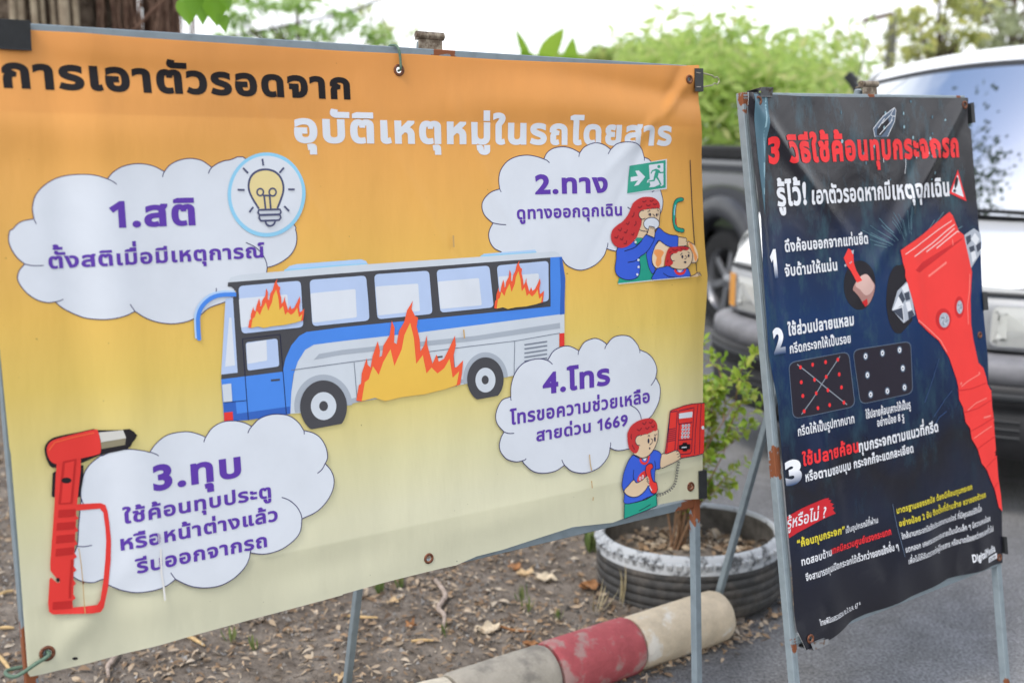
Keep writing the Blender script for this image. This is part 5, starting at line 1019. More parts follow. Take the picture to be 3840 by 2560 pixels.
# single large dry leaves and sticks that stand out
M_DRY = [material('dry_leaf_tan', rgb(214, 186, 146), .8, .2, noise_amt=.4, noise_scale=40, trans=.15), material('dry_leaf_brown', rgb(176, 128, 88), .8, .2, noise_amt=.4, noise_scale=40, trans=.15), material('dry_leaf_pale', rgb(222, 206, 180), .8, .2, noise_amt=.3, noise_scale=40, trans=.15)]
def crumpled(px, py, L_, ang, m, label, lobes=5, wid=.8):
    p = at_z(px, py, .035); z = zz(p.x, p.y) + .006; c = Vector((p.x, p.y, z)); rs = random.Random(int(px * 7 + py)); n = 26; k = 5; V = [c + Vector((0, 0, .006))]; F = []
    for i in range(1, k + 1):
        for j in range(n):
            w0 = 2 * math.pi * j / n; r = (i / k) * L_ * .5 * (1 - .42 * abs(math.sin(lobes * w0 / 2 + .4)) ** 1.5 * (i / k)); x, y = r * math.cos(w0), r * math.sin(w0) * wid
            zz_ = .32 * L_ * (noise.noise(Vector((x / L_ * 3, y / L_ * 3, px))) * .8 + .5 * (r / L_) ** 2 * math.sin(3 * w0 + px)) + .1 * L_ * (i / k) ** 2
            V.append(c + Vector((x * math.cos(ang) - y * math.sin(ang), x * math.sin(ang) + y * math.cos(ang), max(-.004, zz_) + .004)))
    F = [[0, 1 + j, 1 + (j + 1) % n] for j in range(n)] + [[1 + i * n + j, 1 + (i + 1) * n + j, 1 + (i + 1) * n + (j + 1) % n, 1 + i * n + (j + 1) % n] for i in range(k - 1) for j in range(n)]
    mb = MB(); mb.add(V, F, 0, True); d = Vector((math.cos(ang), math.sin(ang), .1)); mb.tube([c - d * L_ * .3, c + d * L_ * .2 + Vector((0, 0, .004)), c + d * L_ * .85 + Vector((0, 0, .008))], [.0012, .0014, .001], 6)
    tag(mb.build('dry_leaf', m, origin=c), label, 'leaf', 'large dry leaves lying on the verge')
for px, py, L_, an, mi, lb in ((1825, 2365, .085, .4, 2, 'pale lobed dry leaf lying alone between board leg and red kerb'), (2045, 2160, .09, 2.4, 2, 'crumpled whitish dry leaf beside the tyre planter'), (1970, 2140, .075, 1.0, 0, 'tan curled dry leaf just before the whitish one'), (2215, 2195, .095, .2, 1, 'big brown dry leaf touching the tyre planter'),
                               (1470, 2265, .045, .5, 0, 'small round tan leaf behind the prop leg of the yellow board'), (1930, 2120, .06, 2.0, 1, 'brown dry leaf under the yellow banner rail'), (1540, 2345, .05, 1.4, 1, 'pinkish brown curled leaf among the gravel'), (1990, 2430, .06, .2, 1, 'rusty brown leaf lying by the kerb joint'), (1290, 2555, .06, .8, 0, 'tan leaf at the foot of the prop leg')): crumpled(px, py, L_, an, M_DRY[mi], lb)
M_STK = material('grey_stick', rgb(176, 160, 148), .85, .2, noise_amt=.35, noise_scale=60, bump=.4, bump_scale=90, dist=.003); M_STR = material('straw_stem', rgb(206, 176, 128), .8, .2, noise_amt=.3, noise_scale=50)
def stick(P, r, m, label):
    Q = []
    for (px, py) in P:
        p = at_z(px, py, .03); Q.append(Vector((p.x, p.y, zz(p.x, p.y) + r + .004)))
    S = [Vector(v) for v in spline([tuple(q) for q in Q], 5)]; k = len(S); mb = MB().tube(S, [r * (.55 + .45 * math.sin(math.pi * min(1, .15 + i / k))) for i in range(k)], 8); tag(mb.build('stick', m, origin=Q[0]), label, 'stick', 'sticks and stems on the soil')
stick([pts('H', s_)[0] for s_ in ('645,875', '690,930', '712,985', '665,1075', '705,1130', '700,1200', '680,1245')], .0085, M_STK, 'crooked grey stick lying under the yellow banner')
stick([pts('G', s_)[0] for s_ in ('820,1360', '770,1440', '740,1480', '745,1568')], .008, M_STK, 'pale forked stick near the bottom edge of the picture')
stick([pts('H', s_)[0] for s_ in ('0,1125', '120,1140', '250,1152')], .005, M_STR, 'straw coloured stem crossing the prop leg'); stick([pts('H', s_)[0] for s_ in ('480,1305', '560,1290', '630,1295')], .005, M_STR, 'short straw stem among the leaf bits'); stick([pts('H', s_)[0] for s_ in ('1060,1185', '1180,1225', '1300,1245')], .004, M_DRY[1], 'brown stalk of the pale leaf by the kerb')
for P, lb in ((('0,990', '40,970', '90,955'), 'straw at the outer side of the rusty board leg'), (('0,1405', '40,1455', '75,1510'), 'straw blade leaning across the picture corner'), (('0,1210', '50,1200', '95,1200'), 'pale broad stalk beside the outer board leg'), (('1240,1640'.replace('1640', '1240'), '1330,1300', '1400,1335'), 'thin straw lying in the gravel')): stick([pts('G', s_)[0] for s_ in P], .006, M_STR, lb)
# small green sprouts
M_GRS = leaf_material('grass_blade', [(.10, .16, .05, 1), (.16, .22, .07, 1), (.22, .24, .10, 1)], .3)
M_GRD = leaf_material('dry_grass_blade', [(.42, .36, .22, 1), (.34, .28, .16, 1)], .2)
def tuft(px, py, n, h, label, spread=1.0, m=M_GRS, wd=.006):
    p = at_z(px, py, .02); c = Vector((p.x, p.y, zz(p.x, p.y))); mb = MB()
    for i in range(n):
        a = random.uniform(0, 6.28); e = random.uniform(.2, 1.0) * spread; d = Vector((math.cos(a) * e, math.sin(a) * e, 1)).normalized(); sd = Vector((-math.sin(a), math.cos(a), 0)); leaf_strip(mb, c + Vector((random.gauss(0, .008), random.gauss(0, .008), 0)), d, sd, d.cross(sd) * -1, h * random.uniform(.6, 1.1), wd * random.uniform(.7, 1.4), 0, 0, 4, .3)
    tag(mb.build('grass_tuft', m, origin=c), label, 'grass', 'small green sprouts on the verge')
for a in ((1420, 2230, 9, .07, 'green sprout right beside the prop leg', 1.2, M_GRS, .014), (1500, 2205, 7, .06, 'green sprout below the banner rail', 1.2, M_GRS, .012), (1955, 2255, 9, .06, 'thin grass tuft before the tyre planter'), (1970, 2300, 6, .05, 'sparse grass by the red kerb stone'), (2215, 2080, 12, .1, 'leafy green weed at the left flank of the tyre', .7, M_GRS, .02), (2090, 2330, 6, .05, 'few grass blades above the red kerb'), (1660, 2395, 6, .05, 'grass blades at the grey kerb stone'), (2330, 2285, 8, .13, 'dry stems standing between kerb and tyre', .5, M_GRD, .004), (2240, 2300, 8, .10, 'dry grass bent towards the kerb', 1.6, M_GRD, .004), (870, 2420, 7, .05, 'green sprout under the banner corner'), (960, 2440, 6, .05, 'pale green sprout near the banner corner')): tuft(*a)
# ------------------------------------------------------------------ shrub in the planter
M_SHL = leaf_material('shrub_leaf', [(.30, .44, .05, 1), (.40, .52, .07, 1), (.20, .36, .04, 1), (.48, .50, .10, 1), (.26, .42, .05, 1)], .45, .45)
M_SHT = material('shrub_twig', rgb(150, 118, 92), .8, .2, noise_amt=.3, noise_scale=60)
shrub = thing('shrub', 'young shrub with small yellow green leaves growing in the tyre planter', 'plant', (PLc.x - .02, PLc.y + .02, .1))
twigs = MB(); leaves = MB(); rs = random.Random(11)
def shoot(p, d, L_, r, depth):
    n = 7; P = [p]; dd = d.copy()
    for i in range(n):
        dd = (dd + Vector((rs.gauss(0, .10), rs.gauss(0, .10), rs.gauss(.04, .06)))).normalized(); P.append(P[-1] + dd * (L_ / n))
    twigs.tube(P, [r * (1 - .75 * i / n) for i in range(n + 1)], 6, cap=False)
    if depth < 2:
        for i in range(2, n + 1):
            for _ in range(1):
                if rs.random() < (.6 if depth == 0 else .45):
                    a = rs.uniform(0, 6.28); o_ = dd.orthogonal().normalized(); o_.rotate(Matrix.Rotation(a, 3, dd)); shoot(P[i], (dd * .75 + o_ * rs.uniform(.5, .9)).normalized(), L_ * rs.uniform(.25, .45), r * .55, depth + 1)
    if depth >= 1:
        for i in range(1, n + 1):
            for sg in (-1, 1):
                if rs.random() < .7:
                    o_ = dd.orthogonal().normalized(); o_.rotate(Matrix.Rotation(rs.uniform(0, 6.28), 3, dd)); ld = (dd * .5 + o_ + Vector((0, 0, .1))).normalized(); sd = ld.cross(Vector((rs.gauss(0, .4), rs.gauss(0, .4), 1))).normalized(); nn_ = sd.cross(ld); s_ = rs.uniform(.024, .044)
                    leaf_strip(leaves, P[i], ld, sd, nn_, s_, s_ * .46, .05, 0, 4, .12)
b0 = Vector((PLc.x - .03, PLc.y + .03, .11))
for i, (dx, dy, L_) in enumerate(((.10, -.02, .48), (.20, .0, .52), (-.15, .1, .45), (.34, .04, .44), (.40, -.10, .38), (.05, .12, .52), (.26, -.12, .5), (-.06, -.1, .4), (.30, .02, .50), (.15, -.1, .5), (.24, .1, .42), (.33, -.04, .56), (.12, .04, .6))): shoot(b0 + Vector((rs.gauss(0, .015), rs.gauss(0, .015), 0)), Vector((dx, dy, 1)).normalized(), L_, .0042, 0)
twigs.build('twigs', M_SHT, shrub); leaves.build('leaves', M_SHL, shrub)
# ------------------------------------------------------------------ the white pickup
def car_mats(name, paint, rough=.25, coat=.6): return material(name, paint, rough, .5, 0, coat=coat, noise_amt=.05, noise_scale=3)
M_WHT = car_mats('white_car_paint', (.87, .88, .88, 1)); M_BLKP = material('black_plastic', (.022, .022, .024, 1), .5, .4, noise_amt=.3, noise_scale=12); M_GRYP = material('silver_grey_trim', (.36, .37, .385, 1), .45, .4, .1, noise_amt=.12, noise_scale=8); M_BUMP = material('grey_bumper_top', (.22, .22, .235, 1), .55, .35, .0, noise_amt=.2, noise_scale=9)
M_SEAL = material('rubber_seal', (.025, .027, .03, 1), .5, .4); M_CHR = material('chrome', (.75, .76, .78, 1), .12, .5, 1.0); M_REFL = material('lamp_reflector', (.90, .91, .90, 1), .4, .5, .2, bump=.35, bump_scale=22, dist=.008); M_AMB = material('amber_lens', (.85, .36, .03, 1), .2, .6, coat=.6); M_TYR = material('tyre_rubber', (.022, .022, .023, 1), .7, .3, noise_amt=.25, noise_scale=25); M_ALLOY = material('alloy_rim', (.34, .345, .36, 1), .3, .5, .8); M_DARK = material('dark_cabin', (.012, .012, .014, 1), .8, .2); M_UNDER = material('underbody', (.012, .012, .012, 1), .9, .1)
def glass(name, tint=(.05, .06, .07, 1)):
    m = bpy.data.materials.new(name); m.use_nodes = True; t = m.node_tree; p = t.nodes['Principled BSDF']; p.inputs['Base Color'].default_value = tint; p.inputs['Roughness'].default_value = .02; p.inputs['Specular IOR Level'].default_value = 1.0; p.inputs['IOR'].default_value = 2.1; p.inputs['Coat Weight'].default_value = .9; p.inputs['Coat IOR'].default_value = 1.9; p.inputs['Coat Roughness'].default_value = .01; return m
M_GLS = glass('sun_film_windscreen')
t = M_GLS.node_tree; gl_ = N(t, 'ShaderNodeBsdfGlossy'); gl_.inputs['Color'].default_value = (.80, .82, .84, 1); gl_.inputs['Roughness'].default_value = .015; ms_ = N(t, 'ShaderNodeMixShader'); ms_.inputs[0].default_value = .72
t.links.new(t.nodes['Principled BSDF'].outputs[0], ms_.inputs[1]); t.links.new(gl_.outputs[0], ms_.inputs[2]); t.links.new(ms_.outputs[0], t.nodes['Material Output'].inputs['Surface'])
def clear_lens():
    m = bpy.data.materials.new('headlamp_glass'); m.use_nodes = True; t = m.node_tree; p = t.nodes['Principled BSDF']; p.inputs['Base Color'].default_value = (.80, .81, .77, 1); p.inputs['Roughness'].default_value = .12; p.inputs['Coat Weight'].default_value = .8; p.inputs['Coat Roughness'].default_value = .03; p.inputs['Transmission Weight'].default_value = .45; p.inputs['IOR'].default_value = 1.25
    w = N(t, 'ShaderNodeTexWave'); w.inputs['Scale'].default_value = 14; tcn = N(t, 'ShaderNodeTexCoord'); t.links.new(tcn.outputs['Object'], w.inputs['Vector']); bb = N(t, 'ShaderNodeBump'); bb.inputs['Strength'].default_value = .10; bb.inputs['Distance'].default_value = .003; t.links.new(w.outputs['Fac'], bb.inputs['Height']); t.links.new(bb.outputs[0], p.inputs['Normal']); return m
M_LENS = clear_lens()
TF = Vector((1.415, 4.41, 0)); TL, TB = Vector((.7, -.714, 0)).normalized(), Vector((.714, .7, 0)).normalized()
def tk(l, b, z): return TF + TL * l + TB * b + Vector((0, 0, z))
def fb(l): return .03 + .24 * abs(l / .85) ** 3.2
truck = thing('pickup_truck', 'white pickup truck with grey bumper parked facing the signs', 'pickup', tuple(TF + TB * 2.4))
HW = .85
def sweep(prof, l0, l1, n, inset=0.0, closed=True):
    """profile of (b offset, z) carried along the bowed front"""
    return [[tk(l, fb(l) + b, z) for b, z in prof] for l in (l0 + (l1 - l0) * i / n for i in range(n + 1))]
# body shell: sides and bed
mb = MB()
def side_profile(b):                       # belt height along the truck
    return np.interp(b, [.1, .3, .6, .95, 1.6, 2.65, 2.75, 4.7], [.90, 1.02, 1.10, 1.12, 1.10, 1.08, 1.04, 1.02])
for sg in (-1, 1):
    rings = []
    for b in np.linspace(.27, 4.75, 60):
        z1 = side_profile(b); z0 = .42
        for wc in (.78, 3.55):
            d = abs(b - wc)
            if d < .42: z0 = max(z0, .33 + math.sqrt(max(0, .42 ** 2 - d * d)) * 1.02)
        w = HW - (.05 * max(0, 1 - (b - .27) / .5) ** 2)
        z0 = min(z0, z1 - .12)
        rings.append([tk(sg * (w - .03), b, z0), tk(sg * w, b, z0 + .03), tk(sg * (w + .012), b, (z0 + z1) / 2), tk(sg * w, b, z1 - .06), tk(sg * (w - .02), b, z1 - .015), tk(sg * (w - .06), b, z1 + .003)])
    mb.loft(rings, closed=False)
mb.add([tk(l, 4.75, z) for l, z in ((-HW, .42), (HW, .42), (HW, 1.02), (-HW, 1.02))], [[0, 1, 2, 3]])
mb.build('body', M_WHT, truck)
MB().box(tk(0, 2.5, .44), TL * (HW - .06), TB * 2.15, Vector((0, 0, .06))).box(tk(0, .95, .62), TL * .62, TB * .5, Vector((0, 0, .25))).box(tk(0, 3.7, .62), TL * .74, TB * 1.0, Vector((0, 0, .02))).build('underbody', M_UNDER, truck)
# bonnet
rings = []; nl = 28
for t in np.linspace(0, 1, 22):
    row = []
    for i in range(nl + 1):
        l = -HW + .045 + (2 * HW - .09) * i / nl; e = abs(l) / HW; b = (fb(l) + .012) * (1 - t) + .98 * t
        z = np.interp(t, [0, .04, .2, .5, 1], [.872, .905, .985, 1.035, 1.07]) + (.022 * (1 - t) + .0) * (1 - e * e) + .11 * min(1, t * 4) * e ** 3 - .03 * max(0, (e - .88) / .12) ** 2 + (.006 if .62 < e < .7 else 0)
        row.append(tk(l, b, z))
    rings.append(row)
mb = MB().loft(rings, closed=False); mb.loft([[tk(l, fb(l) + .012, .872 + .022 * (1 - (l / HW) ** 2) - .035 * max(0, (abs(l) / HW - .86) / .14) ** 2) for l in np.linspace(-HW + .045, HW - .045, nl + 1)], [tk(l, fb(l) + .02, .855) for l in np.linspace(-HW + .045, HW - .045, nl + 1)]], closed=False)
mb.build('bonnet', M_WHT, truck)
# front panel: grey lamp surround with grille, lower white valance
gr = MB(); gr.loft(sweep([(.03, .856), (-.005, .85), (-.012, .80), (-.012, .69), (-.005, .655), (.03, .648)], -.80, .80, 40), closed=False); gr.build('front_panel', M_GRYP, truck); MB().loft(sweep([(-.006, .872), (-.012, .866), (-.012, .858), (-.004, .853)], -.80, .80, 40), closed=False).build('bonnet_gap_shadow', M_SEAL, truck)  # the black strip stands in for the shadow gap under the bonnet edge
g2 = MB(); g2.loft(sweep([(-.014, .835), (-.018, .83), (-.018, .68), (-.014, .675)], -.42, .42, 16), closed=False, m=0)
g2.build('grille', M_BLKP, truck); g3 = MB()
for z in (.70, .73, .76, .79, .82): g3.loft(sweep([(-.018, z + .006), (-.028, z + .004), (-.028, z - .004), (-.018, z - .006)], -.42, .42, 16), closed=True)
g3.build('grille_bar', M_GRYP, truck)
# bumper
bm = MB(); bm.loft(sweep([(.04, .645), (-.03, .64), (-.085, .625), (-.10, .60), (-.10, .545), (.04, .545)], -.86, .86, 44), cap=True); bump = bm.build('bumper', M_BUMP, truck)
b2_ = MB(); b2_.loft(sweep([(.04, .544), (-.098, .544), (-.112, .53), (-.112, .47), (-.085, .455), (-.08, .43), (-.09, .415), (-.09, .34), (-.06, .26), (.04, .23)], -.86, .86, 44), cap=True); b2_.build('bumper_skirt', M_BLKP, truck)
b3_ = MB(); b3_.loft(sweep([(-.112, .515), (-.119, .51), (-.119, .488), (-.112, .483)], -.84, .84, 44), closed=True)
for z in (.405, .375, .345): b3_.loft(sweep([(-.09, z + .006), (-.098, z + .004), (-.098, z - .004), (-.09, z - .006)], -.62, .62, 30), closed=True)
b3_.build('bumper_strip', M_SEAL, truck)
# headlights
def lamp(l0, l1):
    def rr_(grow, off, r=.35):
        z0, z1 = .672 - grow, .826 + grow; a, b = l0 - grow, l1 + grow; o = []
        for cx, cz, s in ((b, z1, 0), (a, z1, 1), (a, z0, 2), (b, z0, 3)):
            R_ = .028 + grow
            for k in range(6):
                w = math.pi / 2 * (s + k / 5); x = cx - R_ * (1 if s in (0, 3) else -1) + R_ * math.cos(w); z = cz - R_ * (1 if s in (0, 1) else -1) + R_ * math.sin(w); o.append(tk(x, fb(x) + off, z))
        return o
    h = MB().loft([rr_(.004, -.013), rr_(.004, -.03), rr_(-.004, -.03)]).build('headlight', M_GRYP, truck)
    bowl = MB().loft([rr_(-.004, -.026), rr_(-.012, .02), rr_(-.04, .05)], cap=False); p = rr_(-.04, .05); bowl.add(p, [list(range(len(p)))[::-1]])
    cz, cl_ = .75, (l0 + l1) / 2; bowl.lathe(tk(cl_, fb(cl_) + .03, cz), -TB, [(.052, -.02), (.045, .0), (.03, .008), (.012, .012), (.011, .035), (.0, .037)], 24)
    bowl.build('reflector', M_REFL, h)
    r0, r1 = rr_(-.003, -.029), rr_(-.03, -.037); q = rr_(-.06, -.040); le = MB().loft([r0, r1, q]); le.add(q, [list(range(len(q)))]); le.build('lens', M_LENS, h)
lamp(-.715, -.475); lamp(.475, .715)
for sg in (-1, 1):
    mb = MB(); rings = []
    for l in np.linspace(.735, .80, 6): rings.append([tk(sg * l, fb(l) - .020 + .0 * l, z) for z in (.675, .70, .78, .825)])
    for b in np.linspace(.02, .12, 4): rings.append([tk(sg * (.805 + .01 * math.sin(b * 20)), fb(.80) + b, z) for z in (.675, .70, .78, .825)])
    mb.loft(rings, closed=False).build('indicator', M_AMB, truck)
# cab
RW = .86
def roofz(l, b): return 1.79 + .075 * (1 - (l / RW) ** 2) - .02 * ((b - 1.95) / .6) ** 2
def ws(u, t, out=0.0):                      # windscreen surface, u -1..1 across, t 0 cowl .. 1 roof edge
    l = u * (.84 * (1 - t) + (RW - .005) * t); bow = .10 * (1 - u * u)
    b = (.93 * (1 - t) + 1.43 * t) + .12 * u * u - .03 * math.sin(math.pi * t) ; z = 1.068 * (1 - t) + (roofz(l, 1.45) - .045) * t - .012
    n = (-TB * .78 + Vector((0, 0, .62))); return tk(l, b, z) + n * out
G = [[ws(u, t, .004) for u in np.linspace(-.955, .955, 33)] for t in np.linspace(.035, .955, 17)]
fr_ = MB()
NU = np.linspace(-1, 1, 41)
fr_.loft([[ws(u, t, 0) for u in NU] for t in (0, .02, .04)], closed=False); fr_.loft([[ws(u, t, 0) for u in NU] for t in (.945, .97, 1.0)], closed=False)
for sg in (-1, 1): fr_.loft([[ws(sg * u, t, 0) for u in (.93, .965, 1.0)] for t in np.linspace(0, 1, 17)], closed=False)
cabm = MB(); RB = np.linspace(1.435, 2.55, 12)
cabm.loft([[tk(l, (ws(l / RW, 1) - TF).dot(TB) * (1 - s) + 2.55 * s, roofz(l, 1.45 + 1.1 * s) - .057 + .075 * (1 - math.exp(-9 * s)) + .012 * math.sin(math.pi * s)) for l in np.linspace(-RW + .005, RW - .005, 31)] for s in (0, .02, .05, .09, .14, .2, .3, .4, .5, .6, .7, .8, .9, 1)], closed=False)
for sg in (-1, 1):
    # side of the cab: pillar, drip rail, sill line
    top = [tk(sg * (RW - .005), b, roofz(RW - .005, b)) for b in np.linspace(1.55, 2.55, 8)]; low = [tk(sg * .875, b, roofz(RW - .005, b) - .07) for b in np.linspace(1.50, 2.58, 8)]; cabm.loft([top, low], closed=False)
    cabm.loft([[ws(sg, t) for t in np.linspace(0, 1, 9)], [tk(sg * (.855 * (1 - t) + .87 * t), 1.10 * (1 - t) + 1.58 * t, 1.09 * (1 - t) + 1.66 * t) for t in np.linspace(0, 1, 9)]], closed=False)
    cabm.loft([[tk(sg * .87, 2.58, 1.70), tk(sg * .85, 2.66, 1.08)], [tk(sg * .87, 2.42, 1.70), tk(sg * .85, 2.46, 1.08)]], closed=False)
cabm.loft([[tk(-.855, 2.55, 1.78), tk(0, 2.55, 1.86), tk(.855, 2.55, 1.78)], [tk(-.70, 2.60, 1.55), tk(0, 2.60, 1.55), tk(.70, 2.60, 1.55)]], closed=False); cabm.loft([[tk(-.78, 2.66, 1.2), tk(.78, 2.66, 1.2)], [tk(-.78, 2.66, .95), tk(.78, 2.66, .95)]], closed=False)
cabm.build('cab', M_WHT, truck)
fr_.build('windscreen_seal', M_SEAL, truck); MB().loft(G, closed=False).build('windscreen', M_GLS, truck)
for sg in (-1, 1): MB().loft([[tk(sg * (.853 * (1 - t) + .868 * t), 1.12 * (1 - t) + 1.60 * t, 1.10 * (1 - t) + 1.655 * t) for t in np.linspace(0, 1, 5)], [tk(sg * (.855 * (1 - t) + .87 * t), 2.45 * (1 - t) + 2.41 * t, 1.10 * (1 - t) + 1.655 * t) for t in np.linspace(0, 1, 5)]], closed=False).build('side_window', M_GLS, truck)
MB().loft([[tk(-.70, 2.605, 1.55), tk(.70, 2.605, 1.55)], [tk(-.77, 2.655, 1.2), tk(.77, 2.655, 1.2)]], closed=False).build('rear_window', M_GLS, truck)
cw = MB(); cw.loft([[tk(l, .955 + .10 * (l / .8) ** 2, 1.072 + .012 * (1 - (l / .8) ** 2)) for l in np.linspace(-.76, .76, 21)], [tk(l, .905 + .10 * (l / .8) ** 2, 1.081 + .012 * (1 - (l / .8) ** 2)) for l in np.linspace(-.76, .76, 21)]], closed=False)
cw.build('cowl', M_SEAL, truck)
for l0, l1 in ((-.62, .02), (-.02, .60)):
    w = MB(); p0 = ws(l1 / .76, .03, .035); p1 = ws(l0 / .76, .06, .022); w.tube([tk(l1, .93, 1.09), p0, (p0 + p1) / 2 + Vector((0, 0, .004)), p1], [.012, .008, .006, .004], 8); w.tube([ws(l0 / .76 - .05, .065, .014), ws((l0 + l1) / 1.52, .05, .014), ws(l1 / .76 - .1, .035, .014)], .006, 6); w.build('wiper', M_SEAL, truck)
# aerial on the windscreen pillar
q0 = ws(-1, .86) + Vector((-.03, 0, .03)); an = MB(); an.box(q0 + Vector((-.03, -.02, .03)), Vector((.035, -.01, -.055)), Vector((.012, .012, 0)), Vector((.01, -.01, .012)), 0, .004); an.box(q0 + Vector((-.055, -.012, .075)), Vector((.02, 0, -.02)), Vector((.012, .014, 0)), Vector((.014, -.01, .016)), 0, .004)
an.tube([q0 + Vector((-.02, 0, .05)), q0 + Vector((.05, .03, .35)), q0 + Vector((.16, .09, .95))], [.003, .0022, .0012], 6); an.build('aerial', M_SEAL, truck)
def wheel_obj(parent, c, axis, r, wd, alloy=True):
    axis = Vector(axis).normalized(); h = wd / 2
    w = MB().lathe(c, axis, [(r * .62, -h), (r * .9, -h), (r * .98, -h * .8), (r, -h * .4), (r, h * .4), (r * .98, h * .8), (r * .9, h), (r * .78, h * 1.04), (r * .62, h)], 40).build('wheel', M_TYR, parent)
    m = MB().lathe(c, axis, [(r * .62, -h), (r * .6, 0), (r * .60, h * .7), (r * .66, h)], 40); a = axis.orthogonal().normalized(); b = axis.cross(a)
    m.lathe(c, axis, [(0, h * .9), (r * .10, h * .88), (r * .15, h * .7), (r * .15, -h * .5)], 24)
    for k in range(6):
        w0 = k * math.pi / 3; d = a * math.cos(w0) + b * math.sin(w0); t_ = axis.cross(d); m.box(c + d * r * .37 + axis * h * .66, d * r * .26, t_ * r * .065, axis * h * .12, 0, .006)
    m.build('rim', M_ALLOY, w); MB().lathe(c, axis, [(r * .6, -h * .3), (0, -h * .3)], 32).build('hub', M_DARK, w)
for sg in (-1, 1):
    for b in (.78, 3.55): wheel_obj(truck, tk(sg * .72, b, .34), TL * sg, .34, .20)
# ------------------------------------------------------------------ dark grey pickup beyond it
PW = Vector((1.56, 8.20, 0)); PA = Vector((.35, -.94, 0)).normalized(); PS = Vector((-.94, -.35, 0)).normalized()      # PA towards its tail, PS out of its visible side
M_GRY = car_mats('dark_grey_car_paint', (.03, .033, .042, 1), .22, .8); M_FLARE = material('grey_wheel_arch', (.055, .058, .066, 1), .4, .5, noise_amt=.2, noise_scale=8)
def pk(a, s, z): return PW + PA * a + PS * s + Vector((0, 0, z))
p2 = thing('pickup_truck', 'dark grey pickup truck with a ribbed load bed liner behind the white pickup', 'pickup', tuple(pk(-1.6, -.8, 0)))
prof = [(0, 1.03), (.0, 1.0), (.03, .96), (.035, .9), (.02, .74), (.0, .6)]
mb = MB()
for s0, sg in ((0, 1), (-1.7, -1)):
    rings = []
    for a in np.linspace(-4.05, 1.0, 80):
        z0 = .50
        for wc in (0, -3.05):
            d = abs(a - wc)
            if d < .47: z0 = max(z0, .40 + math.sqrt(max(0, .47 ** 2 - d * d)) * 1.0)
        zt = np.interp(a, [-4.05, -3.6, -2.4, -1.55, -1.45, 1.0], [1.02, 1.10, 1.16, 1.16, 1.265, 1.265])
        rings.append([pk(a, s0 + sg * -.02, z0), pk(a, s0 + sg * .01, z0 + .02), pk(a, s0 + sg * .03, z0 + (zt - z0) * .35), pk(a, s0 + sg * .028, zt - .12), pk(a, s0 + sg * .012, zt - .07), pk(a, s0 + sg * .02, zt - .055), pk(a, s0 + sg * .02, zt - .012), pk(a, s0 - sg * .01, zt), pk(a, s0 - sg * .09, zt)])
    mb.loft(rings, closed=False)
mb.add([pk(1.0, 0, .5), pk(1.0, -1.7, .5), pk(1.0, -1.7, 1.26), pk(1.0, 0, 1.26)], [[0, 1, 2, 3]]); mb.build('body', M_GRY, p2)
ln = MB()
for s0 in (-.02, -1.68): ln.box(pk(-.25, s0 - .02, 1.315), PA * 1.22, PS * .035, Vector((0, 0, .048)), 0, .008)
for i in range(40):
    for s0 in (.018, -1.72): ln.box(pk(-1.42 + i * .06, s0, 1.312), PA * .014, PS * .006, Vector((0, 0, .034)), 0, .003)
ln.box(pk(-.25, -.85, .75), PA * 1.2, PS * .8, Vector((0, 0, .02))); ln.build('bed_liner', M_BLKP, p2)
fl = MB()
for wc in (0, -3.05):
    rings = []
    for w0 in np.linspace(-.08 * math.pi, 1.08 * math.pi, 26):
        ca, sa = math.cos(w0), math.sin(w0); rings.append([pk(wc + ca * r_, s_, .40 + sa * r_) for r_, s_ in ((.45, -.05), (.445, .055), (.47, .085), (.56, .082), (.60, .05), (.61, .01))])
    fl.loft(rings, closed=False)
fl.build('wheel_arch', M_FLARE, p2)
cab = MB()
sec = lambda a, w, z: [pk(a, -.85 + w, z), pk(a, -.85 - w, z)]
C_ = [(-1.55, .80, 1.14), (-1.70, .68, 1.72), (-1.95, .66, 1.80), (-2.6, .66, 1.82), (-2.95, .66, 1.74), (-3.45, .76, 1.16)]
cab.loft([[pk(a, -.85 + w, z) for a, w, z in C_[1:5]], [pk(a, -.85, z + .03) for a, w, z in C_[1:5]], [pk(a, -.85 - w, z) for a, w, z in C_[1:5]]], closed=False); cab.loft([[pk(-3.45, -.85 + .8 * u, 1.15), pk(-4.05, -.85 + .72 * u, 1.03), pk(-4.12, -.85 + .7 * u, .6)] for u in np.linspace(-1, 1, 9)], closed=False); cab.build('cab', M_GRY, p2)
gl = MB(); gl.loft([[pk(a, -.85 + w * .985, z - .02) for a, w, z in C_], [pk(a, -.80 + .72, 1.13) for a, w, z in C_]], closed=False); gl.loft([[pk(a, -.85 - w * .985, z - .02) for a, w, z in C_], [pk(a, -.90 - .72, 1.13) for a, w, z in C_]], closed=False)
gl.add(sec(-1.56, .76, 1.15) + sec(-1.69, .65, 1.70)[::-1], [[0, 1, 2, 3]]); gl.add(sec(-3.44, .74, 1.17) + sec(-2.96, .64, 1.73)[::-1], [[0, 1, 2, 3]]); gl.build('window', M_GLS, p2)
MB().box(pk(-1.5, -.85, .55), PA * 2.45, PS * .72, Vector((0, 0, .12))).build('underbody', M_UNDER, p2)
MB().box(pk(1.06, -.85, .62), PA * .06, PS * .8, Vector((0, 0, .09)), 0, .02).build('bumper', M_BLKP, p2)
for s_ in (-.12, -1.58):
    for a in (0, -3.05): wheel_obj(p2, pk(a, s_, .385), PS * (1 if s_ > -.5 else -1), .385, .25)
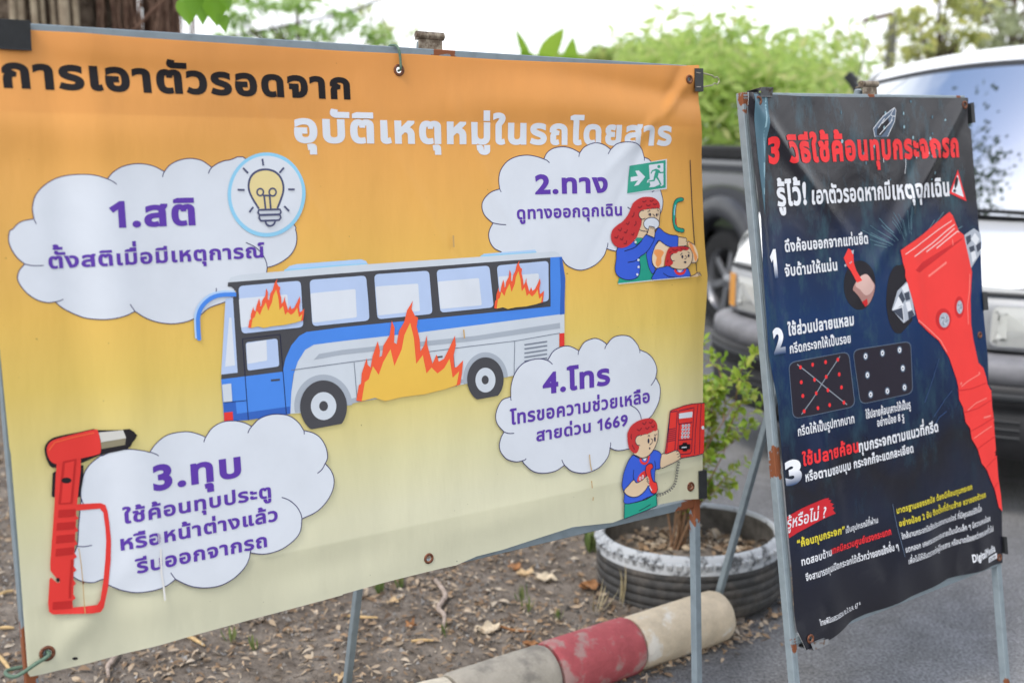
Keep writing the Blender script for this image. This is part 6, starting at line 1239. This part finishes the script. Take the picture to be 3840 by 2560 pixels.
# ------------------------------------------------------------------ trees and the rest of the background
def leaf_quad(mb, c, L_, w, flat=1.0, droop=0.0, m=0, d=None):
    if d is None: d = rnd_dir(flat); d.z -= droop; d.normalize()
    s_ = d.cross(rnd_dir()).normalized(); n = s_.cross(d); a = c; V = [a, a + d * L_ * .45 + s_ * w * .5 + n * w * .12, a + d * L_, a + d * L_ * .45 - s_ * w * .5 + n * w * .12]
    mb.add(V, [[0, 1, 2], [0, 2, 3]], m)
def cloud_leaves(mb, clumps, n, L_, w, flat=.7, droop=.2, hollow=.35):
    """leaf sized faces round each (centre, radii) clump, thinning to its rim"""
    for c, r in clumps:
        k = max(8, int(n * (r[0] * r[1] * r[2]) ** (2 / 3)))
        for i in range(k):
            v = rnd_dir(); q = hollow + (1 - hollow) * random.random() ** .7; p = Vector((c[0] + v.x * r[0] * q, c[1] + v.y * r[1] * q, c[2] + v.z * r[2] * q)); s_ = random.uniform(.7, 1.35); leaf_quad(mb, p, L_ * s_, w * s_, flat, droop)
M_LG = leaf_material('tree_leaf_green', [(.30, .46, .13, 1), (.40, .56, .17, 1), (.24, .40, .11, 1)], .6); M_LY = leaf_material('bamboo_leaf', [(.48, .64, .17, 1), (.58, .70, .22, 1), (.36, .52, .14, 1), (.66, .66, .30, 1)], .62)  # background leaf colours, next line too, are paled to imitate haze
M_LO = leaf_material('olive_leaf', [(.48, .52, .17, 1), (.58, .58, .18, 1), (.34, .40, .16, 1), (.64, .60, .22, 1)], .6); M_LGR = leaf_material('grey_green_leaf', [(.38, .42, .25, 1), (.46, .50, .30, 1), (.30, .34, .20, 1)], .6); M_LF = leaf_material('far_leaf', [(.34, .46, .14, 1), (.48, .52, .15, 1), (.26, .38, .11, 1)], .55)
M_BARK = material('bark', (.15, .115, .085, 1), .9, .2, col2=(.07, .05, .036, 1), noise_scale=12, lo=.4, hi=.6, bump=.9, bump_scale=26, dist=.04, detail=8); M_ROOT = material('aerial_root', (.42, .35, .25, 1), .8, .2, col2=(.30, .24, .17, 1), noise_scale=16, bump=.4, bump_scale=40); M_ROOTD = material('hanging_root', (.13, .075, .055, 1), .9, .15, col2=(.22, .14, .10, 1), noise_scale=20); M_CULM = material('bamboo_culm', (.36, .36, .14, 1), .5, .4, col2=(.44, .36, .22, 1), noise_scale=9); M_TWG = material('branch_bark', (.17, .12, .085, 1), .85, .2, noise_amt=.4, noise_scale=25)
def limb(mb, p, d, L_, r, n=7, wob=.12, lift=.0, taper=.35):
    P = [Vector(p)]; dd = Vector(d).normalized()
    for i in range(n): dd = (dd + Vector((random.gauss(0, wob), random.gauss(0, wob), random.gauss(lift, wob)))).normalized(); P.append(P[-1] + dd * L_ / n)
    mb.tube(P, [r * (1 - (1 - taper) * i / n) for i in range(n + 1)], 8); return P
# --- banyan at the left
bx = at_y(205, 60, 6.2); BZ = 0.03
ban = thing('banyan_tree', 'large banyan with a fluted brown trunk and hanging roots beyond the yellow board', 'tree', (bx.x, bx.y, BZ), None)
mb = MB(); rings = []; R0 = .33
for z in np.linspace(-.05, 4.2, 44):
    ring = []
    for j in range(56):
        w0 = 2 * math.pi * j / 56; r = R0 * (1 + .9 * math.exp(-z / .35) * .5 + .10 * (z / 4)) * (1 + .16 * math.sin(7 * w0 + .8 * z) * .7 + .10 * math.sin(13 * w0 - 1.3 * z) + .10 * noise.noise(Vector((math.cos(w0) * 2, math.sin(w0) * 2, z * 1.2)))); ring.append((bx.x + r * math.cos(w0), bx.y + r * math.sin(w0), z))
    rings.append(ring)
mb.loft(rings); heads = []
for i in range(9):
    a = i * .7 + .2; P = limb(mb, (bx.x + .15 * math.cos(a), bx.y + .15 * math.sin(a), 3.3 + .1 * (i % 4)), (math.cos(a), math.sin(a), .55), random.uniform(1.8, 2.8), .13, 8, .10, .02); heads += [tuple(P[-1]), tuple(P[-4])]
mb.build('trunk', M_BARK, ban)
rt = MB()
for px, dy, r in ((52, -.42, .016), (84, -.38, .022), (135, -.40, .017), (246, -.44, .026), (165, -.36, .012), (112, -.30, .014), (290, -.30, .016), (205, -.33, .014), (40, -.3, .018), (340, -.2, .016)):
    q = at_y(px, 60, bx.y + dy); P = [Vector((q.x + (.10 if px < 130 else .02) * (z - 2.0) * .35, q.y + .02 * math.sin(z * 2), z)) for z in np.linspace(0, 3.9, 14)]; rt.tube(P, [r * (1 + .5 * math.exp(-z * 3) + .08 * math.sin(z * 9)) for z in np.linspace(0, 3.9, 14)], 9)
rt.build('prop_root', M_ROOT, ban)
hr = MB()
for i in range(240):
    g = random.random()
    px = random.gauss(440, 34) if g < .38 else (random.gauss(600, 42) if g < .86 else random.uniform(380, 740)); q = at_y(px, 50, bx.y + random.uniform(-.3, .5)); top = random.uniform(2.9, 4.0); bot = random.choice((random.uniform(1.3, 1.75), random.uniform(1.6, 2.25)))
    P = []; x, y = q.x, q.y
    for z in np.linspace(top, bot, 9): x += random.gauss(0, .012); y += random.gauss(0, .012); P.append((x, y, z))
    hr.tube(P, random.uniform(.003, .008), 4, cap=False)
for px, r in ((565, .05), (430, .035), (625, .03)):
    q = at_y(px, 50, bx.y + .1); hr.tube([(q.x + random.gauss(0, .015), q.y, z) for z in np.linspace(3.9, 1.5, 9)], [r * (1.1 - .05 * i) for i in range(9)], 8)
q0, q1 = at_y(500, 118, bx.y - .3), at_y(640, -20, bx.y - .3); hr.tube([q0, (q0 + q1) / 2 + Vector((0, 0, .01)), q1, q1 + (q1 - q0)], [.009, .011, .012, .013], 6)
hr.build('hanging_roots', M_ROOTD, ban)
lv = MB(); cloud_leaves(lv, [((h[0], h[1], h[2] + .35), (1.0, 1.0, .55)) for h in heads], 620, .12, .07, .6, .3); M_BNL = leaf_material('banyan_leaf', [(.035, .07, .02, 1), (.05, .10, .025, 1), (.03, .055, .015, 1)], .15); lv.F = [f for i, f in enumerate(lv.F) if lv.V[f[0]][0] < bx.x + 2.3 or (i // 2) % 9 == 0]; lv.M = lv.M[:len(lv.F)]; lv.S = lv.S[:len(lv.F)]; lv.build('crown', M_BNL, ban)  # leaves coloured dark and thinned so the windscreen reflects backlit silhouettes
# drooping spray of big heart shaped leaves
sp = MB(); spl = MB(); M_HEART = leaf_material('heart_leaf', [(.14, .33, .025, 1), (.20, .40, .035, 1), (.10, .26, .02, 1)], .5, .4)
def heart(c, d, sd, L_, w):
    n = sd.cross(d).normalized(); prof = [(0, 0), (-.10, .28), (-.04, .44), (.12, .52), (.30, .50), (.50, .38), (.68, .24), (.84, .10), (1.0, 0)]
    ctr = [c + d * L_ * max(0, t) - n * (L_ * .10 * t * t) for t, _ in prof]; R_ = [c + d * L_ * t + sd * w * s_ + n * (w * .14 * s_ * 2 - L_ * .10 * t * t) for t, s_ in prof]; Lf = [c + d * L_ * t - sd * w * s_ + n * (w * .14 * s_ * 2 - L_ * .10 * t * t) for t, s_ in prof]
    V = ctr + R_ + Lf; k = len(prof); F = []
    for i in range(k - 1): F += [[i, i + 1, k + i + 1, k + i], [i, 2 * k + i, 2 * k + i + 1, i + 1]]
    spl.add(V, F, 0, True)
HY = 3.9
for px, py, L_, dx, rot in ((700, 5, .085, .1, .2), (752, 15, .075, .1, -.3), (728, -25, .08, -.1, .5), (800, -5, .095, .1, .1), (838, 58, .062, .05, .9), (700, -70, .08, -.3, .3), (790, -60, .09, .1, .8), (915, -52, .06, .2, .2), (846, -30, .07, .1, .9), (730, -100, .08, 0, .1), (820, -105, .09, .2, .4)):
    q = at_y(px, py, HY + random.uniform(-.15, .15)); d = Vector((dx, random.uniform(-.3, .1), -1)).normalized(); sd = Vector((math.cos(rot), math.sin(rot), .1)); sd = (sd - d * sd.dot(d)).normalized(); heart(q, d, sd, L_, L_ * .85); sp.tube([q, q + Vector((-.01, .02, .05)), q + Vector((-.05, .05, .10))], .0022, 5)
qs = [at_y(680, -70, HY), at_y(760, -55, HY), at_y(880, -80, HY), at_y(960, -150, HY + .1)]; qe = Vector((bx.x + .9, bx.y - .6, 3.9)); sp.tube([qe, qe * .5 + qs[3] * .5 + Vector((0, 0, .25)), qs[3], qs[2], qs[1], qs[0]], [.03, .02, .012, .008, .006, .004], 8)
sp.build('drooping_branch', M_TWG, ban); spl.build('heart_leaf', M_HEART, ban)
# --- generic tree standing at a picture column and distance
def tree(name, label, px, Y, clumps, mat, leafn, L_, w, trunk_r=.12, trunk_top=None, group='trees beyond the car park', droop=.2, flat=.7, hollow=.2, bark=M_BARK, lean=0.0, sub=5, root_z=0.0):
    """clumps: (px, py, half width px, half height px) in the photo at distance Y"""
    k = FPX / Y; b = at_y(px, 500, Y); o = thing(name, label, 'tree', (b.x, Y, root_z), group); cs = []
    for cx, cy, rx, ry in clumps:
        c = at_y(cx, cy, Y + random.uniform(-.06, .06) * Y)
        for i in range(sub):
            v = rnd_dir() * random.uniform(.15, .85); cs.append(((c.x + v.x * rx / k, c.y + v.y * rx / k, c.z + v.z * ry / k), (rx / k * random.uniform(.28, .5), rx / k * random.uniform(.28, .5), ry / k * random.uniform(.28, .5))))
    tk_ = MB(); top = trunk_top or max(c[0][2] for c in cs); P = [Vector((b.x + lean * z + .06 * math.sin(z * .9), Y, z)) for z in np.linspace(root_z - .1, top, 12)]; tk_.tube(P, [trunk_r * (1.25 - .95 * i / 11) for i in range(12)], 10)
    for c, r in cs[::2]:
        i = min(10, max(3, int(11 * (c[2] - root_z) / max(top - root_z, .1) * .75))); s0 = P[i]; e = Vector(c); tk_.tube([s0, s0 * .5 + e * .5 + Vector((0, 0, .05 * (e - s0).length)), e], [trunk_r * .35, trunk_r * .2, trunk_r * .07], 6, cap=False)
    tk_.build('trunk', bark, o); lv = MB(); cloud_leaves(lv, cs, leafn, L_, w, flat, droop, hollow); lv.build('crown', mat, o); return o
tree('broadleaf_tree', 'pale green feathery tree above the middle of the yellow board', 1120, 15, [(880, 60, 140, 60), (1010, 20, 150, 70), (1150, 30, 160, 75), (1290, 90, 120, 70), (1060, 110, 170, 60), (1230, 130, 150, 50), (1400, 150, 110, 40), (900, 130, 120, 50)], M_LG, 560, .15, .055, .06, droop=.1, flat=.5, sub=7)
tree('broadleaf_tree', 'thin feathery tree fading out left of the hinge', 1440, 19, [(1420, 120, 110, 70), (1500, 150, 80, 60), (1360, 60, 80, 60)], M_LF, 420, .15, .05, .05, droop=.1)
for i, (px, Y, cl) in enumerate(((2260, 34, [(2230, 215, 90, 40), (2330, 200, 110, 45)]), (2480, 30, [(2430, 205, 100, 45), (2540, 210, 90, 55), (2490, 170, 70, 30)]), (2130, 38, [(2080, 235, 110, 26), (2180, 225, 90, 30)]))):
    tree('broadleaf_tree', ('far yellow green tree right of the banana leaves', 'far rounded tree at the corner of the yellow board', 'farthest low tree behind the banana leaves')[i], px, Y, cl, M_LF, 600, .30, .18, .2, droop=.0, hollow=.1)
# bamboo thickets
def bamboo(label, px0, px1, Y, top, n, lean=.0, mat=M_LY, dens=95, base=0.0, dry=0):
    a, b = at_y(px0, 500, Y), at_y(px1, 500, Y); o = thing('bamboo_clump', label, 'bamboo', ((a.x + b.x) / 2, Y, 0), 'bamboo clumps beyond the car park'); cu_, lv = MB(), MB()
    for i in range(n):
        f = (i + .5) / n; p = Vector((a.x + (b.x - a.x) * (f * .8 + .1) + random.gauss(0, .06), Y + random.uniform(-.9, .9), 0)); H = at_y(0, top(px0 + (px1 - px0) * f), Y).z * random.uniform(.84, 1.0); d = Vector(((f - .5) * .16 + random.gauss(0, .05) + lean, random.gauss(0, .08), 1)); P = []
        for t in np.linspace(0, 1, 10): P.append(p + Vector((d.x * t * H * (.6 + .9 * t), d.y * t * H * (.6 + .9 * t), H * (t - .10 * t * t * abs(d.x) * 2))))
        cu_.tube(P, [.022 * (1 - .85 * t) for t in np.linspace(0, 1, 10)], 6)
        for k in range(int(dens)):
            t = random.random() ** .75 * .92 + .08; q = P[min(8, int(t * 9))].lerp(P[min(9, int(t * 9) + 1)], t * 9 % 1); s_ = Vector((random.gauss(0, 1), random.gauss(0, 1), random.gauss(-.1, .5))) * (.15 + .12 * (1 - t))
            q = q + s_
            for _ in range(7): leaf_quad(lv, q + Vector((random.gauss(0, .10), random.gauss(0, .10), random.gauss(0, .08))), random.uniform(.12, .24), random.uniform(.035, .06), .6, .45)
    cu_.build('culm', M_CULM, o); lv.build('foliage', mat, o); return o
bamboo('bright yellow green bamboo clump between the two boards', 2470, 2800, 11.5, lambda x: 60 + max(0, 2560 - x) * .6 + max(0, x - 2580) * .55, 15, dens=105)
bamboo('slender bamboo clump right of the gap, beside the aerial', 2960, 3110, 12.5, lambda x: 105 + abs(x - 3030) * 1.6, 5, dens=80)
bamboo('yellowing bamboo clump between the utility pole and the white roof', 3150, 3300, 15, lambda x: 110, 4, dens=34, mat=M_LO)
bamboo('low dry bamboo clump at the foot of the bright one', 2540, 2860, 10.6, lambda x: 200 + abs(x - 2700) * .2, 14, dens=130)
tree('broadleaf_tree', 'loose yellow green tree above the white pickup roof', 3480, 13.5, [(3420, 60, 90, 70), (3520, 90, 110, 70), (3600, 30, 110, 70), (3470, 150, 90, 60), (3620, 130, 90, 60), (3450, 195, 100, 40), (3570, 185, 100, 45), (3540, -30, 130, 60)], M_LO, 620, .14, .06, .05, droop=.1, sub=8)
tree('broadleaf_tree', 'grey green tree filling the corner beyond the pickup roof', 3760, 16, [(3700, 40, 120, 80), (3800, 110, 120, 80), (3880, 20, 130, 90), (3760, -60, 140, 80), (3650, -40, 100, 60), (3950, 120, 120, 90), (3700, 170, 110, 50), (3830, 165, 120, 50), (3850, -80, 150, 80)], M_LGR, 620, .15, .07, .07, sub=8)
bamboo('few tall bamboo stems with drooping tips against the white sky', 2790, 2990, 12.0, lambda x: 10, 3, dens=60)
# banana plant
bn_ = at_y(2040, 240, 12); ban2 = thing('banana_plant', 'banana plant with upright torn green leaves behind the yellow board', 'plant', (bn_.x, 12, 0)); M_BAN = leaf_material('banana_leaf', [(.17, .36, .03, 1), (.30, .46, .05, 1)], .5, .4); st = MB(); bl = MB()
st.tube([(bn_.x, 12, z) for z in np.linspace(0, 1.75, 6)], [.12, .11, .10, .09, .07, .05], 10)
for x0, y0, x1, y1, w in ((1985, 230, 1932, 105, .10), (2030, 225, 2118, 102, .20), (2130, 260, 2150, 135, .17), (1990, 240, 1950, 190, .2), (2060, 260, 2010, 205, .2), (2080, 260, 2190, 220, .22)):
    p, q = at_y(x0, y0, 12), at_y(x1, y1, 12); d = q - p; L_ = d.length; d.normalize(); sd = d.cross(Vector((.2, 1, .1))).normalized(); leaf_strip(bl, p - d * .12, d, sd, sd.cross(d), L_ + .12, w, 0, 0, 5, .03); st.tube([Vector((bn_.x, 12, 1.5)), Vector((bn_.x, 12, 1.7)) * .4 + p * .6, p], [.04, .025, .015], 6)
st.build('stem', M_CULM, ban2); bl.build('leaf', M_BAN, ban2)
# utility pole grown over with creeper, wires
u0 = at_y(3322, 500, 22); pole = thing('utility_pole', 'utility pole overgrown with creeper above the white pickup roof', 'pole', (u0.x, 22, 0)); zt = at_y(3322, 58, 22).z
M_CON = material('pole_concrete', (.16, .16, .13, 1), .9, .2, noise_amt=.3, noise_scale=8); MB().tube([(u0.x, 22, 0), (u0.x, 22, zt)], [.13, .09], 10).build('post', M_CON, pole)
p, q = at_y(3235, 80, 22), at_y(3350, 52, 22); MB().box((p + q) / 2, (q - p) / 2, Vector((0, .05, 0)), Vector((0, 0, .05)), 0, .01).build('cross_arm', M_TWG, pole); cr_ = MB()
cloud_leaves(cr_, [((u0.x + random.gauss(0, .05), 22, z), (.17, .17, .25)) for z in np.linspace(1.6, zt - .1, 9)], 700, .12, .08); cr_.build('creeper', M_LO, pole)
M_WIR = material('cable', (.02, .02, .022, 1), .6, .3)
def wire(pts_, r, label):
    P = [at_y(x, y, Y) for x, y, Y in pts_]; tag(MB().tube([Vector(v) for v in spline([tuple(p) for p in P], 8)], r, 6).build('overhead_wire', M_WIR, origin=P[0]), label, 'wire', 'overhead wires')
wire([(300, 275, 16), (757, 165, 15.5), (1280, 52, 15), (1420, 0, 14.6), (1700, -110, 14)], .016, 'overhead wire rising across the pale tree and the white sky')
wire([(3350, 150, 21), (3600, 158, 20), (3840, 172, 19.5), (4100, 185, 19)], .012, 'overhead wire running from the pole through the right hand trees')
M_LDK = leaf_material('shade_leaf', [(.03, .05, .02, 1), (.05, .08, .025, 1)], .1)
# unseen belt of trees, added to darken what the dark poster reflects
bl_ = MB(); bt_ = MB()
for i in range(9):
    c = Vector((10.5 + random.uniform(-1, 1.5), -9 + i * 2.2, 0)); bt_.tube([c, c + Vector((.1, 0, 2.2)), c + Vector((.1, .1, 4.5))], [.18, .13, .05], 7)
    cloud_leaves(bl_, [((c.x + random.gauss(0, .6), c.y + random.gauss(0, .8), random.uniform(.6, 3.0)), (1.3, 1.3, .9)) for _ in range(6)], 150, .28, .15, .7, .1, .3)
V2, F2, n0 = bl_.V + bt_.V, bl_.F + [[k + len(bl_.V) for k in f] for f in bt_.F], len(bl_.F)
tag(mesh_obj('added_tree_belt', V2, F2, [M_LDK, M_BARK], midx=[0] * n0 + [1] * len(bt_.F), origin=(10.5, 0, 0)), 'unseen dark belt of trees added to darken reflections in the dark poster', 'trees', kind='stuff')
# scrub closing the horizon far beyond the car park
fw = MB()
for i in range(5200):
    a_ = random.uniform(-1.5, 1.5); r = random.uniform(58, 66); leaf_quad(fw, Vector((r * math.sin(a_), r * math.cos(a_), random.uniform(0, 2.6) * (.75 + .35 * noise.noise(Vector((a_ * 14, 0, 0)))))), random.uniform(.7, 1.5), random.uniform(.5, .9), .7, 0)
tag(fw.build('far_scrub', M_LF, origin=(0, 60, 0)), 'low green scrub closing the horizon far behind everything', 'scrub', kind='stuff')
